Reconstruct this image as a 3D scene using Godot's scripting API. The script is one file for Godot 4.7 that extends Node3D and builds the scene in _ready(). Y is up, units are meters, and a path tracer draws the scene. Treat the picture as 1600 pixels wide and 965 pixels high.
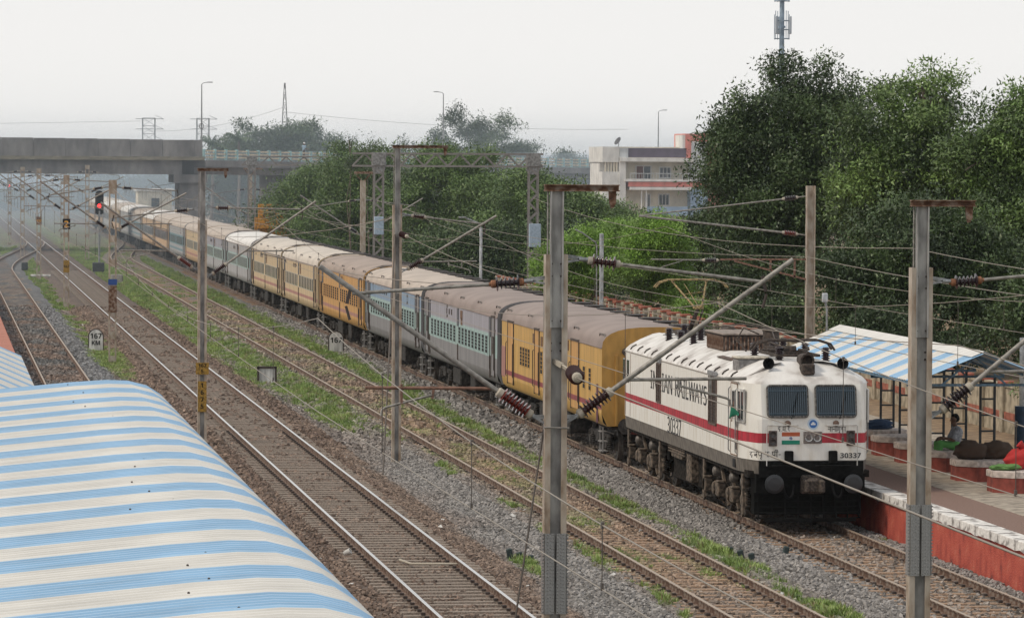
extends Node3D
# A hazy overcast morning: an electric express on a station loop, seen along the tracks from a footbridge.
# World: x across the tracks, y up from rail level, -z along the tracks away from the camera ("d" below is -z).

const XA := 10.336
const XB := 15.822
const XC := 20.36
const XD := 5.08

var M := {}
var TX := {}
var names := {}
var rng := RandomNumberGenerator.new()

# ---------------------------------------------------------------- mesh builder
class MB:
	var v := PackedVector3Array()
	var n := PackedVector3Array()
	var c := PackedColorArray()
	var col := Color(1, 1, 1)
	var painted := false
	func tri(a: Vector3, b: Vector3, d: Vector3, na = null, nb = null, nd = null) -> void:
		var f := (b - a).cross(d - a)
		if f.length_squared() < 1e-16:
			return
		f = f.normalized()
		if na != null and f.dot(na + nb + nd) < 0.0:
			v.append(a); v.append(b); v.append(d)
			n.append(na); n.append(nb); n.append(nd)
		else:
			v.append(a); v.append(d); v.append(b)
			n.append(f if na == null else na); n.append(f if nd == null else nd); n.append(f if nb == null else nb)
		if painted:
			c.append(col); c.append(col); c.append(col)
	func quad(a: Vector3, b: Vector3, d: Vector3, e: Vector3) -> void:
		tri(a, b, d)
		tri(a, d, e)
	func box(o: Vector3, s: Vector3, bs := Basis()) -> void:
		var x := bs.x * s.x * 0.5
		var y := bs.y * s.y * 0.5
		var z := bs.z * s.z * 0.5
		quad(o - x - y + z, o + x - y + z, o + x + y + z, o - x + y + z)
		quad(o + x - y - z, o - x - y - z, o - x + y - z, o + x + y - z)
		quad(o + x - y + z, o + x - y - z, o + x + y - z, o + x + y + z)
		quad(o - x - y - z, o - x - y + z, o - x + y + z, o - x + y - z)
		quad(o - x + y + z, o + x + y + z, o + x + y - z, o - x + y - z)
		quad(o - x - y - z, o + x - y - z, o + x - y + z, o - x - y + z)
	func span(a: Vector3, b: Vector3) -> void:
		box((a + b) * 0.5, (b - a).abs())
	func cbox(o: Vector3, s: Vector3, k: float, bs := Basis()) -> void:
		# a box with every edge chamfered by k
		var h := s * 0.5
		var q := func(i: int, sx: float, sy: float, sz: float) -> Vector3:
			var p := Vector3(sx * (h.x - k), sy * (h.y - k), sz * (h.z - k))
			p[i] = [sx, sy, sz][i] * h[i]
			return o + bs * p
		for i in 3:
			var j := (i + 1) % 3
			var l := (i + 2) % 3
			for s0 in [-1.0, 1.0]:
				var w := []
				for st in [[-1.0, -1.0], [1.0, -1.0], [1.0, 1.0], [-1.0, 1.0]]:
					var sg := [0.0, 0.0, 0.0]
					sg[i] = s0; sg[j] = st[0]; sg[l] = st[1]
					w.append(q.call(i, sg[0], sg[1], sg[2]))
				if s0 > 0:
					quad(w[0], w[1], w[2], w[3])
				else:
					quad(w[3], w[2], w[1], w[0])
			# edges between faces i and j
			for si in [-1.0, 1.0]:
				for sj in [-1.0, 1.0]:
					var sg := [0.0, 0.0, 0.0]
					sg[i] = si; sg[j] = sj
					sg[l] = -1.0
					var a: Vector3 = q.call(i, sg[0], sg[1], sg[2])
					var b: Vector3 = q.call(j, sg[0], sg[1], sg[2])
					sg[l] = 1.0
					var d: Vector3 = q.call(j, sg[0], sg[1], sg[2])
					var e: Vector3 = q.call(i, sg[0], sg[1], sg[2])
					if si * sj > 0:
						quad(a, b, d, e)
					else:
						quad(e, d, b, a)
		for sx in [-1.0, 1.0]:
			for sy in [-1.0, 1.0]:
				for sz in [-1.0, 1.0]:
					var a: Vector3 = q.call(0, sx, sy, sz)
					var b: Vector3 = q.call(1, sx, sy, sz)
					var d: Vector3 = q.call(2, sx, sy, sz)
					if sx * sy * sz > 0:
						tri(a, b, d)
					else:
						tri(a, d, b)
	func tube(pts: Array, r, sides := 8, caps := true) -> void:
		var cnt := pts.size()
		var rings := []
		var norms := []
		var up := Vector3.UP
		for i in cnt:
			var t: Vector3 = (pts[min(i + 1, cnt - 1)] - pts[max(i - 1, 0)]).normalized()
			if absf(t.dot(up)) > 0.95:
				up = Vector3.RIGHT if absf(t.x) < 0.8 else Vector3.BACK
			var sx := t.cross(up).normalized()
			var sy := sx.cross(t).normalized()
			up = sy
			var rr: float = r[i] if r is Array else r
			var ring := []
			var nr := []
			for k in sides:
				var a := TAU * k / sides
				var dir := sx * cos(a) + sy * sin(a)
				nr.append(dir)
				ring.append(pts[i] + dir * rr)
			rings.append(ring)
			norms.append(nr)
		for i in cnt - 1:
			for k in sides:
				var l := (k + 1) % sides
				tri(rings[i][k], rings[i][l], rings[i + 1][l], norms[i][k], norms[i][l], norms[i + 1][l])
				tri(rings[i][k], rings[i + 1][l], rings[i + 1][k], norms[i][k], norms[i + 1][l], norms[i + 1][k])
		if caps:
			for k in range(1, sides - 1):
				tri(rings[0][0], rings[0][k + 1], rings[0][k])
				tri(rings[cnt - 1][0], rings[cnt - 1][k], rings[cnt - 1][k + 1])
	func bar(a: Vector3, b: Vector3, w: float, h: float) -> void:
		# a rectangular bar from a to b
		var t := (b - a)
		var z := t.normalized()
		var ref := Vector3.UP if absf(z.y) < 0.9 else Vector3.RIGHT
		var x := ref.cross(z).normalized()
		box((a + b) * 0.5, Vector3(w, h, t.length()), Basis(x, z.cross(x), z))
	func lathe(o: Vector3, axis: Vector3, prof: Array, sides := 16) -> void:
		# prof: [radius, height along the axis] pairs; flat rings with smooth sides
		var y := axis.normalized()
		var ref := Vector3.RIGHT if absf(y.x) < 0.9 else Vector3.UP
		var x := ref.cross(y).normalized()
		var z := x.cross(y)
		for i in prof.size() - 1:
			var r0: float = prof[i][0]
			var h0: float = prof[i][1]
			var r1: float = prof[i + 1][0]
			var h1: float = prof[i + 1][1]
			var sl := Vector2(h1 - h0, r0 - r1).normalized()
			for k in sides:
				var a0 := TAU * k / sides
				var a1 := TAU * (k + 1) / sides
				var d0 := x * cos(a0) - z * sin(a0)
				var d1 := x * cos(a1) - z * sin(a1)
				var n0 := d0 * sl.x + y * sl.y
				var n1 := d1 * sl.x + y * sl.y
				var p00 := o + d0 * r0 + y * h0
				var p01 := o + d1 * r0 + y * h0
				var p10 := o + d0 * r1 + y * h1
				var p11 := o + d1 * r1 + y * h1
				if r0 > 1e-5:
					tri(p00, p01, p11, n0, n1, n1)
				if r1 > 1e-5:
					tri(p00, p11, p10, n0, n1, n0)
	func prism(poly: PackedVector2Array, o: Vector3, bs: Basis, depth: float) -> void:
		# poly in the local xy plane, extruded along local z
		var p := poly
		if Geometry2D.is_polygon_clockwise(p):
			p = p.duplicate()
			p.reverse()
		var cnt := p.size()
		var z := bs.z * depth
		for i in cnt:
			var a := o + bs.x * p[i].x + bs.y * p[i].y
			var q := p[(i + 1) % cnt]
			var b := o + bs.x * q.x + bs.y * q.y
			quad(a, b, b + z, a + z)
		var ix := Geometry2D.triangulate_polygon(p)
		for i in range(0, ix.size(), 3):
			var t := [p[ix[i]], p[ix[i + 1]], p[ix[i + 2]]]
			if (t[1] - t[0]).cross(t[2] - t[0]) < 0:
				t = [t[0], t[2], t[1]]
			var w := []
			for k in 3:
				w.append(o + bs.x * t[k].x + bs.y * t[k].y)
			tri(w[0] + z, w[1] + z, w[2] + z)
			tri(w[0], w[2], w[1])
	func loft(rows: Array, closed := false) -> void:
		# rows of equal length; outside is on the right of row i -> row i+1 seen from point k to k+1
		for i in rows.size() - 1:
			var cnt: int = rows[i].size()
			for k in (cnt if closed else cnt - 1):
				var l := (k + 1) % cnt
				quad(rows[i][k], rows[i][l], rows[i + 1][l], rows[i + 1][k])
	func fan(ring: Array) -> void:
		for k in range(1, ring.size() - 1):
			tri(ring[0], ring[k], ring[k + 1])
	func soften(limit := 40.0) -> void:
		var cosl := cos(deg_to_rad(limit))
		var at := {}
		for i in v.size():
			var key := Vector3i((v[i] * 2000.0).round())
			if not at.has(key):
				at[key] = []
			at[key].append(i)
		var out := n.duplicate()
		for key in at:
			var idx: Array = at[key]
			for i in idx:
				var s := Vector3.ZERO
				for j in idx:
					if n[i].dot(n[j]) > cosl:
						s += n[j]
				out[i] = s.normalized() if s.length_squared() > 1e-9 else n[i]
		n = out
	func mesh() -> ArrayMesh:
		var a := []
		a.resize(Mesh.ARRAY_MAX)
		a[Mesh.ARRAY_VERTEX] = v
		a[Mesh.ARRAY_NORMAL] = n
		if painted:
			a[Mesh.ARRAY_COLOR] = c
		var m := ArrayMesh.new()
		m.add_surface_from_arrays(Mesh.PRIMITIVE_TRIANGLES, a)
		return m

func P(x: float, y: float, d: float) -> Vector3:
	return Vector3(x, y, -d)

func numbered(called: String) -> String:
	var k: int = names.get(called, 0)
	names[called] = k + 1
	return called if k == 0 else "%s_%03d" % [called, k]

func obj(mb, called: String, m: Material, parent: Node = null) -> MeshInstance3D:
	var o := MeshInstance3D.new()
	o.mesh = mb.mesh() if mb is MB else mb
	o.material_override = m
	if parent == null:
		o.name = numbered(called)
		add_child(o)
	else:
		o.name = called
		parent.add_child(o, true)
	return o

func tag(o: Node, label: String, category: String, group := "", kind := "") -> Node:
	o.set_meta("label", label)
	o.set_meta("category", category)
	if group:
		o.set_meta("group", group)
	if kind:
		o.set_meta("kind", kind)
	return o

func thing(called: String, at: Vector3, label: String, category: String, group := "", turn := 0.0, kind := "") -> Node3D:
	var o := Node3D.new()
	o.name = numbered(called)
	add_child(o)
	o.position = at
	o.rotation.y = turn
	tag(o, label, category, group, kind)
	return o

func part(called: String, parent: Node, at: Vector3) -> Node3D:
	var o := Node3D.new()
	o.name = called
	parent.add_child(o, true)
	o.position = at
	return o

func words(t: String, called: String, parent: Node, m: Material, at: Vector3, high: float, turn := 0.0, stretch := 1.0, bold := true) -> MeshInstance3D:
	var tm := TextMesh.new()
	var f := SystemFont.new()
	f.font_names = PackedStringArray(["Droid Sans"])
	f.font_weight = 700 if bold else 400
	tm.font = f
	tm.text = t
	tm.font_size = 32
	tm.pixel_size = high / 23.0
	tm.depth = 0.006
	tm.curve_step = 2.0
	var o := obj(tm, called, m, parent)
	o.position = at
	o.rotation.y = turn
	o.scale = Vector3(stretch, 1, 1)
	return o

# ---------------------------------------------------------------- textures and materials
func noise_bytes(kind: int, freq: float, oct: int, size: int, sd: int, jitter := 1.0) -> PackedByteArray:
	var f := FastNoiseLite.new()
	f.noise_type = kind
	f.seed = sd
	f.frequency = freq
	f.fractal_octaves = oct
	if kind == FastNoiseLite.TYPE_CELLULAR:
		f.cellular_return_type = FastNoiseLite.RETURN_CELL_VALUE
		f.cellular_jitter = jitter
		f.fractal_type = FastNoiseLite.FRACTAL_NONE
	return f.get_seamless_image(size, size, false, false, 0.1).get_data()

func tone(key: String, bytes: PackedByteArray, lo: float, hi: float, gam: float, size: int) -> void:
	var lut := PackedByteArray()
	lut.resize(256)
	for i in 256:
		lut[i] = clampi(int(255.0 * lerpf(lo, hi, pow(i / 255.0, gam))), 0, 255)
	var b := PackedByteArray()
	b.resize(bytes.size())
	for i in bytes.size():
		b[i] = lut[bytes[i]]
	TX[key] = ImageTexture.create_from_image(Image.create_from_data(size, size, false, Image.FORMAT_L8, b))

func two_tone(key: String, bytes: PackedByteArray, second: PackedByteArray, stops: Array, size: int, amp := 0.5) -> void:
	# stops: [position, Color (linear)] ramp over bytes, modulated a little by second
	var lut := []
	for i in 256:
		var t := i / 255.0
		var k := 0
		while k < stops.size() - 2 and t > stops[k + 1][0]:
			k += 1
		var w := clampf((t - stops[k][0]) / (stops[k + 1][0] - stops[k][0]), 0, 1)
		lut.append((stops[k][1] as Color).lerp(stops[k + 1][1], w))
	var b := PackedByteArray()
	b.resize(bytes.size() * 3)
	for i in bytes.size():
		var q: Color = lut[bytes[i]]
		var s := 1.0 + amp * (second[i] / 255.0 - 0.5)
		var e := Color(q.r * s, q.g * s, q.b * s).linear_to_srgb()
		b[i * 3] = clampi(int(e.r * 255), 0, 255)
		b[i * 3 + 1] = clampi(int(e.g * 255), 0, 255)
		b[i * 3 + 2] = clampi(int(e.b * 255), 0, 255)
	TX[key] = ImageTexture.create_from_image(Image.create_from_data(size, size, false, Image.FORMAT_RGB8, b))

func bump(key: String, bytes: PackedByteArray, size: int, strength: float) -> void:
	var im := Image.create_from_data(size, size, false, Image.FORMAT_L8, bytes)
	im.convert(Image.FORMAT_RGBA8)
	im.bump_map_to_normal_map(strength)
	TX[key] = ImageTexture.create_from_image(im)

func mat(key: String, lin: Color, rough := 0.8, tex := "", sc := Vector3.ONE, metal := 0.0, nrm := "", nsc := 0.5) -> StandardMaterial3D:
	if M.has(key):
		return M[key]
	var m := StandardMaterial3D.new()
	m.resource_name = key
	m.albedo_color = lin.linear_to_srgb()
	m.roughness = rough
	m.metallic = metal
	if tex:
		m.albedo_texture = TX[tex]
		m.uv1_triplanar = true
		m.uv1_world_triplanar = true
		m.uv1_scale = sc
	if nrm:
		m.normal_enabled = true
		m.normal_texture = TX[nrm]
		m.normal_scale = nsc
		m.uv1_triplanar = true
		m.uv1_world_triplanar = true
		m.uv1_scale = sc
	M[key] = m
	return m

func lin(r: float, g: float, b: float) -> Color:
	return Color(r, g, b)

func textures() -> void:
	var S := 512
	var n1 := noise_bytes(FastNoiseLite.TYPE_SIMPLEX_SMOOTH, 0.012, 6, S, 11)
	var n2 := noise_bytes(FastNoiseLite.TYPE_SIMPLEX_SMOOTH, 0.05, 4, S, 12)
	var n3 := noise_bytes(FastNoiseLite.TYPE_SIMPLEX_SMOOTH, 0.18, 2, S, 13)
	var cell := noise_bytes(FastNoiseLite.TYPE_CELLULAR, 0.09, 1, S, 14)
	tone("grime", n1, 0.62, 1.12, 0.9, S)
	tone("grime_hard", n1, 0.25, 1.3, 1.1, S)
	tone("soft", n1, 0.86, 1.06, 1.0, S)
	tone("fine", n3, 0.72, 1.12, 1.0, S)
	tone("mottle", n2, 0.6, 1.2, 1.0, S)
	tone("cells", cell, 0.45, 1.25, 1.0, S)
	bump("bump_soft", n2, S, 3.0)
	bump("bump_fine", n3, S, 4.0)
	bump("bump_cells", cell, S, 3.0)
	two_tone("rusted", n1, n3, [[0.0, lin(0.05, 0.026, 0.016)], [0.4, lin(0.12, 0.055, 0.03)], [0.55, lin(0.2, 0.12, 0.08)], [0.75, lin(0.26, 0.2, 0.16)], [1.0, lin(0.3, 0.25, 0.21)]], S)
	two_tone("mast_steel", n1, n2, [[0.0, lin(0.14, 0.10, 0.072)], [0.3, lin(0.225, 0.19, 0.16)], [0.55, lin(0.275, 0.25, 0.225)], [0.8, lin(0.31, 0.29, 0.27)], [1.0, lin(0.35, 0.335, 0.315)]], S, 0.12)
	two_tone("concrete", n1, n2, [[0.0, lin(0.16, 0.15, 0.14)], [0.5, lin(0.3, 0.285, 0.265)], [1.0, lin(0.42, 0.40, 0.37)]], S)
	two_tone("redwall", n1, n3, [[0.0, lin(0.10, 0.035, 0.03)], [0.22, lin(0.32, 0.055, 0.04)], [0.5, lin(0.42, 0.075, 0.05)], [0.8, lin(0.46, 0.10, 0.065)], [1.0, lin(0.5, 0.16, 0.11)]], S)
	two_tone("whitewash", n1, n2, [[0.0, lin(0.10, 0.09, 0.08)], [0.32, lin(0.30, 0.28, 0.27)], [0.42, lin(0.6, 0.58, 0.56)], [1.0, lin(0.74, 0.72, 0.70)]], S)
	two_tone("earth", n1, n3, [[0.0, lin(0.07, 0.055, 0.045)], [0.5, lin(0.13, 0.10, 0.08)], [1.0, lin(0.2, 0.165, 0.13)]], S)
	two_tone("loco_white", n1, n2, [[0.0, lin(0.60, 0.555, 0.48)], [0.22, lin(0.68, 0.655, 0.60)], [0.45, lin(0.735, 0.72, 0.68)], [1.0, lin(0.765, 0.755, 0.725)]], S, 0.08)
	two_tone("sooty_white", n1, n2, [[0.0, lin(0.22, 0.19, 0.17)], [0.25, lin(0.42, 0.39, 0.37)], [0.42, lin(0.62, 0.60, 0.58)], [1.0, lin(0.74, 0.73, 0.72)]], S, 0.15)

# ---------------------------------------------------------------- scene
func _ready() -> void:
	rng.seed = 30337
	var cam := Camera3D.new()
	cam.name = "camera"
	cam.position = Vector3(0, 8.596, 0)
	cam.rotation = Vector3(-0.035344, -0.136958, 0.00525)
	cam.fov = 8.412
	cam.near = 0.5
	cam.far = 6000.0
	add_child(cam)
	var env := Environment.new()
	env.background_mode = Environment.BG_SKY
	var sm := ProceduralSkyMaterial.new()
	sm.sky_top_color = Color(0.56, 0.575, 0.59).linear_to_srgb()
	sm.sky_horizon_color = Color(0.725, 0.713, 0.695).linear_to_srgb()
	sm.sky_curve = 0.12
	sm.ground_bottom_color = Color(0.25, 0.23, 0.2).linear_to_srgb()
	sm.ground_horizon_color = Color(0.725, 0.713, 0.695).linear_to_srgb()
	sm.ground_curve = 0.02
	sm.sun_angle_max = 1.0
	var sky := Sky.new()
	sky.sky_material = sm
	env.sky = sky
	env.tonemap_mode = Environment.TONE_MAPPER_LINEAR
	env.tonemap_exposure = 1.3
	env.fog_enabled = true
	env.fog_density = 0.00008
	env.fog_light_color = Color(0.93, 0.97, 1.0)
	env.volumetric_fog_enabled = true
	env.volumetric_fog_density = 0.0
	env.sdfgi_enabled = true
	env.ssao_enabled = true
	env.ssil_enabled = true
	var we := WorldEnvironment.new()
	we.name = "daylight"
	we.environment = env
	add_child(we)
	var sun := DirectionalLight3D.new()
	sun.name = "sun"
	sun.light_energy = 0.5
	sun.light_color = Color(1.0, 0.95, 0.87)
	sun.light_angular_distance = 12.0
	sun.shadow_enabled = true
	add_child(sun)
	sun.look_at_from_position(Vector3(-0.95, 1.05, 0.2), Vector3.ZERO, Vector3.UP)

	textures()
	materials()
	haze_bank()
	ground()
	tracks()
	station_platforms()
	bridge()
	buildings()
	locomotive()
	coaches()
	masts()
	wires()
	lineside()
	platform_things()
	trees()
	weeds_and_stones()

func haze_bank() -> void:
	# smoke and damp lying low over the line from beyond the near trees, thickening past the bridge
	for q in [[205.0, 720.0, 14.5, 0.00032, "thin low haze lying over the far half of the station"], [270.0, 760.0, 12.0, 0.0005, "denser low haze around the road bridge"], [430.0, 1400.0, 9.5, 0.0024, "pale bluish haze beyond the road bridge"]]:
		var f := FogVolume.new()
		f.name = numbered("haze")
		f.shape = RenderingServer.FOG_VOLUME_SHAPE_BOX
		f.size = Vector3(3000, q[2] + 1.0, q[1] - q[0])
		var m := FogMaterial.new()
		m.density = q[3]
		m.albedo = Color(0.88, 0.94, 1.0)
		f.material = m
		add_child(f)
		f.position = P(0, (q[2] - 1.0) * 0.5, (q[0] + q[1]) * 0.5)
		tag(f, q[4], "haze", "", "stuff")

func materials() -> void:
	var vs := Vector3(0.5, 0.09, 0.5)      # stretched upright: rain streaks
	var hs := Vector3(0.35, 0.35, 0.35)
	mat("rail_rust", lin(0.85, 0.9, 0.95), 0.75, "rusted", Vector3(0.6, 0.6, 0.6), 0.1)
	mat("rail_bright", lin(0.72, 0.71, 0.70), 0.28, "", Vector3.ONE, 0.9)
	mat("rail_dull", lin(0.46, 0.365, 0.285), 0.5, "fine", Vector3.ONE, 0.35)
	mat("sleeper", lin(0.33, 0.27, 0.225), 0.9, "mottle", Vector3(0.8, 0.8, 0.8), 0.0, "bump_fine", 0.5)
	mat("sleeper_dusty", lin(0.42, 0.28, 0.19), 0.9, "mottle", Vector3(0.8, 0.8, 0.8), 0.0, "bump_fine", 0.5)
	mat("clip", lin(0.06, 0.045, 0.04), 0.8)
	mat("mast", lin(1.45, 1.36, 1.24), 0.72, "mast_steel", Vector3(0.6, 0.3, 0.6), 0.15)
	mat("mast_web", lin(0.42, 0.41, 0.395), 0.65, "grime", Vector3(0.6, 0.25, 0.6), 0.15)
	mat("perforated", lin(0.42, 0.42, 0.42), 0.55, "cells", Vector3(11, 11, 11), 0.4)
	mat("rust", lin(1, 1, 1), 0.85, "rusted", Vector3(0.9, 0.9, 0.9))
	mat("galv", lin(0.36, 0.37, 0.38), 0.5, "grime", Vector3(1, 1, 1), 0.5)
	mat("tube_steel", lin(0.33, 0.31, 0.285), 0.55, "grime", Vector3(1.2, 1.2, 1.2), 0.35)
	mat("tube_rust", lin(0.26, 0.14, 0.10), 0.75, "grime", Vector3(1.2, 1.2, 1.2), 0.1)
	mat("glaze_brown", lin(0.045, 0.016, 0.016), 0.18)
	mat("glaze_dark", lin(0.03, 0.02, 0.025), 0.2)
	mat("glaze_red", lin(0.14, 0.025, 0.02), 0.2)
	mat("cap_cement", lin(0.40, 0.36, 0.30), 0.8)
	mat("cap_rust", lin(0.28, 0.12, 0.06), 0.8, "grime", Vector3(2, 2, 2))
	mat("wire", lin(0.27, 0.23, 0.185), 0.5, "", Vector3.ONE, 0.4)
	mat("wire_dark", lin(0.10, 0.085, 0.075), 0.6, "", Vector3.ONE, 0.3)
	mat("plate_yellow", lin(0.38, 0.22, 0.03), 0.6, "grime", Vector3(1.5, 1.5, 1.5))
	mat("black", lin(0.012, 0.012, 0.013), 0.7)
	mat("soot", lin(0.012, 0.012, 0.012), 0.85, "grime", Vector3(1, 1, 1))
	mat("white_paint", lin(0.72, 0.71, 0.69), 0.7, "grime", vs)
	for dark in ["black", "soot"]:
		(M[dark] as StandardMaterial3D).metallic_specular = 0.15
	mat("blue_paint", lin(0.02, 0.07, 0.26), 0.6)
	mat("concrete", lin(1, 1, 1), 0.92, "concrete", Vector3(0.22, 0.22, 0.22), 0.0, "bump_fine", 0.3)
	mat("bridge_concrete", lin(0.62, 0.62, 0.66), 0.92, "concrete", Vector3(0.05, 0.02, 0.05))
	mat("redwall", lin(1, 1, 1), 0.9, "redwall", Vector3(0.28, 0.2, 0.28), 0.0, "bump_fine", 0.4)
	mat("whitewash", lin(1, 1, 1), 0.9, "whitewash", Vector3(0.3, 0.4, 0.3), 0.0, "bump_fine", 0.3)
	mat("sheet_blue", lin(0.29, 0.48, 0.69), 0.42, "soft", Vector3(0.1, 0.1, 0.3))
	mat("sheet_cream", lin(0.68, 0.66, 0.625), 0.42, "soft", Vector3(0.1, 0.1, 0.3))
	mat("glass_dark", lin(0.02, 0.026, 0.032), 0.08)
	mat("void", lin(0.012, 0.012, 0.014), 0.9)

# ---------------------------------------------------------------- ground
var gn := FastNoiseLite.new()
var gn2 := FastNoiseLite.new()

func track_x(which: int, d: float) -> float:
	# centre line of each track; the loops swing into their turnouts beyond the station
	if which == 0:
		return XA
	if which == 1:
		var t := smoothstep(352.0, 446.0, d)
		return lerpf(XB, XC, t)
	if which == 2:
		return XC
	var u := smoothstep(322.0, 440.0, d)
	return lerpf(XD, XA, u)

func bed_of(x: float, d: float) -> Array:
	# nearest track and the distance to it
	var best := 99.0
	var who := 0
	for k in 4:
		var q := absf(x - track_x(k, d))
		if q < best:
			best = q
			who = k
	return [who, best]

func ground_y(x: float, d: float) -> float:
	var base := -0.36 + 0.05 * gn.get_noise_2d(x * 3.0, d * 2.0)
	var top := -9.0
	var b := bed_of(x, d)
	var lvl: float = [-0.232, -0.178, -0.19, -0.175][b[0]]
	var amp: float = [0.05, 0.03, 0.035, 0.03][b[0]]
	if b[0] == 1 and d < 104.0:
		lvl = -0.2
	if b[0] == 2 and d < 100.0:
		lvl = -0.2
	top = lvl + amp * gn2.get_noise_2d(x * 6.0, d * 4.0)
	var t := smoothstep(1.55, 2.45, b[1])
	return lerpf(top, base, t)

func grass_amount(x: float, d: float) -> float:
	var nz := gn.get_noise_2d(x * 9.0 + 40.0, d * 2.2)
	var nf := gn2.get_noise_2d(x * 14.0, d * 5.0 + 300.0)
	var a := 0.0
	# strip between the weedy track and the train
	var s1 := exp(-pow((x - lerpf(17.45, 17.7, smoothstep(90, 200, d))) / lerpf(0.42, 0.75, smoothstep(100, 180, d)), 2.0))
	var gap := 0.42 if d < 135 else 0.75
	if (d > 79 and d < 82.5) or (d > 86 and d < 96) or (d > 100 and d < 105):
		gap = 0.72
	if d > 150:
		gap = 0.85
	a = maxf(a, s1 * (gap + 0.7 * nz + 0.3 * nf) if d < 360 else 0.0)
	# between the two running lines, thick beyond the second mast
	if d > 128:
		var w := lerpf(0.5, 1.15, smoothstep(130, 170, d))
		var s2 := exp(-pow((x - lerpf(14.0, 13.4, smoothstep(130, 200, d))) / w, 2.0))
		a = maxf(a, s2 * (0.72 + 0.75 * nz + 0.3 * nf) * smoothstep(128, 150, d))
	# tufts along the near foot of the weedy rail
	var s3 := exp(-pow((x - 14.45) / 0.28, 2.0))
	a = maxf(a, s3 * (0.12 + 1.1 * nz + 0.4 * nf))
	var s4 := exp(-(pow((x - 13.55) / 0.5, 2.0) + pow((d - 144.0) / 6.0, 2.0)))
	a = maxf(a, s4 * 1.1)
	a = maxf(a, exp(-(pow((x - 13.0) / 0.25, 2.0) + pow((d - 91.0) / 2.2, 2.0))))
	# round the lattice masts beyond the main line
	if d > 150:
		var s5 := exp(-pow((x - 7.55) / 0.6, 2.0))
		a = maxf(a, s5 * (0.35 + 1.0 * nz) * smoothstep(150, 185, d))
		a = maxf(a, exp(-(pow((x - 7.7) / 0.75, 2.0) + pow((d - 186.0) / 9.0, 2.0))))
	a = maxf(a, exp(-pow((x - 21.75) / 0.16, 2.0)) * (0.15 + 1.0 * nz))
	if d > 330:
		a = maxf(a, 0.45 + 0.8 * nz)
		if bed_of(x, d)[1] < 1.7:
			a = 0.0
	var b := bed_of(x, d)
	if b[0] == 1 and b[1] < 1.2 and d > 84:
		a = maxf(a * 0.4, 0.16 + 0.5 * nz)
	if b[0] == 0 and b[1] < 1.9:
		a = 0.0
	if b[0] == 2 and b[1] < 1.5:
		a = 0.0
	return clampf(a, 0, 1)

func ground() -> void:
	gn.seed = 5
	gn.frequency = 0.06
	gn.fractal_octaves = 3
	gn2.seed = 9
	gn2.frequency = 0.16
	gn2.fractal_octaves = 2
	# far sheet to the horizon
	var far := MB.new()
	far.quad(P(-4000, -0.75, -60), P(4000, -0.75, -60), P(4000, -0.75, 5500), P(-4000, -0.75, 5500))
	var fm := mat("far_earth", lin(0.8, 0.95, 0.6), 0.95, "earth", Vector3(0.03, 0.03, 0.03))
	tag(obj(far, "ground", fm), "wide flat brown earth stretching to the hazy horizon", "ground", "", "structure")
	# ballast and trodden earth between the platforms
	var xs := []
	var x := 2.95
	while x < 22.3:
		xs.append(x)
		x += 0.24
	var ds := []
	var d := 66.0
	while d < 620.0:
		ds.append(d)
		d += 0.34 if d < 130 else (0.8 if d < 230 else 2.5)
	var mb := MB.new()
	mb.painted = true
	var prev := []
	var pc := []
	for i in ds.size():
		var row := []
		var rc := []
		for k in xs.size():
			row.append(P(xs[k], ground_y(xs[k], ds[i]), ds[i]))
			rc.append(ground_tint(xs[k], ds[i]))
		if i > 0:
			for k in xs.size() - 1:
				mb.col = rc[k]
				mb.quad(prev[k], prev[k + 1], row[k + 1], row[k])
		prev = row
		pc = rc
	smooth_grid(mb)
	var gm := mat("ballast", lin(1, 1, 1), 0.95, "cells", Vector3(2.2, 2.2, 2.2), 0.0, "bump_cells", 1.0)
	gm.vertex_color_use_as_albedo = true
	tag(obj(mb, "terrain", gm), "brown and grey ballast and earth between the platforms", "ballast", "", "structure")

func smooth_grid(mb: MB) -> void:
	mb.soften(60.0)

func ground_tint(x: float, d: float) -> Color:
	var b := bed_of(x, d)
	var nz := gn.get_noise_2d(x * 5.0, d * 2.0 + 90.0)
	var nf := gn2.get_noise_2d(x * 8.0 + 50.0, d * 6.0)
	var c := lin(0.155, 0.135, 0.12)
	if b[0] == 0:
		c = lin(0.155, 0.115, 0.092).lerp(lin(0.12, 0.085, 0.068), clampf(0.5 + nz, 0, 1))
	elif b[0] == 1:
		c = lin(0.20, 0.165, 0.14)
		if b[1] < 1.0:
			c = lin(0.215, 0.155, 0.115).lerp(lin(0.17, 0.14, 0.12), clampf(0.4 + 1.2 * nz, 0, 1))
	elif b[0] == 2:
		c = lin(0.20, 0.185, 0.175)
		if b[1] < 1.0:
			c = lin(0.22, 0.155, 0.11).lerp(lin(0.17, 0.15, 0.13), clampf(0.5 + 1.2 * nz, 0, 1))
	else:
		c = lin(0.15, 0.15, 0.155) if x > 6.0 else lin(0.16, 0.12, 0.10).lerp(lin(0.11, 0.11, 0.11), clampf(0.5 + 1.5 * nz, 0, 1))
	if x > 11.9 and x < 14.2 and d < 128:
		c = lin(0.155, 0.115, 0.092).lerp(lin(0.19, 0.18, 0.172), clampf((x - 12.4) * 0.9 + nz, 0, 1))
	if x > 7.2 and x < 8.7:
		c = c.lerp(lin(0.16, 0.115, 0.09), 0.6)
	var g := grass_amount(x, d)
	c = c.lerp(lin(0.17, 0.225, 0.07), clampf(g * 1.1 - 0.1, 0, 1))
	var s := 1.12 + 0.35 * nf
	return Color(c.r * s, c.g * s, c.b * s)

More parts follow.
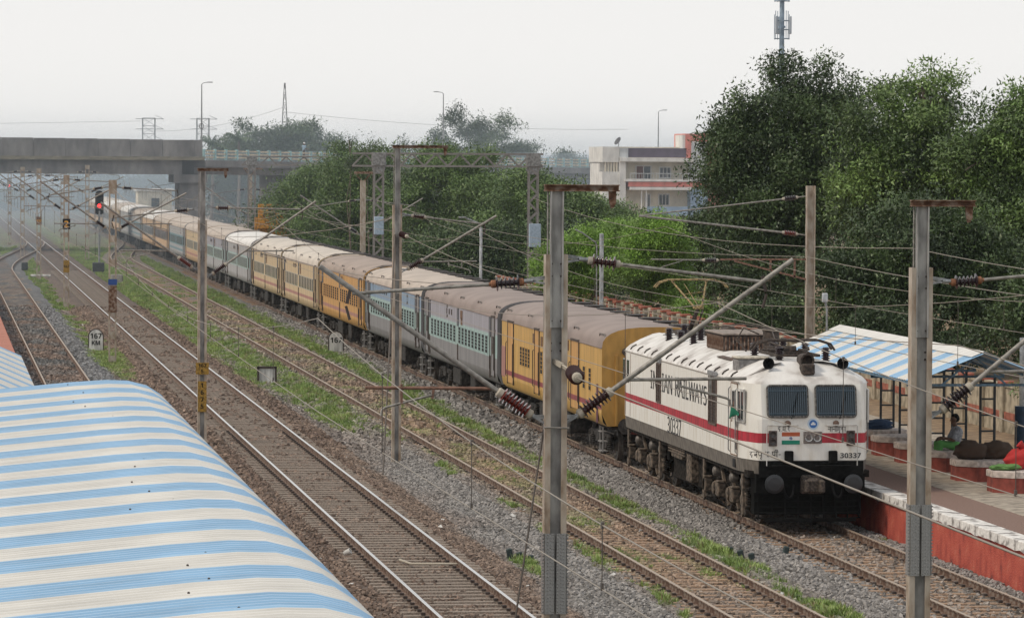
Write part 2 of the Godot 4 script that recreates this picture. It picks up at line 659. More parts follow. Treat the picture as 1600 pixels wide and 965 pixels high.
# ---------------------------------------------------------------- tracks
func rail_section(s: float) -> PackedVector2Array:
	return PackedVector2Array([Vector2(-0.075, -0.172), Vector2(0.075, -0.172), Vector2(0.075, -0.158), Vector2(0.012, -0.14), Vector2(0.01, -0.045), Vector2(0.036, -0.035), Vector2(0.036, -0.006), Vector2(-0.036, -0.006), Vector2(-0.036, -0.035), Vector2(-0.01, -0.045), Vector2(-0.012, -0.14), Vector2(-0.075, -0.158)])

func lay_track(which: int, label: String, d0: float, d1: float, single_to: float, sleeper_mat: Material, head_mat: Material) -> void:
	var t := thing("railway_track", P(track_x(which, d0), -0.2, d0), label, "railway track", "", 0.0, "structure")
	var o := t.position
	var stations := [d0]
	if which == 1 or which == 3:
		var q := 300.0
		while q < minf(d1, 470.0):
			stations.append(q)
			q += 5.0
	stations.append(d1)
	var sec := rail_section(1)
	for side in [-0.874, 0.874]:
		var mb := MB.new()
		var hd := MB.new()
		var rows := []
		var hr := []
		for s in stations:
			var cx: float = track_x(which, s) + side
			var row := []
			for p in sec:
				row.append(P(cx + p.x, p.y, s) - o)
			rows.append(row)
			hr.append([P(cx - 0.036, -0.006, s) - o, P(cx - 0.03, 0.0, s) - o, P(cx + 0.03, 0.0, s) - o, P(cx + 0.036, -0.006, s) - o])
		mb.loft(rows, true)
		mb.fan(rows[0])
		hd.loft(hr, true)
		var r := obj(mb, "rail", M.rail_rust, t)
		obj(hd, "rail_head", head_mat, r)
	# sleepers: the near ones each a piece of their own, the far ones together
	var one := MB.new()
	var h := 0.2
	var rows2 := []
	for z in [-1.0, 1.0]:
		rows2.append([Vector3(-1.375, -h, 0.135 * z), Vector3(1.375, -h, 0.135 * z), Vector3(1.375, -0.03, 0.12 * z), Vector3(1.36, 0, 0.10 * z), Vector3(-1.36, 0, 0.10 * z), Vector3(-1.375, -0.03, 0.12 * z)])
	one.loft(rows2, true)
	one.fan(rows2[1])
	var back: Array = rows2[0].duplicate()
	back.reverse()
	one.fan(back)
	var sm := one.mesh()
	var clips := MB.new()
	var rest := MB.new()
	var s := d0
	var k := 0
	while s < minf(d1, 330.0):
		var cx := track_x(which, s)
		var jx := rng.randf_range(-0.03, 0.03)
		var turn := rng.randf_range(-0.012, 0.012)
		var sink := rng.randf_range(-0.012, 0.0)
		if s < single_to:
			var o2 := obj(sm, "sleeper", sleeper_mat, t)
			o2.position = P(cx + jx, -0.172 + sink, s) - o
			o2.rotation.y = turn
		else:
			rest.box(P(cx + jx, -0.272 + sink, s) - o, Vector3(2.75, 0.2, 0.24))
		if s < 135.0:
			for side in [-0.874, 0.874]:
				for e in [-0.11, 0.11]:
					clips.box(P(cx + side + e, -0.15, s) - o, Vector3(0.08, 0.05, 0.11))
		s += 0.62 + rng.randf_range(-0.015, 0.015)
		k += 1
	if clips.v.size():
		obj(clips, "rail_clips", M.clip, t).set_meta("kind", "stuff")
	if rest.v.size():
		obj(rest, "distant_sleepers", sleeper_mat, t).set_meta("kind", "stuff")

func tracks() -> void:
	lay_track(0, "main line with shiny polished rails and closely spaced concrete sleepers", 66, 900, 190, M.sleeper, M.rail_bright)
	lay_track(1, "weedy rusty loop track with sleepers half buried in ballast", 66, 448, 150, M.sleeper_dusty, M.rail_dull)
	lay_track(2, "rusty track under the train beside the red platform wall", 66, 900, 130, M.sleeper_dusty, M.rail_dull)
	lay_track(3, "loop track beside the red paved platform, curving into the main line", 120, 442, 176, M.sleeper, M.rail_dull)

# ---------------------------------------------------------------- platforms
func station_platforms() -> void:
	# platform beside the train
	var t := thing("platform", P(25.5, -0.3, 80), "station platform with red wall and chipped white coping beside the train", "platform", "", 0.0, "structure")
	var o := t.position
	var w := MB.new()
	w.span(P(22.16, -0.6, 60) - o, P(22.5, 0.655, 430) - o)
	obj(w, "red_wall", M.redwall, t)
	# coping in separate worn slabs, each with its own broken lower edge
	var d := 60.0
	var k := 0
	while d < 200.0:
		var l := rng.randf_range(2.2, 2.9)
		var c := MB.new()
		var x0 := 22.08 + rng.randf_range(-0.012, 0.012)
		var rows := []
		var cuts := 7
		for i in cuts + 1:
			var q := d + 0.008 + (l - 0.016) * i / cuts
			var lo := 0.655 - maxf(0.0, rng.randf_range(-0.05, 0.045))
			var bx := x0 + rng.randf_range(0.0, 0.004)
			rows.append([P(bx, lo, q) - o, P(bx + 0.012, 0.83, q) - o, P(bx + 0.03, 0.845, q) - o, P(22.55, 0.845, q) - o, P(22.55, lo, q) - o])
		c.loft(rows, true)
		c.fan(rows[0])
		var e: Array = rows[cuts].duplicate()
		e.reverse()
		c.fan(e)
		obj(c, "coping_slab", M.whitewash, t)
		d += l
		k += 1
	var c2 := MB.new()
	c2.span(P(22.08, 0.66, 200) - o, P(22.55, 0.845, 430) - o)
	obj(c2, "coping", M.whitewash, t)
	# brick edge strip, then concrete paving in bays
	var brick := mat("brick_dust", lin(0.24, 0.15, 0.12), 0.95, "mottle", Vector3(0.7, 0.7, 0.7), 0.0, "bump_fine", 0.5)
	var es := MB.new()
	es.span(P(22.55, -0.5, 60) - o, P(23.75, 0.838, 430) - o)
	obj(es, "edge_paving", brick, t)
	var pv := mat("paving", lin(0.38, 0.325, 0.265), 0.9, "grime", Vector3(0.35, 0.35, 0.35), 0.0, "bump_fine", 0.25)
	var core := MB.new()
	core.span(P(23.75, -0.5, 60) - o, P(28.6, 0.80, 430) - o)
	obj(core, "platform_bed", M.concrete, t)
	d = 60.0
	while d < 180.0:
		var xx := 23.76
		for wx in [2.35, 2.46]:
			var b := MB.new()
			b.cbox(P(xx + wx * 0.5, 0.815 + rng.randf_range(-0.006, 0.006), d + 1.48) - o, Vector3(wx - 0.014, 0.05, 2.95), 0.006, Basis(Vector3.UP, rng.randf_range(-0.002, 0.002)))
			obj(b, "paving_bay", pv, t)
			xx += wx
		d += 2.97
	# earth behind the platform, up to and beyond the boundary wall
	var ev := MB.new()
	ev.span(P(28.6, -0.7, 60) - o, P(120, 0.76, 700) - o)
	var em := mat("verge_earth", lin(1.55, 1.35, 1.0), 0.95, "earth", Vector3(0.3, 0.3, 0.3), 0.0, "bump_soft", 0.5)
	var vo := obj(ev, "verge", em)
	vo.position = o
	tag(vo, "bare brown earth behind the platform paving", "earth", "", "structure")

	# island platform on the other side
	var t2 := thing("platform", P(0, -0.3, 120), "red paved platform behind the blue and white canopy", "platform", "", 0.0, "structure")
	o = t2.position
	var wl := MB.new()
	wl.span(P(-12, -0.6, 20) - o, P(3.25, 0.72, 300) - o)
	obj(wl, "platform_wall", M.redwall, t2)
	var red := mat("red_tiles", lin(0.50, 0.20, 0.14), 0.9, "mottle", Vector3(0.5, 0.5, 0.5))
	d = 150.0
	while d < 236.0:
		var xx := 3.2
		while xx > 1.0:
			var b := MB.new()
			b.box(P(xx - 0.49, 0.79 + rng.randf_range(-0.004, 0.004), d + 0.49) - o, Vector3(0.965, 0.1, 0.965))
			obj(b, "paving_tile", red, t2)
			xx -= 0.98
		d += 0.98
	var slab := MB.new()
	slab.span(P(-12, 0.72, 20) - o, P(0.9, 0.84, 300) - o)
	slab.span(P(0.9, 0.72, 236.2) - o, P(3.25, 0.84, 300) - o)
	slab.span(P(0.9, 0.72, 20) - o, P(3.25, 0.84, 149.9) - o)
	obj(slab, "paving", red, t2)

	canopy_roof()

func corrugated(wide: float, path: Array, ribs: int, rise: float) -> MB:
	# one profiled sheet: ribs run along the path, the sheet is `wide` in z
	var mb := MB.new()
	var prof := []
	var pitch := wide / ribs
	for r in ribs:
		var z0 := -wide * 0.5 + r * pitch
		prof.append(Vector2(z0, 0)); prof.append(Vector2(z0 + pitch * 0.55, 0)); prof.append(Vector2(z0 + pitch * 0.65, rise)); prof.append(Vector2(z0 + pitch * 0.9, rise))
	prof.append(Vector2(wide * 0.5 + 0.03, 0))
	var rows := []
	for i in path.size():
		var t: Vector2 = (path[min(i + 1, path.size() - 1)] - path[max(i - 1, 0)]).normalized()
		var up := Vector2(-t.y, t.x)
		if up.y < 0:
			up = -up
		var row := []
		for q in prof:
			var p: Vector2 = path[i] + up * q.y
			row.append(Vector3(p.x, p.y, q.x))
		rows.append(row)
	mb.loft(rows)
	var under := []
	for i in rows.size():
		var row := []
		for q in rows[i]:
			row.append(q - Vector3(0, 0.004, 0))
		under.append(row)
	under.reverse()
	mb.loft(under)
	mb.soften(25.0)
	return mb

func canopy_roof() -> void:
	var t := thing("platform_canopy", P(-1, 0.84, 48), "large blue and cream striped sheet metal canopy with rounded eave", "canopy")
	var o := t.position
	var path := [Vector2(-6.5, 4.12), Vector2(-3.0, 4.45), Vector2(0.0, 4.74), Vector2(2.2, 4.95), Vector2(2.75, 4.985), Vector2(3.1, 4.975), Vector2(3.4, 4.90), Vector2(3.62, 4.76), Vector2(3.76, 4.56), Vector2(3.82, 4.30), Vector2(3.83, 4.05)]
	var lp := []
	for p in path:
		lp.append(p - Vector2(o.x, o.y))
	var wide := 1.2
	var sheet := corrugated(wide, lp, 6, 0.028).mesh()
	var screw := MB.new()
	screw.lathe(Vector3.ZERO, Vector3.UP, [[0.013, 0], [0.013, 0.01], [0.005, 0.016], [0.0, 0.016]], 6)
	var sm := screw.mesh()
	var d := 68.35
	var k := 0
	while d > 26.0:
		var s := obj(sheet, "roof_sheet", M.sheet_blue if k % 2 == 0 else M.sheet_cream, t)
		s.position = Vector3(0, 0.0015 * (k % 2), -d + wide * 0.5) - Vector3(0, 0, o.z)
		s.rotation.z = rng.randf_range(-0.0012, 0.0012)
		for px in [Vector2(-0.4, 4.70), Vector2(2.3, 4.957)]:
			if rng.randf() < 0.3:
				continue
			var w := obj(sm, "screw", M.clip, s)
			w.position = Vector3(px.x - o.x + rng.randf_range(-0.3, 0.3), px.y - o.y + 0.028, wide * 0.5 - 0.06)
		d -= wide
		k += 1
	# the steel under it
	for q in [66.0, 58.0, 50.0, 42.0, 34.0]:
		var c := MB.new()
		c.box(P(-1.5, 2.6, q) - o, Vector3(0.25, 3.5, 0.25))
		obj(c, "post", M.tube_steel, t)
		var r := MB.new()
		r.bar(P(-6.3, 4.0, q) - o, P(3.4, 4.78, q) - o, 0.1, 0.18)
		obj(r, "rafter", M.tube_steel, t)
	for x in [-4.0, -1.0, 2.2]:
		var r := MB.new()
		r.bar(P(x, 4.28 + (x + 4.0) * 0.0935, 67.8) - o, P(x, 4.28 + (x + 4.0) * 0.0935, 27) - o, 0.07, 0.1)
		obj(r, "purlin", M.tube_steel, t)
	# lower shelter beyond it
	var t2 := thing("platform_shelter", P(-1.5, 0.84, 90), "low blue and white striped shelter roof beyond the large canopy", "shelter roof")
	o = t2.position
	var p2 := [Vector2(-1.9, 3.01), Vector2(0.8, 4.21), Vector2(3.55, 3.01)]
	var sh := corrugated(0.9, p2, 5, 0.025).mesh()
	d = 100.6
	k = 0
	while d > 78:
		var s := obj(sh, "roof_sheet", M.sheet_blue if k % 3 == 0 else M.sheet_cream, t2)
		s.position = Vector3(0, 0, -d - o.z)
		d -= 0.9
		k += 1
	for q in [98.0, 90.0, 82.0]:
		var c := MB.new()
		c.box(P(-1.5, 2.5, q) - o, Vector3(0.2, 3.3, 0.2))
		obj(c, "post", M.tube_steel, t2)

# ---------------------------------------------------------------- road bridge, far structures
func bridge() -> void:
	var t := thing("road_bridge", P(10, -0.7, 405), "grey concrete road bridge over the tracks with solid parapet and railed approach", "bridge")
	var o := t.position
	var stain := mat("bridge_stained", lin(0.62, 0.58, 0.47), 0.95, "concrete", Vector3(0.09, 0.4, 0.09))
	var x := -70.0
	while x < 25.0:
		var nx := minf(x + 3.05, 25.3)
		var b := MB.new()
		var yt := 10.60 - (x + 1.5) * 0.0095
		b.span(P(x + 0.015, 8.80, 400) - o, P(nx - 0.015, yt, 400.25) - o)
		obj(b, "parapet_panel", M.bridge_concrete, t)
		x = nx
	var pb := MB.new()
	pb.span(P(-70, 8.80, 400.26) - o, P(25.28, 10.32, 400.36) - o)
	obj(pb, "parapet_backing", M.bridge_concrete, t)
	var dk := MB.new()
	dk.span(P(-70, 8.45, 399.75) - o, P(25.5, 8.80, 410) - o)
	obj(dk, "deck_edge", stain, t)
	for q in [400.4, 403.4, 406.4, 409.0]:
		var g := MB.new()
		g.span(P(-70, 7.1, q) - o, P(23.4, 8.45, q + 0.5) - o)
		obj(g, "girder", M.bridge_concrete, t)
	for px in [24.2, -13.0, -50.0]:
		var p := MB.new()
		p.span(P(px - 1.0, -0.6, 400.8) - o, P(px + 1.0, 6.3, 409.2) - o)
		p.span(P(px - 1.6, 6.3, 400.3) - o, P(px + 1.6, 7.1, 409.6) - o)
		obj(p, "pier", M.bridge_concrete, t)
	# approach: a ramp swinging away, on its own slab, with an open railing
	var a := P(25.5, 9.5, 401.5)
	var e := P(92.0, 8.55, 503.0)
	var dir := (e - a)
	var side := Vector3(dir.z, 0, -dir.x).normalized()
	if side.z > 0:
		side = -side
	var sl := MB.new()
	var bs := Basis(dir.normalized(), Vector3.UP, -side).orthonormalized()
	sl.box((a + e) * 0.5 + Vector3(0, -1.35, 0) + side * 4.6 - o, Vector3(dir.length(), 0.62, 9.6), bs)
	sl.box((a + e) * 0.5 + Vector3(0, -2.0, 0) + side * 4.8 - o, Vector3(dir.length(), 0.7, 7.6), bs)
	obj(sl, "approach_slab", M.bridge_concrete, t)
	for f in [0.22, 0.46, 0.7, 0.93]:
		var p := MB.new()
		p.box(a + dir * f + Vector3(0, -6.0, 0) + side * 4.8 - o, Vector3(1.2, 8.4, 7.0), bs)
		obj(p, "pier", M.bridge_concrete, t)
	var aqua := mat("rail_aqua", lin(0.38, 0.62, 0.66), 0.7, "grime", Vector3(0.3, 0.3, 0.3))
	var cream := mat("rail_cream", lin(0.72, 0.62, 0.46), 0.7, "grime", Vector3(0.3, 0.3, 0.3))
	for k in 57:
		var c := a + dir * (k / 56.0)
		var b := MB.new()
		b.box(c + Vector3(0, -0.46, 0) - o, Vector3(0.3, 1.0, 0.22), bs)
		obj(b, "railing_post", aqua, t)
	for h in [-0.12, -0.42, -0.74]:
		var r := MB.new()
		r.box((a + e) * 0.5 + Vector3(0, h, 0) - o, Vector3(dir.length(), 0.13, 0.12), bs)
		obj(r, "railing_bar", cream, t)
	# lamps along the bridge
	street_lamp(P(25.25, 8.8, 400.6), 6.9, 0.0, "tall street lamp at the end of the solid bridge parapet")
	street_lamp(P(54.0, 8.0, 446.5), 7.7, PI, "street lamp rising behind the hazy round tree on the bridge approach")
	street_lamp(P(85.6, 7.6, 494.0), 6.9, 0.0, "street lamp above the roof of the pink and cream flats")
	# a rider on the approach, only head and shoulders above the railing
	person_bust(a + dir * 0.19 + side * 1.5 + Vector3(0, -0.75, 0), "person in a white cap passing behind the bridge railing")
	# pylons and their lines
	pylon(P(76.2, -0.7, 920), 26.0, 2.6, "slender lattice power pylon rising above the hazy trees")
	pylon_box(P(52.0, -0.7, 1030), 19.2, "square lattice pylon showing above the bridge parapet")
	pylon_box(P(66.5, -0.7, 1050), 19.4, "square lattice pylon behind the palms by the street lamp")
	for q in [[Vector3(-200, 17.0, -1000), Vector3(52, 17.8, -1030), 1.6, "upper power line leaving the square pylon above the parapet"], [Vector3(76, 19.0, -920), Vector3(150, 15.5, -905), 1.2, "power line drooping from the slender pylon"], [Vector3(52, 15.3, -1030), Vector3(76, 20, -920), 1.5, "power line between the square pylon and the slender pylon"]]:
		var mb := MB.new()
		var pts := []
		for i in 13:
			var u := i / 12.0
			pts.append((q[0] as Vector3).lerp(q[1], u) - Vector3(0, q[2] * 4.0 * u * (1.0 - u), 0) - q[0])
		mb.tube(pts, 0.03, 4)
		var w := obj(mb, "power_line", M.wire_dark)
		w.position = q[0]
		tag(w, q[3], "power line", "power lines between the pylons")

func street_lamp(at: Vector3, h: float, turn: float, label: String) -> void:
	var t := thing("street_lamp", at, label, "street lamp", "street lamps on the bridge", turn)
	var p := MB.new()
	p.tube([Vector3(0, 0, 0), Vector3(0, h * 0.6, 0), Vector3(0, h, 0)], [0.09, 0.07, 0.045], 8)
	obj(p, "pole", M.galv, t)
	var a := MB.new()
	a.tube([Vector3(0, h - 0.02, 0), Vector3(0.18, h + 0.12, 0), Vector3(0.55, h + 0.18, 0)], 0.035, 6)
	obj(a, "arm", M.galv, t)
	var l := MB.new()
	l.cbox(Vector3(0.78, h + 0.19, 0), Vector3(0.55, 0.09, 0.2), 0.03)
	obj(l, "lamp_head", M.galv, t)
	if h > 6.8 and at.x < 30:
		var r := MB.new()
		var pts := []
		for i in 13:
			pts.append(Vector3(0.2 * cos(TAU * i / 12.0), h * 0.42 + 0.25 * sin(TAU * i / 12.0), 0.1))
		r.tube(pts, 0.035, 5, false)
		obj(r, "cable_coil", M.wire_dark, t)

func pylon(at: Vector3, h: float, w: float, label: String) -> void:
	var t := thing("power_pylon", at, label, "pylon", "power pylons beyond the bridge")
	var mb := MB.new()
	var lv := 12
	for i in lv:
		var y0 := h * i / lv
		var y1 := h * (i + 1) / lv
		var w0 := w * 0.5 * (1.0 - float(i) / lv) + 0.1
		var w1 := w * 0.5 * (1.0 - float(i + 1) / lv) + 0.1
		var c0 := [Vector3(-w0, y0, -w0), Vector3(w0, y0, -w0), Vector3(w0, y0, w0), Vector3(-w0, y0, w0)]
		var c1 := [Vector3(-w1, y1, -w1), Vector3(w1, y1, -w1), Vector3(w1, y1, w1), Vector3(-w1, y1, w1)]
		for k in 4:
			mb.tube([c0[k], c1[k]], 0.075, 4)
			mb.tube([c0[k], c1[(k + 1) % 4]], 0.04, 4)
			mb.tube([c1[k], c1[(k + 1) % 4]], 0.04, 4)
	obj(mb, "lattice", M.galv, t)

func pylon_box(at: Vector3, h: float, label: String) -> void:
	var t := thing("power_pylon", at, label, "pylon", "power pylons beyond the bridge")
	var mb := MB.new()
	var w := 1.5
	var lv := 10
	for i in lv:
		var y0 := h * i / lv
		var y1 := h * (i + 1) / lv
		for k in 4:
			var a := Vector3([-1, 1, 1, -1][k] * w, 0, [-1, -1, 1, 1][k] * w)
			var b := Vector3([1, 1, -1, -1][k] * w, 0, [-1, 1, 1, -1][k] * w)
			mb.tube([a + Vector3(0, y0, 0), a + Vector3(0, y1, 0)], 0.09, 4)
			mb.tube([a + Vector3(0, y0, 0), b + Vector3(0, y1, 0)], 0.045, 4)
			mb.tube([a + Vector3(0, y1, 0), b + Vector3(0, y1, 0)], 0.05, 4)
	obj(mb, "lattice", M.galv, t)
	for q in [0.99, 0.86, 0.72]:
		var c := MB.new()
		c.tube([Vector3(-3.2, h * q, 0), Vector3(3.6, h * q, 0)], 0.07, 4)
		c.tube([Vector3(3.6, h * q, 0), Vector3(1.5, h * q + 0.9, 0)], 0.05, 4)
		obj(c, "cross_arm", M.galv, t)

func buildings() -> void:
	# block of flats beyond the trees; facade laid out in metres from its corner
	var t := thing("apartment_block", P(59.1, 0.5, 370), "cream and pink block of flats with recessed balconies beyond the trees", "building")
	var o := t.position
	var cream := mat("flat_cream", lin(0.74, 0.68, 0.56), 0.9, "soft", Vector3(0.15, 0.08, 0.15))
	var white := mat("flat_white", lin(0.72, 0.71, 0.69), 0.9, "soft", Vector3(0.15, 0.08, 0.15))
	var pink := mat("flat_pink", lin(0.66, 0.22, 0.18), 0.9, "soft", Vector3(0.15, 0.08, 0.15))
	var plum := mat("flat_plum", lin(0.11, 0.085, 0.12), 0.9, "soft", Vector3(0.15, 0.08, 0.15))
	var grey := mat("flat_grey", lin(0.58, 0.6, 0.62), 0.9, "soft", Vector3(0.15, 0.08, 0.15))
	var bluew := mat("flat_blue", lin(0.28, 0.38, 0.52), 0.9, "soft", Vector3(0.15, 0.08, 0.15))
	var brown := mat("flat_brown", lin(0.16, 0.07, 0.05), 0.7)
	var F := func(px: float) -> float: return (px - 942.0) * 0.0579
	var G := func(py: float) -> float: return 9.87 - (py - 229.0) * 0.0573 - o.y
	var wallbox := func(called: String, m: Material, x0: float, x1: float, y0: float, y1: float, z0: float, z1: float) -> MeshInstance3D:
		var b := MB.new()
		b.span(Vector3(F.call(x0), G.call(y1), -z0), Vector3(F.call(x1), G.call(y0), -z1))
		return obj(b, called, m, t)
	wallbox.call("wall", cream, 968, 1104, 229, 392, 1.7, 9.0)
	wallbox.call("wall", white, 942, 968.5, 229, 253, 0.1, 8.0)
	wallbox.call("wall", white, 944, 967, 253, 392, 2.6, 8.0)
	for k in 5:
		wallbox.call("lattice_post", cream, 946 + k * 4.4, 948 + k * 4.4, 253, 268, 0.2, 0.4)
	wallbox.call("wall_base", white, 942, 968.5, 268, 392, 0.15, 2.5)
	wallbox.call("column", white, 968, 978, 245, 392, -0.05, 1.7)
	wallbox.call("parapet", grey, 969, 982, 231, 246, 0.1, 0.5)
	wallbox.call("parapet", plum, 982, 1073, 231, 245.5, 0.15, 0.5)
	wallbox.call("cornice", white, 968, 1083, 246, 252, -0.35, 1.7)
	wallbox.call("balcony_slab", white, 976, 1081, 279, 283, -0.3, 1.7)
	wallbox.call("balcony_front", pink, 982, 1106, 283.5, 291, -0.15, 1.7)
	wallbox.call("balcony_slab", white, 984, 1081, 291.5, 296, -0.3, 1.7)
	wallbox.call("balcony_front", bluew, 1012, 1075, 322, 336, -0.1, 0.1)
	wallbox.call("wall", grey, 1081, 1106, 220, 283, 0.1, 1.7)
	wallbox.call("wall", bluew, 1080, 1107, 294, 392, 0.05, 1.7)
	wallbox.call("stair_tower", pink, 1072, 1126, 208, 222, 0.2, 6.0)
	wallbox.call("stair_tower", pink, 1072, 1083, 222, 246, 0.2, 6.0)
	wallbox.call("stair_tower", white, 1067.5, 1071.8, 210, 232, 0.3, 4.0)
	wallbox.call("wall", pink, 1107, 1130, 222, 392, 0.6, 6.0)
	for w in [[999, 1022, 259, 279, true], [1036, 1053, 261, 277, false], [1014, 1021, 303, 330, true], [1035, 1051, 303, 320, false]]:
		var f := MB.new()
		var ww: float = F.call(w[1]) - F.call(w[0])
		var hh: float = G.call(w[2]) - G.call(w[3])
		var cen := Vector3((F.call(w[0]) + F.call(w[1])) * 0.5, (G.call(w[2]) + G.call(w[3])) * 0.5, -1.66)
		f.box(cen, Vector3(ww + 0.14, hh + 0.14, 0.1))
		var wo := obj(f, "balcony_door" if w[4] else "window", white, t)
		var n := 3 if not w[4] else 2
		for k in n:
			var g := MB.new()
			g.box(cen + Vector3((k - (n - 1) * 0.5) * ww / n, 0, 0.06), Vector3(ww / n - 0.08, hh - 0.06, 0.03))
			obj(g, "pane", brown if (w[4] and k == 0 and w[2] < 300) else M.glass_dark, wo)
	var ra := MB.new()
	for k in 22:
		var xx: float = lerpf(F.call(985.0), F.call(1080.0), k / 21.0)
		ra.tube([Vector3(xx, G.call(279.0), 0.1), Vector3(xx, G.call(270.5), 0.1)], 0.018, 4)
	ra.tube([Vector3(F.call(985.0), G.call(270.5), 0.1), Vector3(F.call(1080.0), G.call(270.5), 0.1)], 0.035, 5)
	obj(ra, "balcony_railing", grey, t)
	for px in [1003.0, 1010.5]:
		var pp := MB.new()
		pp.tube([Vector3(F.call(px), G.call(330.0), 0.0), Vector3(F.call(px), G.call(296.0), 0.0)], 0.07, 6)
		obj(pp, "drain_pipe", white, t)
	# dish on the roof edge
	var dsh := thing("satellite_dish", P(60.55, 9.87, 370.2), "small dark satellite dish tilted on the roof edge of the flats", "satellite dish")
	var db := MB.new()
	db.lathe(Vector3(0, 0.45, 0), Vector3(-0.75, 0.5, 0.35), [[0.0, 0.0], [0.2, 0.03], [0.38, 0.12], [0.4, 0.13], [0.2, 0.04], [0.0, 0.012]], 16)
	obj(db, "dish", mat("dish_grey", lin(0.07, 0.07, 0.08), 0.6), dsh)
	var dp := MB.new()
	dp.tube([Vector3(0, -0.1, 0), Vector3(0, 0.45, 0)], 0.035, 6)
	obj(dp, "stand", M.galv, dsh)
	# mobile-phone mast
	var m := thing("phone_mast", P(46.8, 0.7, 230), "pale blue mobile phone mast rising out of the tall tree", "phone mast")
	var steel := mat("mast_blue", lin(0.34, 0.44, 0.55), 0.6, "grime", Vector3(0.3, 0.3, 0.3), 0.2)
	var pl := MB.new()
	pl.tube([Vector3(0, 0, 0), Vector3(0, 12.3, 0), Vector3(0, 21, 0)], [0.28, 0.15, 0.12], 12)
	for y in [13.9, 15.4, 16.9]:
		pl.lathe(Vector3(0, y, 0), Vector3.UP, [[0.13, -0.06], [0.2, -0.06], [0.2, 0.06], [0.13, 0.06]], 12)
	obj(pl, "pole", steel, m)
	for lv in [14.75, 16.85]:
		var fr := MB.new()
		for y in [0.0, 0.5, 1.0]:
			var ring := []
			for i in 13:
				ring.append(Vector3(0.42 * cos(TAU * i / 12.0), lv + y, 0.42 * sin(TAU * i / 12.0)))
			fr.tube(ring, 0.022, 4, false)
		for i in 8:
			var a := TAU * (i + 0.5) / 8.0
			fr.tube([Vector3(0.42 * cos(a), lv - 0.05, 0.42 * sin(a)), Vector3(0.42 * cos(a), lv + 1.35 + 0.2 * (i % 2), 0.42 * sin(a))], 0.02, 4)
		obj(fr, "antenna_frame", steel, m)
		for i in 3:
			var a := TAU * i / 3.0 + 0.4
			var an := MB.new()
			an.cbox(Vector3(0.47 * cos(a), lv + 0.75, 0.47 * sin(a)), Vector3(0.16, 1.0, 0.12), 0.03, Basis(Vector3.UP, -a))
			obj(an, "antenna", mat("antenna_grey", lin(0.42, 0.47, 0.53), 0.6), m)
	# signal cabin behind the train, beyond the bridge
	var cb := thing("trackside_cabin", P(24.9, -0.3, 482), "pale cream flat roofed cabin behind the train under the bridge", "cabin")
	var w0 := MB.new()
	w0.span(Vector3(-1.9, 0, -3), Vector3(1.9, 5.2, 3))
	obj(w0, "wall", cream, cb)
	var w1 := MB.new()
	w1.span(Vector3(-2.15, 5.2, -3.3), Vector3(2.15, 5.45, 3.3))
	obj(w1, "roof", white, cb)
	var w2 := MB.new()
	w2.span(Vector3(-0.4, 3.4, 3.0), Vector3(0.5, 4.4, 3.06))
	obj(w2, "window", M.glass_dark, cb)

# ---------------------------------------------------------------- overhead line masts
func insulator(parent: Node, a: Vector3, b: Vector3, r: float, sheds: int, m: Material, capm: Material, horned := false) -> void:
	# a string of porcelain sheds from a to b with an end cap at each side
	var ax := b - a
	var l := ax.length()
	var mb := MB.new()
	var prof := [[0.0, 0.0], [r * 0.42, 0.0]]
	for k in sheds:
		var h0 := l * (k + 0.15) / sheds
		var big := r * (1.15 if horned and (k == 0 or k == sheds - 1) else (0.9 if horned else 1.0))
		prof.append([r * 0.42, h0])
		prof.append([big * 0.95, h0 + l * 0.22 / sheds])
		prof.append([big, h0 + l * 0.32 / sheds])
		prof.append([big * 0.93, h0 + l * 0.4 / sheds])
		prof.append([r * 0.45, h0 + l * 0.55 / sheds])
	prof.append([r * 0.42, l])
	prof.append([0.0, l])
	mb.lathe(a, ax, prof, 20)
	var s := obj(mb, "insulator", m, parent)
	var c := MB.new()
	var u := ax.normalized()
	for e in [[a, -u], [b, u]]:
		c.lathe(e[0], e[1], [[0.0, -0.01], [r * 0.62, -0.01], [r * 0.62, l * 0.12], [r * 0.45, l * 0.16], [r * 0.3, l * 0.16], [r * 0.3, l * 0.24], [0.0, l * 0.24]], 14)
	obj(c, "end_cap", capm, s)

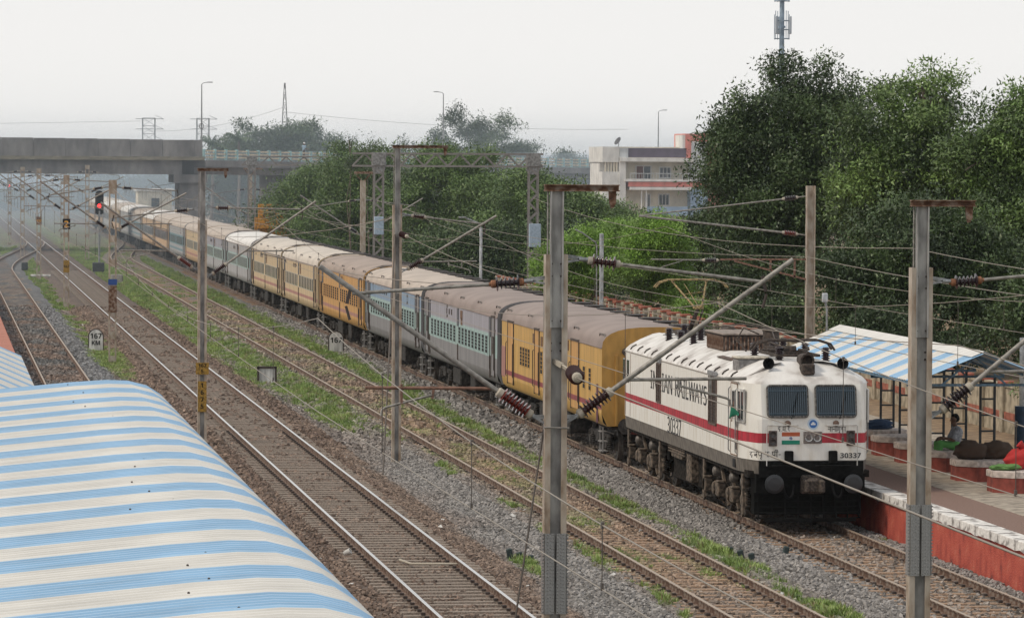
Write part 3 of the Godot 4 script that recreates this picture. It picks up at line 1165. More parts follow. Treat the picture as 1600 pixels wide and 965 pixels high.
func cantilever(t: Node3D, s: float, y0: float, opt := {}) -> void:
	# bracket, stay, register tube and steady arm for one track; t's origin is at the mast foot (world height y0)
	var w := func(dx: float, y: float) -> Vector3: return Vector3(s * dx, y - y0, 0)
	var k: float = opt.get("k", 1.0)
	var sy: float = opt.get("stay", 7.33)
	var ey: float = opt.get("stay_end", 7.03)
	var by: float = opt.get("foot", 5.2)
	var ty: float = opt.get("tip", 7.32)
	var off: float = opt.get("off", 0.15)
	var steel: Material = opt.get("steel", M.tube_steel)
	var glaze: Material = opt.get("glaze", M.glaze_brown)
	var glaze2: Material = opt.get("glaze2", glaze)
	var thick: float = opt.get("thick", 1.0)
	# stay
	var fit := MB.new()
	fit.bar(w.call(off - 0.02, sy + 0.03), w.call(0.34, sy), 0.03, 0.05)
	fit.bar(w.call(off - 0.02, sy - 0.05), w.call(0.34, sy - 0.01), 0.03, 0.03)
	fit.tube([w.call(0.3, sy - 0.01), w.call(0.42, sy - 0.02)], 0.03, 8)
	obj(fit, "stay_fitting", M.galv, t)
	var sd: Vector3 = (w.call(2.71 * k, ey) as Vector3) - (w.call(0.45, sy - 0.02) as Vector3)
	sd = sd.normalized()
	var i0: Vector3 = w.call(0.47, sy - 0.03)
	var i1: Vector3 = i0 + sd * 0.33
	insulator(t, i0, i1, 0.085 * thick, 6, glaze, opt.get("cap", M.cap_cement), true)
	var st := MB.new()
	st.tube([i1 + sd * 0.03, w.call(2.71 * k, ey)], 0.024 * thick, 10)
	obj(st, "stay_tube", steel, t)
	# bracket
	var bd: Vector3 = ((w.call(3.14 * k, ty) as Vector3) - (w.call(off + 0.06, by) as Vector3)).normalized()
	var b0: Vector3 = (w.call(off + 0.03, by) as Vector3) + bd * 0.22
	var b1 := b0 + bd * 0.42
	var bf := MB.new()
	bf.bar(w.call(off - 0.06, by - 0.04), b0 - bd * 0.04, 0.06, 0.03)
	bf.bar(w.call(off - 0.04, by + 0.07), b0 - bd * 0.1, 0.03, 0.05)
	bf.tube([b0 - bd * 0.1, b0], 0.035, 8)
	obj(bf, "bracket_fitting", M.galv, t)
	insulator(t, b0, b1, 0.105 * thick, 8, glaze2, M.cap_cement)
	var bt := MB.new()
	bt.tube([b1 + bd * 0.02, w.call(3.14 * k, ty)], 0.034 * thick, 12)
	obj(bt, "bracket_tube", steel, t)
	# suspension clamp at the joint
	var cl := MB.new()
	cl.bar(w.call(2.71 * k + 0.02, ey + 0.07), w.call(2.71 * k + 0.07, ey - 0.13), 0.035, 0.04)
	cl.tube([w.call(2.71 * k + 0.08, ey - 0.16), w.call(2.71 * k + 0.03, ey - 0.34)], 0.02, 6)
	obj(cl, "suspension_clamp", M.clip, t)
	# register tube and steady arm
	var ry: float = opt.get("reg", 5.75)
	var tt: float = (ry - by) / (ty - by)
	var rx: float = lerpf(off + 0.06, 3.14 * k, tt)
	var rt := MB.new()
	rt.tube([w.call(rx, ry), w.call(2.53 * k, ry + 0.015)], 0.022 * thick, 8)
	rt.bar(w.call(1.62 * k, ry + 0.03), w.call(1.64 * k, ry - 0.13), 0.03, 0.03)
	rt.bar(w.call(2.05 * k, ry + 0.06), w.call(2.05 * k, ry - 0.2), 0.03, 0.03)
	obj(rt, "register_tube", opt.get("reg_steel", steel), t)
	var sa := MB.new()
	sa.tube([w.call(1.6 * k, ry - 0.07), w.call(2.26 * k, ry - 0.24), w.call(2.31 * k, ry - 0.27), w.call(2.32 * k, ry - 0.35)], 0.016 * thick, 8)
	obj(sa, "steady_arm", steel, t)

func h_mast(t: Node3D, y0: float, foot: float, main_top: float, top: float, arm_dx: float, wide := 0.28) -> void:
	# two channels back to back, a lighter post clamped in at the top, an arm across it
	var Y := func(y: float) -> float: return y - y0
	for s in [-1.0, 1.0]:
		var c := MB.new()
		var x0: float = s * wide * 0.5
		c.span(Vector3(x0 - s * 0.018, Y.call(foot), -0.1), Vector3(x0, Y.call(main_top), 0.1))
		c.span(Vector3(x0 - s * 0.075, Y.call(foot), 0.085), Vector3(x0 - s * 0.018, Y.call(main_top), 0.1))
		c.span(Vector3(x0 - s * 0.075, Y.call(foot), -0.1), Vector3(x0 - s * 0.018, Y.call(main_top), -0.085))
		obj(c, "channel", M.mast, t)
	var web := MB.new()
	web.span(Vector3(-wide * 0.5 + 0.018, Y.call(foot), -0.014), Vector3(wide * 0.5 - 0.018, Y.call(main_top - 0.02), 0.014))
	obj(web, "web_plate", M.mast_web, t)
	if top > main_top:
		var e := MB.new()
		var ew := wide * 0.3
		e.span(Vector3(-ew, Y.call(main_top - 0.95), 0.03), Vector3(ew, Y.call(top), 0.05))
		e.span(Vector3(-ew, Y.call(main_top - 0.95), 0.05), Vector3(-ew + 0.02, Y.call(top), 0.11))
		e.span(Vector3(ew - 0.02, Y.call(main_top - 0.95), 0.05), Vector3(ew, Y.call(top), 0.11))
		obj(e, "extension_post", M.mast_web, t)
		var g := MB.new()
		g.tube([Vector3(-ew - 0.03, Y.call(main_top - 0.1), 0.06), Vector3(-ew - 0.03, Y.call(top), 0.06)], 0.012, 6)
		obj(g, "earth_rod", M.tube_steel, t)
		var a := MB.new()
		var ya: float = Y.call(top)
		a.span(Vector3(-wide * 0.5 - 0.02, ya, 0.0), Vector3(arm_dx, ya + 0.014, 0.12))
		a.span(Vector3(-wide * 0.5 - 0.02, ya + 0.014, 0.045), Vector3(arm_dx - 0.005, ya + 0.075, 0.06))
		a.span(Vector3(-wide * 0.5 - 0.02, ya + 0.075, 0.0), Vector3(arm_dx, ya + 0.088, 0.12))
		obj(a, "top_arm", M.rust, t)
		var hk := MB.new()
		hk.prism(PackedVector2Array([Vector2(-0.05, 0), Vector2(0.05, 0), Vector2(0.05, -0.1), Vector2(0.02, -0.21), Vector2(-0.02, -0.22), Vector2(-0.045, -0.1)]), Vector3(arm_dx - 0.09, ya, 0.03), Basis(), 0.04)
		hk.lathe(Vector3(arm_dx - 0.09, ya - 0.14, 0.05), Vector3.BACK, [[0.0, 0.0], [0.045, 0.0], [0.045, 0.05], [0.0, 0.05]], 10)
		obj(hk, "hook", M.rust, t)
	var bolts := MB.new()
	for y in [main_top - 0.12, main_top - 0.28, main_top - 0.86, main_top - 1.15, main_top - 1.25]:
		for x in [-0.06, 0.06]:
			bolts.lathe(Vector3(x * wide / 0.28, Y.call(y), 0.05 if y > main_top - 1.0 else 0.014), Vector3.BACK, [[0.014, 0], [0.014, 0.02], [0, 0.02]], 6)
	obj(bolts, "bolts", M.clip, t)

func anti_climb(t: Node3D, y0: float, lo: float, hi: float, wide := 0.28) -> void:
	# punched, toothed plates wrapped round the post
	for s in [-1.0, 1.0]:
		var g := MB.new()
		g.box(Vector3(s * (wide * 0.25 + 0.005), (lo + hi) * 0.5 - y0, 0.112), Vector3(wide * 0.5 - 0.02, hi - lo, 0.006))
		g.box(Vector3(s * (wide * 0.5 + 0.006), (lo + hi) * 0.5 - y0, 0.0), Vector3(0.006, hi - lo, 0.22))
		var n := int((hi - lo) / 0.045)
		for k in n:
			var y := lo + (k + 0.5) * (hi - lo) / n - y0
			g.tri(Vector3(s * (wide * 0.5 + 0.008), y - 0.016, 0.1), Vector3(s * (wide * 0.5 + 0.008), y + 0.016, 0.1), Vector3(s * (wide * 0.5 + 0.035), y, 0.11))
			for q in 3:
				g.tri(Vector3(s * (0.03 + q * 0.038) - 0.01, y + 0.01 * (q % 2), 0.116), Vector3(s * (0.03 + q * 0.038) + 0.01, y + 0.01 * (q % 2), 0.116), Vector3(s * (0.03 + q * 0.038), y + 0.012 + 0.01 * (q % 2), 0.13))
		obj(g, "anti_climb_plate", M.perforated, t)

func battened_mast(t: Node3D, y0: float, foot: float, top: float, wide: float, step := 1.05) -> void:
	for s in [-1.0, 1.0]:
		var c := MB.new()
		c.span(Vector3(s * wide * 0.5 - 0.035, foot - y0, -0.09), Vector3(s * wide * 0.5 + 0.035, top - y0, 0.09))
		obj(c, "channel", M.mast, t)
	var y := foot + 0.3
	while y < top - 0.2:
		var b := MB.new()
		b.span(Vector3(-wide * 0.5 + 0.036, y - y0, -0.1), Vector3(wide * 0.5 - 0.036, y + 0.3 - y0, 0.1))
		obj(b, "batten_plate", M.mast, t)
		y += step
	var cp := MB.new()
	cp.span(Vector3(-wide * 0.5 - 0.04, top - 0.35 - y0, 0.091), Vector3(wide * 0.5 + 0.04, top - y0, 0.105))
	obj(cp, "head_plate", M.mast, t)

func plate(t: Node3D, y: float, size: Vector2, text: Array, m: Material, ink: Material, z := 0.13) -> void:
	var b := MB.new()
	b.box(Vector3(0, y, z), Vector3(size.x, size.y, 0.01))
	var o := obj(b, "number_plate", m, t)
	for k in text.size():
		words(text[k], "lettering", o, ink, Vector3(0, y + size.y * 0.5 - size.y * (k + 0.5) / text.size(), z + 0.006), minf(size.y / text.size() * 0.62, size.x * 1.25 / (text[k] as String).length()))

func masts() -> void:
	var grp := "overhead line masts"
	# the two near masts
	var t := thing("catenary_mast", P(8.0, -0.3, 53.9), "tall steel mast in front of the yellow coach with arms both ways", "catenary mast", grp)
	h_mast(t, -0.3, -0.5, 7.38, 8.2, 0.82, 0.29)
	anti_climb(t, -0.3, 2.71, 3.76, 0.29)
	cantilever(t, 1.0, -0.3, {})
	cantilever(t, -1.0, -0.3, {"stay": 7.05, "stay_end": 6.87, "tip": 7.22, "k": 0.98, "reg": 5.64, "glaze": M.glaze_dark, "glaze2": M.glaze_red, "cap": M.cap_rust, "reg_steel": M.tube_rust})
	# end-on anchor insulator with its link
	var lk := MB.new()
	lk.bar(Vector3(-0.02, 6.3, 0.02), Vector3(0.07, 6.24, 0.16), 0.05, 0.06)
	lk.tube([Vector3(0.07, 6.25, 0.18), Vector3(0.16, 6.18, 0.42)], 0.016, 6)
	lk.tube([Vector3(0.08, 6.22, 0.18), Vector3(0.17, 6.15, 0.42)], 0.016, 6)
	obj(lk, "anchor_link", M.cap_cement, t)
	insulator(t, Vector3(0.165, 6.17, 0.46), Vector3(0.15, 6.13, 0.88), 0.105, 7, M.glaze_brown, M.cap_cement)
	var cl := MB.new()
	cl.tube([Vector3(-0.16, 5.44, 0.12), Vector3(0.17, 5.43, 0.12)], 0.012, 6)
	obj(cl, "clamp_bolt", M.tube_steel, t)
	t = thing("catenary_mast", P(13.3, -0.3, 55.77), "tall steel mast standing in front of the platform and trees", "catenary mast", grp)
	h_mast(t, -0.3, -0.5, 7.17, 8.0, 0.74, 0.29)
	anti_climb(t, -0.3, 2.98, 3.95, 0.29)
	cantilever(t, 1.0, -0.3, {"stay": 7.0, "stay_end": 7.15, "k": 0.9, "foot": 5.12, "tip": 7.3, "glaze": M.glaze_dark, "cap": M.cap_rust})
	# second pair
	t = thing("catenary_mast", P(8.22, -0.3, 129.9), "rusty steel mast with a yellow number band beside the polished rails", "catenary mast", grp)
	h_mast(t, -0.3, -0.5, 6.7, 8.22, 0.8, 0.28)
	cantilever(t, 1.0, -0.3, {"stay": 7.12, "stay_end": 7.05, "k": 1.12, "foot": 4.95, "tip": 7.3})
	cantilever(t, -1.0, -0.3, {"stay": 7.05, "stay_end": 6.78, "foot": 5.15, "tip": 7.24, "glaze": M.glaze_dark, "glaze2": M.glaze_red})
	plate(t, 2.42, Vector2(0.4, 0.36), ["167", "5"], M.plate_yellow, M.black)
	var yb := MB.new()
	yb.box(Vector3(0, 1.55, 0.104), Vector3(0.27, 0.95, 0.008))
	var ybo := obj(yb, "yellow_band", M.plate_yellow, t)
	for k in 4:
		words(["1", "6", "7", "5"][k], "lettering", ybo, M.black, Vector3(0, 1.9 - k * 0.22, 0.109), 0.14)
	t = thing("catenary_mast", P(13.52, -0.3, 123.0), "tallest steel mast with a long rusty top arm, in front of the grey coaches", "catenary mast", grp)
	h_mast(t, -0.3, -0.6, 7.27, 8.94, 1.5, 0.27)
	cantilever(t, 1.0, -0.3, {"stay": 6.98, "stay_end": 6.72, "foot": 5.3, "tip": 6.96, "k": 0.94, "reg": 5.6})
	insulator(t, Vector3(0.1, 6.72, 0.15), Vector3(0.22, 6.66, 0.55), 0.09, 6, M.glaze_brown, M.cap_cement)
	# battened masts going away
	var rows := [[7.69, 183.2, 7.66, "battened mast with a blue band beside the kilometre stone"], [7.75, 249.6, 7.61, "battened mast with the black and yellow number two plate"], [7.6, 309.5, 7.83, "battened mast beside the turnout with a small yellow plate"]]
	for r in rows:
		t = thing("catenary_mast", P(r[0], -0.4, r[1]), r[3], "catenary mast", grp)
		battened_mast(t, -0.4, -0.6, r[2], 0.27)
		cantilever(t, 1.0, -0.4, {"stay": 7.35, "stay_end": 7.2, "foot": 5.5, "tip": 7.1, "glaze": M.glaze_dark, "thick": 1.15, "k": 1.02})
		cantilever(t, -1.0, -0.4, {"stay": 7.35, "stay_end": 7.0, "foot": 5.5, "tip": 7.6, "glaze": M.glaze_dark, "thick": 1.15})
		if r[1] < 200:
			var bb := MB.new()
			bb.span(Vector3(-0.19, 3.5, 0.106), Vector3(0.19, 3.75, 0.12))
			obj(bb, "blue_band", M.blue_paint, t)
			var rb := MB.new()
			rb.span(Vector3(-0.18, 2.3, 0.106), Vector3(0.18, 3.45, 0.118))
			obj(rb, "rust_plate", M.rust, t)
		elif r[1] < 260:
			plate(t, 5.1, Vector2(0.46, 0.62), ["2"], M.black, mat("yellow_ink", lin(0.75, 0.38, 0.05), 0.6))
			plate(t, 2.6, Vector2(0.36, 0.7), ["167"], M.plate_yellow, M.black)
		else:
			plate(t, 4.4, Vector2(0.4, 0.6), ["167"], M.rust, mat("yellow_ink", lin(0.75, 0.38, 0.05), 0.6))
	for r in [[13.2, 367.0, 8.0, "battened mast in the haze just past the red signal"], [13.0, 432.0, 8.0, "battened mast under the bridge nearest the tail of the train"], [7.7, 372.0, 7.8, "hazy battened mast beyond the turnout, left of the signal"], [7.7, 436.0, 7.8, "faint battened mast standing under the bridge deck"]]:
		t = thing("catenary_mast", P(r[0], -0.5, r[1]), r[3], "catenary mast", grp)
		battened_mast(t, -0.5, -0.7, r[2], 0.3)
		cantilever(t, 1.0, -0.5, {"stay": 7.45, "stay_end": 7.1, "foot": 5.6, "tip": 7.0, "glaze": M.glaze_dark, "thick": 1.25})
		cantilever(t, -1.0, -0.5, {"stay": 7.45, "stay_end": 7.1, "foot": 5.6, "tip": 7.2, "glaze": M.glaze_dark, "thick": 1.25})
	# platform mast with its long arms over the train
	t = thing("catenary_mast", P(24.72, 0.8, 117.2), "plain steel platform mast between the roof canopy and the locomotive", "catenary mast", grp)
	var c := MB.new()
	for s in [-1.0, 1.0]:
		c.span(Vector3(s * 0.1, -0.2, -0.1), Vector3(s * 0.125, 7.12, 0.1))
	c.span(Vector3(-0.1, -0.2, -0.012), Vector3(0.1, 7.12, 0.012))
	obj(c, "post", M.mast, t)
	for q in [[6.82, -0.12, "upper"], [5.72, -0.2, "lower"]]:
		var hi: bool = q[2] == "upper"
		var e := Vector3(-4.95, 6.25, 0)
		var a := Vector3(-0.15, q[0], 0)
		var u := (e - a).normalized()
		insulator(t, a + u * 0.28, a + u * 0.62, 0.075, 7, M.glaze_dark if hi else M.glaze_red, M.cap_cement)
		var b := MB.new()
		b.tube([a, a + u * 0.22], 0.02, 6)
		b.tube([a + u * 0.66, e], 0.022 if hi else 0.032, 10)
		obj(b, "stay_tube" if hi else "bracket_tube", M.tube_steel, t)
	var tr := MB.new()
	tr.bar(Vector3(-2.6, 5.02, 0), Vector3(-0.12, 5.03, 0), 0.05, 0.05)
	tr.bar(Vector3(-2.2, 4.98, 0), Vector3(-0.12, 4.46, 0), 0.05, 0.05)
	tr.bar(Vector3(-0.45, 5.0, 0), Vector3(-0.45, 4.5, 0), 0.05, 0.05)
	tr.bar(Vector3(-1.15, 5.0, 0), Vector3(-1.15, 4.7, 0), 0.05, 0.05)
	obj(tr, "drop_frame", M.tube_rust, t)
	insulator(t, Vector3(-2.72, 5.0, 0), Vector3(-3.06, 5.0, 0), 0.075, 6, M.glaze_dark, M.cap_cement)
	var rr := MB.new()
	rr.tube([Vector3(-3.1, 5.0, 0), Vector3(-4.6, 5.02, 0)], 0.02, 8)
	rr.tube([Vector3(-3.7, 4.98, 0), Vector3(-4.3, 4.8, 0), Vector3(-4.36, 4.72, 0)], 0.014, 6)
	obj(rr, "register_tube", M.tube_steel, t)
	# T-headed masts behind the train
	for r in [[24.35, 239.5, "T-headed mast behind the train, left of the lattice portal column"], [24.1, 323.0, "T-headed mast fading in haze behind the yellow name board"], [24.3, 412.0, "faint T-headed mast standing by the bridge pier"]]:
		t = thing("catenary_mast", P(r[0], -0.3, r[1]), r[2], "catenary mast", grp)
		var hm := MB.new()
		hm.span(Vector3(-0.15, -0.2, -0.15), Vector3(0.15, 7.7, 0.15))
		obj(hm, "post", M.mast, t)
		var th := MB.new()
		th.bar(Vector3(-0.5, 8.15, 0), Vector3(0.95, 8.15, 0), 0.2, 0.14)
		th.bar(Vector3(-0.4, 8.05, 0), Vector3(0, 7.6, 0), 0.06, 0.06)
		th.bar(Vector3(0.4, 8.05, 0), Vector3(0, 7.6, 0), 0.06, 0.06)
		obj(th, "top_arm", M.rust, t)
		cantilever(t, 1.0, -0.3, {"stay": 6.3, "stay_end": 5.95, "foot": 4.4, "tip": 6.4, "glaze": M.glaze_dark, "thick": 1.15, "k": 1.1})
		cantilever(t, -1.0, -0.3, {"stay": 6.3, "stay_end": 5.85, "foot": 4.3, "tip": 6.55, "glaze": M.glaze_dark, "thick": 1.15, "k": 1.15})
	# lattice portals
	portal(22.0, 32.2, 222.0, 8.25, 8.95, [23.4, 31.7], true, "lattice steel portal with a pale blue box on its column")
	portal(21.8, 29.4, 300.0, 8.15, 8.8, [22.5, 29.0], false, "hazy lattice steel portal in front of the bridge railing")

func portal(x0: float, x1: float, d: float, lo: float, hi: float, cols: Array, boxed: bool, label: String) -> void:
	var t := thing("lattice_portal", P(x0, -0.3, d), label, "lattice portal", "lattice portals behind the train")
	var w := 0.24
	var m: Material = mat("portal_steel", lin(0.24, 0.225, 0.215), 0.7, "soft", Vector3(0.6, 0.3, 0.6), 0.1)
	for cx in cols:
		var c := MB.new()
		var n := int((lo + 0.3) / 0.46)
		for sx in [-1.0, 1.0]:
			for sz in [-1.0, 1.0]:
				c.box(Vector3(cx - x0 + sx * w, (lo + 0.3) * 0.5, sz * w), Vector3(0.07, lo + 0.3, 0.07))
		for k in n:
			var y0 := (lo + 0.3) * k / n
			var y1 := (lo + 0.3) * (k + 1) / n
			var s := 1.0 if k % 2 == 0 else -1.0
			for z in [-w, w]:
				c.bar(Vector3(cx - x0 - s * w, y0, z), Vector3(cx - x0 + s * w, y1, z), 0.05, 0.07)
		obj(c, "lattice_column", m, t)
		var cap := MB.new()
		cap.cbox(Vector3(cx - x0, hi - 0.02, 0), Vector3(0.72, 0.72, 0.6), 0.02)
		cap.prism(PackedVector2Array([Vector2(-0.36, 0), Vector2(0.36, 0), Vector2(0.24, -0.4), Vector2(-0.24, -0.4)]), Vector3(cx - x0, lo + 0.3, -0.25), Basis(), 0.5)
		obj(cap, "column_head", mat("portal_grey", lin(0.27, 0.27, 0.27), 0.7, "grime", Vector3(0.8, 0.8, 0.8)), t)
	var b := MB.new()
	for y in [lo + 0.32, hi + 0.28]:
		for z in [-0.22, 0.22]:
			b.bar(Vector3(0, y, z), Vector3(x1 - x0, y, z), 0.09, 0.10)
	var nb := int((x1 - x0) / 0.62)
	for k in nb:
		var a := (x1 - x0) * k / nb
		var e := (x1 - x0) * (k + 1) / nb
		for z in [-0.22, 0.22]:
			if k % 2 == 0:
				b.bar(Vector3(a, lo + 0.32, z), Vector3(e, hi + 0.28, z), 0.045, 0.06)
			else:
				b.bar(Vector3(a, hi + 0.28, z), Vector3(e, lo + 0.32, z), 0.045, 0.06)
	obj(b, "lattice_boom", m, t)
	if boxed:
		for e in [[cols[1] + 0.05, 4.9, 0.62, 1.25], [cols[0] - 0.02, 5.4, 0.5, 0.95]]:
			var q := MB.new()
			q.cbox(Vector3(e[0] - x0, e[1], 0.4), Vector3(e[2], e[3], 0.3), 0.03)
			obj(q, "equipment_box", mat("box_blue", lin(0.33, 0.42, 0.52), 0.6, "soft", Vector3(0.8, 0.8, 0.8)), t)

# ---------------------------------------------------------------- wires
func sagged(a: Vector3, b: Vector3, sag: float, n: int) -> Array:
	var pts := []
	for i in n + 1:
		var u := float(i) / n
		pts.append(a.lerp(b, u) - Vector3(0, sag * 4.0 * u * (1.0 - u), 0))
	return pts

func overhead(which: int, sup: Array, label: String) -> void:
	# contact wire, messenger wire and droppers over one track
	var t := thing("overhead_line", P(track_x(which, sup[0][0]), 5.45, sup[0][0]), label, "overhead line", "overhead lines above the tracks")
	var o := t.position
	var cw := MB.new()
	var mw := MB.new()
	var dr := MB.new()
	for i in sup.size() - 1:
		var a: Array = sup[i]
		var b: Array = sup[i + 1]
		var fa := 1.0 if i % 2 == 0 else -1.0
		var xa := track_x(which, a[0]) + 0.18 * fa
		var xb := track_x(which, b[0]) - 0.18 * fa
		var c0 := P(xa, a[1], a[0])
		var c1 := P(xb, b[1], b[0])
		var m0 := P(xa, a[2], a[0])
		var m1 := P(xb, b[2], b[0])
		var cp := sagged(c0, c1, 0.05, 8)
		var mp := sagged(m0, m1, 1.0 * (b[0] - a[0]) / 66.0, 16)
		var r := 0.0062 if a[0] < 150 else 0.0095
		for q in [[cw, cp], [mw, mp]]:
			var loc := []
			for p in q[1]:
				loc.append(p - o)
			q[0].tube(loc, r, 5, false)
		var nd := int((b[0] - a[0]) / 7.0)
		for k in range(1, nd):
			var u := float(k) / nd
			var pm := m0.lerp(m1, u) - Vector3(0, (1.0 * (b[0] - a[0]) / 66.0) * 4.0 * u * (1.0 - u), 0)
			var pc := c0.lerp(c1, u) - Vector3(0, 0.05 * 4.0 * u * (1.0 - u), 0)
			dr.tube([pm - o, pc - o], 0.0045 if a[0] < 150 else 0.008, 4, false)
			if a[0] < 140:
				dr.box(pc - o + Vector3(0, 0.02, 0), Vector3(0.02, 0.06, 0.05))
				dr.box(pm - o, Vector3(0.02, 0.05, 0.05))
	obj(cw, "contact_wire", M.wire, t)
	obj(mw, "messenger_wire", M.wire, t)
	obj(dr, "droppers", M.wire_dark, t)

func wires() -> void:
	overhead(0, [[-6, 5.5, 6.9], [54, 5.45, 6.75], [129.9, 5.5, 6.75], [183.2, 5.5, 7.0], [249.6, 5.5, 7.0], [309.5, 5.5, 7.0], [370, 5.5, 6.8], [434, 5.5, 6.6], [500, 5.5, 6.9], [570, 5.5, 6.9]], "overhead wires above the polished main line")
	overhead(1, [[-6, 5.5, 6.9], [55.8, 5.5, 6.9], [123, 5.5, 6.5], [183, 5.5, 6.8], [245, 5.5, 6.8], [308, 5.5, 6.8], [367, 5.5, 6.8], [432, 5.5, 6.6]], "overhead wires above the weedy track beside the train")
	overhead(2, [[-6, 5.45, 6.9], [55, 5.45, 6.9], [117.2, 5.45, 6.75], [180, 5.45, 6.5], [239.5, 5.4, 5.9], [323, 5.4, 5.9], [412, 5.4, 5.9], [480, 5.4, 6.2]], "overhead wires above the locomotive and coaches")
	overhead(3, [[-6, 5.45, 6.9], [53.9, 5.35, 6.55], [129.9, 5.45, 6.5], [183.2, 5.5, 6.8], [249.6, 5.5, 6.8], [309.5, 5.5, 6.8], [372, 5.5, 6.8]], "overhead wires above the loop track beside the red paving")
	# feeder and earth wires strung from mast to mast, and the anchored wires coming towards the footbridge
	var runs := [
		[P(8.15, 5.82, 53.0), P(6.73, 6.06, 16.0), 0.0, 0.009, "anchor wire running down from the end-on brown insulator"],
		[P(13.74, 6.36, 122.4), P(13.9, 6.1, 56.0), 0.6, 0.008, "anchor wire from the tallest mast towards the platform mast"],
		[P(13.9, 6.1, 56.0), P(14.4, 5.9, 20.0), 0.3, 0.008, "anchor wire continuing past the mast before the platform"],
		[P(24.6, 5.9, 117.2), P(24.2, 6.1, 50.0), 0.4, 0.01, "earth wire strung from the platform mast over the canopy"],
		[P(24.6, 5.9, 117.2), P(24.3, 6.6, 239.5), 0.8, 0.01, "earth wire strung from the platform mast above the coach roofs"],
		[P(31.7, 6.6, 222.0), P(26.0, 6.3, 110.0), 0.7, 0.012, "feeder wire from the lattice portal across the trees"],
		[P(26.0, 6.3, 110.0), P(24.0, 6.6, 50.0), 0.4, 0.01, "feeder wire above the platform canopy in front of the trees"],
		[P(8.1, 6.95, 53.9), P(8.2, 6.6, 129.9), 0.5, 0.008, "earth wire strung between the two steel masts beside the main line"],
		[P(8.2, 6.6, 129.9), P(7.69, 7.3, 183.2), 0.4, 0.01, "earth wire from the mast with the yellow band to the blue banded mast"],
		[P(7.69, 7.3, 183.2), P(7.75, 7.3, 249.6), 0.5, 0.012, "earth wire from the blue banded mast to the number two mast"],
		[P(7.75, 7.3, 249.6), P(7.6, 7.4, 309.5), 0.5, 0.012, "earth wire from the number two mast to the mast by the turnout"],
		[P(13.5, 6.9, 123.0), P(13.2, 7.2, 367.0), 2.4, 0.012, "long earth wire from the tallest mast to the hazy mast past the signal"],
		[P(13.45, 6.4, 122.9), P(12.6, -0.3, 118.0), 0.0, 0.022, "dark guy rod slanting down from the tallest mast"],
		[P(7.86, 5.1, 53.95), P(7.35, 2.2, 53.4), 0.0, 0.014, "dark earthing cable hanging beside the mast before the yellow coach"],
	]
	for q in runs:
		var mb := MB.new()
		var loc := []
		for p in sagged(q[0], q[1], q[2], 12):
			loc.append(p - q[0])
		mb.tube(loc, q[3], 6, true)
		var o := obj(mb, "guy_rod" if q[4].contains("guy rod") else ("earthing_cable" if q[4].contains("cable") else "line_wire"), M.wire_dark if q[4].begins_with("dark") else M.wire)
		o.position = q[0]
		tag(o, q[4], "guy rod" if q[4].contains("guy rod") else ("cable" if q[4].contains("cable") else "wire"), "wires strung from mast to mast")

# ---------------------------------------------------------------- locomotive (front towards the camera, +z)
func loco_ring(y: float, w: float, zf: float, chamfer := 0.3) -> Array:
	# plan outline at height y: full width w amidships, cab sides drawn in, rounded corners at the ends
	var pts := []
	for e in [1.0, -1.0]:
		var q := []
		q.append(Vector2(-w, 7.95))
		q.append(Vector2(-w + 0.05, 8.45))
		q.append(Vector2(-w + chamfer * 0.72, zf - 0.22))
		q.append(Vector2(-w + chamfer * 0.92, zf - 0.07))
		q.append(Vector2(-w + chamfer * 1.2, zf))
		q.append(Vector2(w - chamfer * 1.2, zf))
		q.append(Vector2(w - chamfer * 0.92, zf - 0.07))
		q.append(Vector2(w - chamfer * 0.72, zf - 0.22))
		q.append(Vector2(w - 0.05, 8.45))
		q.append(Vector2(w, 7.95))
		for p in q:
			pts.append(Vector3(p.x * e, y, p.y * e))
	return pts

func wheelset(parent: Node, at: Vector3, r: float, steel: Material) -> void:
	var w := MB.new()
	for s in [-1.0, 1.0]:
		w.lathe(at + Vector3(s * 0.78, 0, 0), Vector3(s, 0, 0), [[0.0, 0.0], [r + 0.03, 0.0], [r + 0.03, 0.03], [r, 0.04], [r - 0.005, 0.14], [r - 0.07, 0.145], [r - 0.09, 0.11], [0.2, 0.10], [0.16, 0.2], [0.0, 0.2]], 28)
	w.tube([at - Vector3(0.8, 0, 0), at + Vector3(0.8, 0, 0)], 0.09, 10)
	obj(w, "wheelset", steel, parent)

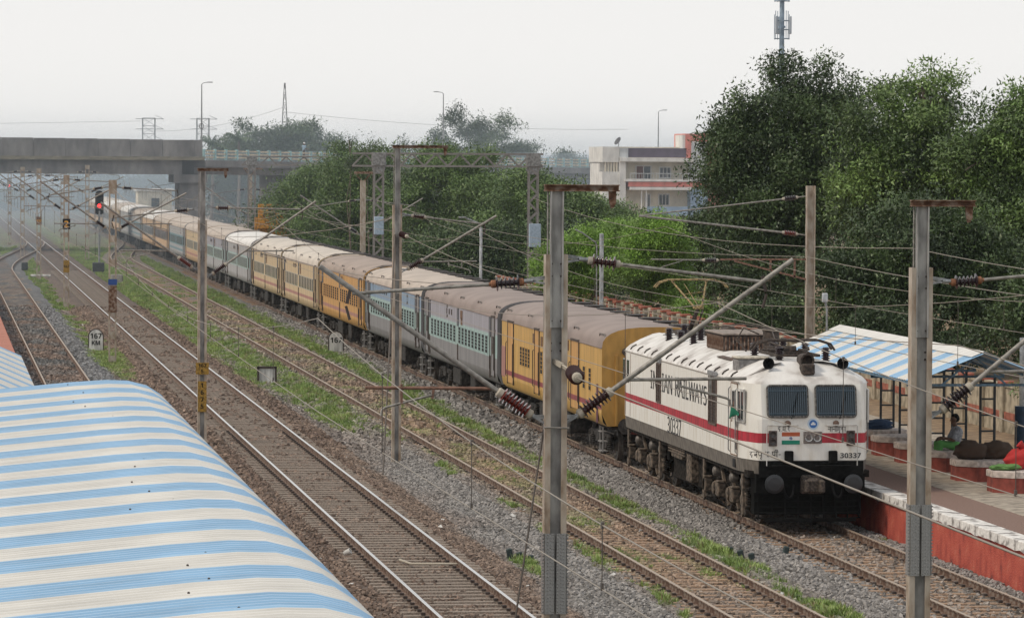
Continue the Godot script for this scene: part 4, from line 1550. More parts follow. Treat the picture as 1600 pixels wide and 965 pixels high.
func locomotive() -> void:
	var t := thing("electric_locomotive", P(XC, 0, 105.5), "white electric locomotive with a red stripe heading the train at the platform", "locomotive")
	var white := mat("loco_white", lin(1, 1, 1), 0.5, "loco_white", Vector3(0.55, 0.12, 0.55))
	var roofm := mat("loco_roof", lin(1, 1, 1), 0.6, "sooty_white", Vector3(0.22, 0.22, 0.22))
	var red := mat("loco_red", lin(0.50, 0.022, 0.045), 0.45, "grime", Vector3(0.6, 0.12, 0.6))
	var skirt := mat("loco_skirt", lin(0.17, 0.15, 0.13), 0.7, "grime", Vector3(0.8, 0.4, 0.8))
	var dusty := mat("brake_dust", lin(0.19, 0.145, 0.11), 0.9, "grime_hard", Vector3(1.1, 1.1, 1.1))
	var darkdust := mat("under_dust", lin(0.04, 0.034, 0.03), 0.9, "grime_hard", Vector3(1.1, 1.1, 1.1))
	var steel := mat("wheel_steel", lin(0.10, 0.085, 0.075), 0.6, "grime", Vector3(1, 1, 1), 0.4)
	darkdust.metallic_specular = 0.2
	var iron := mat("roof_iron", lin(0.085, 0.062, 0.05), 0.8, "grime_hard", Vector3(1.4, 1.4, 1.4))
	var grey := mat("roof_box", lin(0.27, 0.26, 0.26), 0.7, "grime", Vector3(1, 1, 1))
	var lampglass := mat("lamp_glass", lin(0.5, 0.5, 0.5), 0.08, "", Vector3.ONE, 0.7)
	var wh := 1.55
	# body in horizontal bands
	var bd := MB.new()
	bd.loft([loco_ring(1.62, wh, 9.3), loco_ring(2.03, wh, 9.3)], true)
	obj(bd, "lower_body", white, t)
	var st := MB.new()
	st.loft([loco_ring(2.03, wh + 0.002, 9.302), loco_ring(2.26, wh + 0.002, 9.302)], true)
	obj(st, "red_stripe", red, t)
	var ub := MB.new()
	ub.loft([loco_ring(2.26, wh, 9.3), loco_ring(2.58, wh, 9.3), loco_ring(3.40, wh, 9.13)], true)
	obj(ub, "upper_body", white, t)
	var rf := MB.new()
	rf.loft([loco_ring(3.40, wh, 9.13), loco_ring(3.46, 1.52, 9.08), loco_ring(3.55, 1.42, 8.93), loco_ring(3.70, 1.14, 8.62), loco_ring(3.85, 0.78, 8.32, 0.16), loco_ring(3.88, 0.6, 8.22, 0.1)], true)
	rf.fan(loco_ring(3.88, 0.6, 8.22, 0.1))
	rf.soften(28.0)
	obj(rf, "roof", roofm, t)
	var sk := MB.new()
	sk.loft([loco_ring(1.30, wh - 0.03, 9.24), loco_ring(1.62, wh - 0.012, 9.28)], true)
	obj(sk, "skirt", skirt, t)
	var fl := MB.new()
	fl.span(Vector3(-1.45, 1.2, -9.0), Vector3(1.45, 1.36, 9.0))
	obj(fl, "underframe", darkdust, t)
	# black front below the paint
	var fb := MB.new()
	fb.span(Vector3(-1.24, 1.22, 9.2), Vector3(1.24, 1.60, 9.31))
	fb.span(Vector3(-1.3, 0.85, 8.6), Vector3(1.3, 1.3, 9.2))
	obj(fb, "buffer_beam", M.soot, t)
	for s in [-1.0, 1.0]:
		var b := MB.new()
		b.lathe(Vector3(s * 0.94, 1.09, 9.1), Vector3.BACK, [[0.13, 0.0], [0.13, 0.2], [0.1, 0.2], [0.1, 0.42], [0.21, 0.45], [0.225, 0.47], [0.225, 0.50], [0.16, 0.525], [0.0, 0.535]], 24)
		obj(b, "buffer", mat("buffer_black", lin(0.016, 0.018, 0.022), 0.4), t)
	var cp := MB.new()
	cp.cbox(Vector3(0, 1.06, 9.28), Vector3(0.5, 0.44, 0.2), 0.03)
	cp.cbox(Vector3(0, 1.04, 9.48), Vector3(0.3, 0.36, 0.28), 0.06)
	cp.cbox(Vector3(0.17, 1.04, 9.66), Vector3(0.14, 0.32, 0.2), 0.04)
	cp.cbox(Vector3(-0.17, 1.04, 9.62), Vector3(0.12, 0.3, 0.12), 0.03)
	obj(cp, "coupler", mat("coupler_iron", lin(0.10, 0.075, 0.06), 0.7, "grime_hard", Vector3(2, 2, 2)), t)
	for x in [-0.55, 0.62]:
		var h := MB.new()
		var pts := []
		for i in 9:
			var a := PI * i / 8.0
			pts.append(Vector3(x + 0.12 * cos(a) * (1 if x > 0 else -1), 1.05 - 0.3 * sin(a), 9.3 + 0.12 * sin(a)))
		h.tube(pts, 0.03, 8)
		obj(h, "air_hose", M.black, t)
	# cattle guard
	var cg := MB.new()
	for k in 5:
		var y := 0.25 + k * 0.13
		cg.tube([Vector3(-1.25, y, 8.95 - k * 0.02), Vector3(-0.9, y, 9.2 - k * 0.03), Vector3(0, y, 9.32 - k * 0.04), Vector3(0.9, y, 9.2 - k * 0.03), Vector3(1.25, y, 8.95 - k * 0.02)], 0.022, 6)
	for k in 9:
		var x := -1.2 + k * 0.3
		var z := 9.32 - 0.28 * pow(absf(x) / 1.2, 2.0)
		cg.tube([Vector3(x, 0.24, z), Vector3(x, 0.86, z - 0.12)], 0.02, 6)
	cg.bar(Vector3(-1.1, 0.22, 9.16), Vector3(0, 0.22, 9.34), 0.05, 0.09)
	cg.bar(Vector3(0, 0.22, 9.34), Vector3(1.1, 0.22, 9.16), 0.05, 0.09)
	obj(cg, "cattle_guard", M.soot, t)
	var bk := MB.new()
	bk.span(Vector3(-1.28, 0.32, 8.5), Vector3(1.28, 0.86, 8.9))
	obj(bk, "guard_backing", M.soot, t)
	# windscreens behind wire guards
	var tilt := atan2(0.17, 0.82)
	var fz := 9.215
	for s in [-1.0, 1.0]:
		var w := part("windscreen", t, Vector3(s * 0.575, 2.995, fz))
		w.rotation.x = -tilt
		var poly := []
		for q in [[-0.395, -0.29], [0.395, -0.29], [0.395, 0.29], [-0.395, 0.29]]:
			for k in 4:
				var a0 := [PI, -PI / 2, 0.0, PI / 2][poly.size() / 4 % 4] as float
				var a := a0 + PI / 2 * k / 3.0
				poly.append(Vector2(q[0] + 0.07 * cos(a) - signf(q[0]) * 0.0, q[1] + 0.07 * sin(a)))
		var pv := PackedVector2Array(poly)
		var g := MB.new()
		g.prism(pv, Vector3(0, 0, 0.004), Basis(), 0.03)
		obj(g, "glass", mat("windscreen_glass", lin(0.018, 0.03, 0.042), 0.06), w)
		var fr := MB.new()
		var ring := []
		for p in poly:
			ring.append(Vector3(p.x * 1.03, p.y * 1.03, 0.045))
		ring.append(ring[0])
		fr.tube(ring, 0.026, 6, false)
		obj(fr, "frame", mat("seal_grey", lin(0.2, 0.19, 0.18), 0.7, "grime_hard", Vector3(2, 2, 2)), w)
		var gd := MB.new()
		for k in 19:
			var x := -0.45 + k * 0.05
			gd.tube([Vector3(x, -0.33, 0.085), Vector3(x, 0.33, 0.085)], 0.006, 4)
		for y in [-0.3, 0.24]:
			gd.tube([Vector3(-0.46, y, 0.085), Vector3(0.46, y, 0.085)], 0.009, 4)
		obj(gd, "wire_guard", mat("guard_blue", lin(0.07, 0.11, 0.15), 0.6), w)
		var wp := MB.new()
		wp.tube([Vector3(0.08, -0.42, 0.06), Vector3(0.24, 0.1, 0.055)], 0.012, 5)
		wp.bar(Vector3(0.14, -0.15, 0.05), Vector3(0.26, 0.22, 0.05), 0.02, 0.02)
		obj(wp, "wiper", M.black, w)
		var lug := MB.new()
		lug.lathe(Vector3(s * 0.575, 2.49, 9.3), Vector3.BACK, [[0.07, 0], [0.07, 0.04], [0.03, 0.06], [0, 0.06]], 10)
		obj(lug, "wiper_motor", mat("rust_dark", lin(0.13, 0.08, 0.06), 0.8), t)
	# lamp housings
	for s in [-1.0, 1.0]:
		var l := MB.new()
		l.cbox(Vector3(s * 0.93, 2.14, 9.312), Vector3(0.2, 0.36, 0.05), 0.01)
		var lo := obj(l, "marker_lamp", mat("lamp_box", lin(0.12, 0.085, 0.08), 0.7, "grime", Vector3(2, 2, 2)), t)
		for y in [2.05, 2.23]:
			var r := MB.new()
			r.lathe(Vector3(s * 0.93, y, 9.335), Vector3.BACK, [[0.0, 0.0], [0.05, 0.006], [0.062, 0.03], [0.075, 0.035], [0.075, 0.0]], 16)
			obj(r, "lens", mat("lens_dark", lin(0.05, 0.045, 0.045), 0.15), lo)
	var hb := MB.new()
	hb.cbox(Vector3(0.02, 2.16, 9.312), Vector3(0.44, 0.28, 0.05), 0.012)
	var hl := obj(hb, "headlight", mat("headlight_box", lin(0.2, 0.17, 0.16), 0.6, "grime", Vector3(2, 2, 2)), t)
	for x in [-0.08, 0.12]:
		var r := MB.new()
		r.lathe(Vector3(x, 2.155, 9.335), Vector3.BACK, [[0.0, -0.02], [0.05, -0.005], [0.078, 0.03], [0.09, 0.035], [0.09, 0.0]], 18)
		obj(r, "lens", lampglass, hl)
	# white panel that carries the depot lettering, tricolour and emblem
	var pn := MB.new()
	pn.span(Vector3(-1.02, 2.02, 9.302), Vector3(0.24, 2.44, 9.308))
	obj(pn, "front_panel", white, t)
	var fg := part("tricolour_plate", t, Vector3(-0.5, 2.14, 9.309))
	for q in [[0.095, lin(0.42, 0.09, 0.03), "saffron_band"], [0.0, lin(0.68, 0.68, 0.67), "white_band"], [-0.095, lin(0.0, 0.2, 0.13), "green_band"]]:
		var b := MB.new()
		b.box(Vector3(0, q[0], 0), Vector3(0.43, 0.094, 0.006))
		obj(b, q[2], mat("flag_" + q[2], q[1], 0.6), fg)
	var ck := MB.new()
	for i in 12:
		var a := TAU * i / 12.0
		ck.bar(Vector3(0, 0, 0.005), Vector3(0.03 * cos(a), 0.03 * sin(a), 0.005), 0.004, 0.003)
	var cr := []
	for i in 17:
		cr.append(Vector3(0.032 * cos(TAU * i / 16.0), 0.032 * sin(TAU * i / 16.0), 0.005))
	ck.tube(cr, 0.004, 4, false)
	obj(ck, "wheel_emblem", M.blue_paint, fg)
	var em := part("roundel", t, Vector3(0.03, 2.475, 9.305))
	var e1 := MB.new()
	e1.lathe(Vector3.ZERO, Vector3.BACK, [[0.0, 0.0], [0.135, 0.0], [0.135, 0.006], [0.0, 0.006]], 28)
	obj(e1, "disc", mat("roundel_pale", lin(0.5, 0.6, 0.7), 0.6), em)
	var e2 := MB.new()
	e2.lathe(Vector3(0, 0, 0.006), Vector3.BACK, [[0.0, 0.0], [0.095, 0.0], [0.095, 0.004], [0.0, 0.004]], 28)
	obj(e2, "inner_disc", mat("roundel_blue", lin(0.03, 0.14, 0.42), 0.5), em)
	var e3 := MB.new()
	e3.cbox(Vector3(0, -0.005, 0.012), Vector3(0.11, 0.04, 0.006), 0.002)
	e3.cbox(Vector3(0.0, 0.03, 0.012), Vector3(0.05, 0.03, 0.006), 0.002)
	obj(e3, "engine_figure", mat("roundel_white", lin(0.7, 0.72, 0.75), 0.6), em)
	# lettering on the front
	var ink := mat("ink", lin(0.03, 0.03, 0.035), 0.7)
	words("30337", "number", t, ink, Vector3(0.93, 1.73, 9.305), 0.12, 0.0, 1.1)
	devanagari(t, "depot_initials", ink, Vector3(-0.66, 2.36, 9.311), 0.11, ["da", "dot", "ma", "dot", "re"])
	devanagari(t, "shed_name", ink, Vector3(0.6, 2.35, 9.306), 0.11, ["na", "aa", "na", "aa", "gu", "da", "aa"])
	devanagari(t, "class_name", ink, Vector3(-1.1, 1.76, 9.306), 0.135, ["da", "ba", "yu", "gap", "e", "gap", "pa", "ii", "dash"])
	for s in [-0.55, 0.5]:
		var hr := MB.new()
		hr.cbox(Vector3(s, 1.70, 9.36), Vector3(0.2, 0.3, 0.12), 0.02)
		hr.bar(Vector3(s - 0.42, 1.5, 9.42), Vector3(s + 0.42, 1.5, 9.42), 0.16, 0.025)
		obj(hr, "coupling_step", M.soot, t)
	for s in [-1.0, 1.0]:
		var hr := MB.new()
		hr.tube([Vector3(s * 1.08, 1.5, 9.36), Vector3(s * 1.08, 2.42, 9.36), Vector3(s * 1.05, 2.45, 9.36), Vector3(s * 0.35, 2.45, 9.36)], 0.012, 6)
		for x in [0.35, 0.98]:
			hr.tube([Vector3(s * x, 2.45, 9.36), Vector3(s * x, 2.45, 9.3)], 0.016, 6)
		obj(hr, "handrail", M.white_paint, t)
	# roof headlamp and horns
	var rl := MB.new()
	rl.cbox(Vector3(0.0, 3.73, 8.72), Vector3(0.3, 0.26, 0.4), 0.03)
	rl.lathe(Vector3(0.0, 3.93, 8.4), Vector3.BACK, [[0.0, -0.2], [0.15, -0.2], [0.17, 0.25], [0.17, 0.36], [0.13, 0.36], [0.12, 0.2], [0.0, 0.18]], 18)
	obj(rl, "roof_headlamp", iron, t)
	for s in [-0.92, 0.86]:
		var hn := MB.new()
		hn.lathe(Vector3(s, 3.86, 8.3), Vector3.BACK, [[0.0, 0.0], [0.05, 0.0], [0.05, 0.2], [0.13, 0.38], [0.14, 0.4], [0.11, 0.38], [0.03, 0.2], [0.0, 0.2]], 16)
		hn.tube([Vector3(s, 3.55, 8.35), Vector3(s, 3.84, 8.35)], 0.03, 6)
		obj(hn, "horn", M.black, t)
	# side of the cab: door, windows, handrails
	for s in [-1.0, 1.0]:
		var dr := part("cab_door", t, Vector3(s * 1.552, 2.5, 7.72))
		var seam := MB.new()
		for q in [[-0.4, 0.0], [0.4, 0.0]]:
			seam.box(Vector3(0, 0, q[0]), Vector3(0.012, 1.7, 0.03))
		seam.box(Vector3(0, 0.85, 0), Vector3(0.012, 0.03, 0.8))
		seam.box(Vector3(0, -0.85, 0), Vector3(0.012, 0.03, 0.8))
		obj(seam, "seam", mat("seam_brown", lin(0.22, 0.15, 0.11), 0.8), dr)
		var dw := MB.new()
		dw.cbox(Vector3(s * 0.004, 0.36, 0), Vector3(0.02, 0.62, 0.36), 0.008)
		obj(dw, "window", M.glass_dark, dr)
		var wf := MB.new()
		for y in [0.04, 0.68]:
			wf.box(Vector3(s * 0.01, y, 0), Vector3(0.02, 0.03, 0.44))
		for z in [-0.2, 0.2]:
			wf.box(Vector3(s * 0.01, 0.36, z), Vector3(0.02, 0.66, 0.03))
		obj(wf, "window_frame", M.white_paint, dr)
		var kb := MB.new()
		kb.box(Vector3(s * 0.02, -0.1, 0.3), Vector3(0.03, 0.14, 0.03))
		kb.box(Vector3(s * 0.02, -0.6, 0.3), Vector3(0.03, 0.2, 0.05))
		obj(kb, "handle", M.clip, dr)
		var sw := part("side_window", t, Vector3(s * 1.50, 2.86, 8.42))
		sw.rotation.y = -s * 0.13
		var g2 := MB.new()
		g2.cbox(Vector3(0, 0, 0), Vector3(0.05, 0.66, 0.4), 0.02)
		obj(g2, "glass", M.glass_dark, sw)
		var f2 := MB.new()
		for y in [-0.36, 0.36]:
			f2.box(Vector3(s * 0.02, y, 0), Vector3(0.04, 0.06, 0.5))
		for z in [-0.23, 0.0, 0.23]:
			f2.box(Vector3(s * 0.02, 0, z), Vector3(0.04, 0.74, 0.045))
		obj(f2, "frame", M.white_paint, sw)
		for z in [7.28, 8.14]:
			var hr := MB.new()
			hr.tube([Vector3(s * 1.56, 1.7, z), Vector3(s * 1.6, 1.75, z), Vector3(s * 1.6, 3.2, z), Vector3(s * 1.56, 3.25, z)], 0.014, 6)
			obj(hr, "handrail", M.galv, t)
		var sp := MB.new()
		sp.cbox(Vector3(s * 1.54, 1.46, 7.72), Vector3(0.03, 0.2, 0.3), 0.01)
		obj(sp, "step_recess", M.void, t)
	# second man's door at the rear end
	for s in [-1.0, 1.0]:
		var rd := MB.new()
		for z in [-8.05, -7.25]:
			rd.box(Vector3(s * 1.552, 2.5, z), Vector3(0.012, 1.7, 0.03))
		obj(rd, "rear_door_seam", mat("seam_brown", lin(0.22, 0.15, 0.11), 0.8), t)
		var rw := MB.new()
		rw.cbox(Vector3(s * 1.552, 2.86, -7.65), Vector3(0.02, 0.62, 0.36), 0.008)
		obj(rw, "window", M.glass_dark, t)
		var rw2 := MB.new()
		rw2.cbox(Vector3(s * 1.50, 2.86, -8.5), Vector3(0.05, 0.62, 0.4), 0.02)
		obj(rw2, "window", M.glass_dark, t)
	# green flag shown at the cab window
	var flag := thing("signal_flag", P(XC - 1.62, 2.74, 97.15), "green signal flag held out at the locomotive cab window", "flag")
	var fm := MB.new()
	var rows := []
	for i in 5:
		var row := []
		for k in 7:
			var u := k / 6.0
			row.append(Vector3(-0.03 - 0.06 * sin(u * 6.0) - 0.05 * i / 4.0, 0.12 - i * 0.075 * (1.0 - 0.75 * u) - 0.2 * u + 0.03 * sin(u * 5.0 + i), (0.62 - 0.1 * i) * u - 0.3 + 0.05 * i / 4.0))
		rows.append(row)
	fm.loft(rows)
	var rb := rows.duplicate(true)
	rb.reverse()
	for r in rb:
		for k in r.size():
			r[k] += Vector3(0.004, 0, 0)
	fm.loft(rb)
	fm.soften(80.0)
	obj(fm, "cloth", mat("flag_green", lin(0.0, 0.13, 0.075), 0.8), flag)
	var fs := MB.new()
	fs.tube([Vector3(0.0, 0.2, -0.32), Vector3(-0.05, -0.28, -0.3)], 0.012, 6)
	obj(fs, "stick", M.tube_rust, flag)
	# louvred grilles
	for s in [-1.0, 1.0]:
		for q in [[5.0, 2.78, 1.0, 1.14], [-2.7, 2.8, 0.62, 1.0]]:
			var gp := part("grille", t, Vector3(s * 1.553, q[1], q[0]))
			var f := MB.new()
			for y in [-0.5, 0.0, 0.5]:
				f.box(Vector3(s * 0.012, y * q[3], 0), Vector3(0.03, 0.04, q[2] + 0.05))
			for z in [-0.5, 0.0, 0.5]:
				f.box(Vector3(s * 0.012, 0, z * q[2]), Vector3(0.03, q[3] + 0.04, 0.045))
			obj(f, "frame", mat("grille_frame", lin(0.16, 0.115, 0.095), 0.8, "grime", Vector3(2, 2, 2)), gp)
			var lv := MB.new()
			lv.box(Vector3(-s * 0.004, 0, 0), Vector3(0.012, q[3], q[2]))
			var n := int(q[3] / 0.07)
			for k in n:
				lv.box(Vector3(s * 0.008, -q[3] * 0.5 + (k + 0.5) * q[3] / n, 0), Vector3(0.03, 0.012, q[2]), Basis(Vector3.BACK, s * 0.6))
			obj(lv, "louvres", mat("grille_dark", lin(0.05, 0.035, 0.03), 0.85), gp)
			var hd := MB.new()
			hd.box(Vector3(s * 0.02, q[3] * 0.5 + 0.1, 0), Vector3(0.05, 0.1, q[2] + 0.1))
			obj(hd, "hood", M.galv, gp)
	# lettering on the sides
	for s in [-1.0, 1.0]:
		var yaw: float = s * PI / 2
		words("INDIAN RAILWAYS", "lettering", t, ink, Vector3(s * 1.557, 2.82, 0.1), 0.46, yaw, 1.55, false)
		words("30337", "number", t, ink, Vector3(s * 1.557, 1.79, -0.35), 0.40, yaw, 1.35, false)
	# gutter brackets along the shoulder
	for s in [-1.0, 1.0]:
		for k in 14:
			var z := -7.4 + k * 1.12
			var b := MB.new()
			b.tube([Vector3(s * 1.53, 3.47, z), Vector3(s * 1.47, 3.545, z), Vector3(s * 1.36, 3.60, z)], 0.02, 6)
			obj(b, "gutter_bracket", iron, t)
		var gt := MB.new()
		gt.box(Vector3(s * 1.556, 3.395, 0), Vector3(0.02, 0.022, 16.6))
		obj(gt, "gutter", mat("gutter_grey", lin(0.3, 0.27, 0.24), 0.8), t)
	loco_roof(t, iron, grey, dusty)
	for z in [5.7, -5.7]:
		loco_bogie(t, z, dusty, darkdust, steel)
	var tk := MB.new()
	tk.cbox(Vector3(0, 0.78, 0), Vector3(2.5, 0.85, 4.2), 0.06)
	obj(tk, "transformer", darkdust, t)
	for s in [-1.0, 1.0]:
		var bx := MB.new()
		bx.cbox(Vector3(s * 1.3, 0.86, 1.15), Vector3(0.3, 0.72, 0.62), 0.03)
		bx.cbox(Vector3(s * 1.32, 1.12, -0.6), Vector3(0.26, 0.3, 1.5), 0.03)
		obj(bx, "equipment_box", dusty, t)
		var pp := MB.new()
		for y in [1.24, 1.17, 1.1]:
			pp.tube([Vector3(s * 1.44, y, -1.8), Vector3(s * 1.44, y, 0.6)], 0.025, 6)
		obj(pp, "air_pipes", dusty, t)

func stack_insulator(mb: MB, at: Vector3, h: float, r: float) -> void:
	var prof := [[0.0, 0.0], [r * 0.6, 0.0]]
	var n := int(h / 0.055)
	for k in n:
		var y := h * k / n
		prof.append([r * 0.6, y])
		prof.append([r, y + h * 0.3 / n])
		prof.append([r, y + h * 0.5 / n])
		prof.append([r * 0.6, y + h * 0.8 / n])
	prof.append([r * 0.6, h])
	prof.append([0.0, h])
	mb.lathe(at, Vector3.UP, prof, 14)

func loco_roof(t: Node3D, iron: Material, grey: Material, dusty: Material) -> void:
	# fixed hoods
	var hd := MB.new()
	hd.cbox(Vector3(-0.95, 3.72, 6.6), Vector3(0.75, 0.34, 0.62), 0.05)
	obj(hd, "cab_air_conditioner", grey, t)
	var cv := MB.new()
	cv.cbox(Vector3(-0.95, 3.91, 6.6), Vector3(0.8, 0.05, 0.66), 0.02)
	obj(cv, "air_conditioner_lid", mat("lid_cream", lin(0.6, 0.55, 0.46), 0.7, "grime", Vector3(1, 1, 1)), t)
	# sunken hatch with a white frame
	var ht := MB.new()
	ht.box(Vector3(-0.62, 3.815, 3.9), Vector3(0.95, 0.02, 1.8), Basis(Vector3.BACK, 0.12))
	obj(ht, "hatch", mat("hatch_brown", lin(0.16, 0.105, 0.085), 0.85, "grime_hard", Vector3(1, 1, 1)), t)
	# brake resistor box
	var rb := MB.new()
	rb.cbox(Vector3(-0.12, 4.05, 1.2), Vector3(1.35, 0.42, 2.3), 0.03)
	var rbo := obj(rb, "resistor_box", mat("resistor_brown", lin(0.12, 0.085, 0.07), 0.85, "grime_hard", Vector3(1, 1, 1)), t)
	var gr := MB.new()
	for k in 24:
		gr.box(Vector3(-0.80, 4.05, 0.12 + k * 0.094), Vector3(0.02, 0.34, 0.03))
	for k in 14:
		gr.box(Vector3(-0.74 + k * 0.095, 4.05, 2.36), Vector3(0.03, 0.34, 0.02))
	obj(gr, "vent_bars", M.rust, rbo)
	var lid := MB.new()
	lid.cbox(Vector3(-0.12, 4.285, 1.2), Vector3(1.45, 0.05, 2.4), 0.02)
	obj(lid, "lid", mat("resistor_lid", lin(0.3, 0.25, 0.22), 0.85, "grime", Vector3(1, 1, 1)), rbo)
	# porcelain stacks
	for p in [Vector3(-0.75, 3.76, -2.1), Vector3(-0.2, 3.83, -2.2), Vector3(-0.85, 3.74, -3.4), Vector3(-0.3, 3.83, -3.5), Vector3(-0.85, 3.74, -5.2), Vector3(-0.4, 3.83, -5.4), Vector3(0.45, 3.83, -1.8), Vector3(0.5, 3.83, 0.2), Vector3(0.55, 3.83, 3.2), Vector3(-0.55, 3.8, 5.1), Vector3(-0.15, 3.83, 5.4), Vector3(0.6, 3.8, 5.6), Vector3(0.75, 3.78, 7.3), Vector3(-0.4, 3.8, 7.4)]:
		var m := MB.new()
		stack_insulator(m, p, 0.40, 0.11)
		obj(m, "roof_insulator", M.glaze_dark, t)
	var vt := MB.new()
	vt.lathe(Vector3(0.1, 3.83, 3.9), Vector3.UP, [[0.0, 0.0], [0.24, 0.0], [0.24, 0.12], [0.16, 0.14], [0.2, 0.2], [0.2, 0.58], [0.22, 0.6], [0.22, 0.66], [0.0, 0.68]], 18)
	obj(vt, "potential_transformer", iron, t)
	var bs := MB.new()
	bs.tube([Vector3(-0.2, 4.25, -5.4), Vector3(-0.2, 4.27, -2.2), Vector3(0.1, 4.45, 0.0), Vector3(0.5, 4.42, 3.2), Vector3(0.1, 4.5, 3.9), Vector3(-0.1, 4.26, 5.4), Vector3(0.6, 4.24, 5.6)], 0.022, 6)
	bs.tube([Vector3(0.45, 4.24, -1.8), Vector3(0.5, 4.26, 0.2), Vector3(0.5, 4.42, 3.2)], 0.018, 6)
	bs.tube([Vector3(-0.2, 4.35, 3.9), Vector3(-0.55, 4.5, 3.7), Vector3(-0.75, 4.2, 3.8), Vector3(-0.6, 3.95, 4.3)], 0.02, 6)
	obj(bs, "roof_busbar", iron, t)
	# breaker at the rear
	var vb := MB.new()
	vb.lathe(Vector3(0.5, 4.1, -4.2), Vector3.BACK, [[0.0, 0.0], [0.16, 0.0], [0.16, 0.8], [0.12, 0.85], [0.0, 0.85]], 14)
	vb.lathe(Vector3(-0.6, 3.74, -7.4), Vector3.BACK, [[0.0, 0.0], [0.12, 0.0], [0.16, 0.3], [0.16, 0.36], [0.0, 0.36]], 14)
	vb.cbox(Vector3(0.2, 3.92, -6.7), Vector3(1.1, 0.2, 0.9), 0.04)
	obj(vb, "circuit_breaker", iron, t)
	# folded pantograph over the front cab
	var fp := part("folded_pantograph", t, Vector3(0, 4.0, 6.6))
	var fr := MB.new()
	for s in [-0.5, 0.5]:
		fr.bar(Vector3(s, 0.0, -1.1), Vector3(s, 0.0, 1.1), 0.06, 0.06)
	for z in [-1.1, 0.0, 1.1]:
		fr.bar(Vector3(-0.5, 0, z), Vector3(0.5, 0, z), 0.06, 0.06)
	for s in [-0.45, 0.45]:
		fr.tube([Vector3(s, 0.05, -1.0), Vector3(s * 0.6, 0.14, 1.0)], 0.03, 6)
		fr.tube([Vector3(s * 0.6, 0.16, 1.0), Vector3(s * 0.9, 0.26, -0.5)], 0.022, 6)
	fr.lathe(Vector3(-0.35, 0.06, -0.9), Vector3.RIGHT, [[0.0, 0.0], [0.09, 0.0], [0.09, 0.7], [0.0, 0.7]], 10)
	obj(fr, "base_frame", iron, fp)
	var hd2 := MB.new()
	for z in [0.2, 0.55]:
		hd2.tube([Vector3(-1.0, 0.1, z), Vector3(-0.9, 0.25, z), Vector3(-0.62, 0.34, z), Vector3(0.62, 0.34, z), Vector3(0.9, 0.25, z), Vector3(1.0, 0.1, z)], 0.028, 8)
	for x in [-0.5, 0.0, 0.5]:
		hd2.bar(Vector3(x, 0.33, 0.2), Vector3(x, 0.33, 0.55), 0.04, 0.03)
	obj(hd2, "collector_head", iron, fp)
	# raised pantograph at the rear
	var rp := part("raised_pantograph", t, Vector3(0, 3.98, -6.3))
	var b0 := MB.new()
	for s in [-0.5, 0.5]:
		b0.bar(Vector3(s, 0.0, -0.9), Vector3(s, 0.0, 0.9), 0.06, 0.06)
	for z in [-0.9, 0.9]:
		b0.bar(Vector3(-0.5, 0, z), Vector3(0.5, 0, z), 0.06, 0.06)
	obj(b0, "base_frame", iron, rp)
	var la := MB.new()
	la.tube([Vector3(0, 0.05, -0.5), Vector3(0, 0.68, 0.75)], [0.07, 0.05], 8)
	la.tube([Vector3(0.12, 0.05, -0.1), Vector3(0.12, 0.62, 0.75)], 0.02, 6)
	obj(la, "lower_arm", iron, rp)
	var ua := MB.new()
	ua.cbox(Vector3(0, 0.7, 0.75), Vector3(0.28, 0.1, 0.12), 0.02)
	ua.tube([Vector3(-0.1, 0.7, 0.75), Vector3(-0.52, 1.36, -0.35)], 0.026, 8)
	ua.tube([Vector3(0.1, 0.7, 0.75), Vector3(0.42, 1.36, -0.35)], 0.026, 8)
	ua.tube([Vector3(-0.3, 1.03, 0.2), Vector3(0.3, 1.1, 0.12)], 0.012, 6)
	ua.tube([Vector3(0.0, 0.75, 0.7), Vector3(-0.2, 1.3, -0.3)], 0.012, 6)
	obj(ua, "upper_arm", mat("panto_yellow", lin(0.42, 0.30, 0.13), 0.6, "grime_hard", Vector3(2, 2, 2)), rp)
	var ph := MB.new()
	for z in [-0.52, -0.2]:
		ph.tube([Vector3(-1.0, 1.2, z), Vector3(-0.88, 1.33, z), Vector3(-0.62, 1.41, z), Vector3(0.62, 1.41, z), Vector3(0.88, 1.33, z), Vector3(1.0, 1.2, z)], 0.022, 8)
	for x in [-0.5, 0.42]:
		ph.bar(Vector3(x, 1.38, -0.52), Vector3(x, 1.38, -0.2), 0.05, 0.04)
	obj(ph, "collector_head", mat("panto_yellow", lin(0.42, 0.30, 0.13), 0.6), rp)

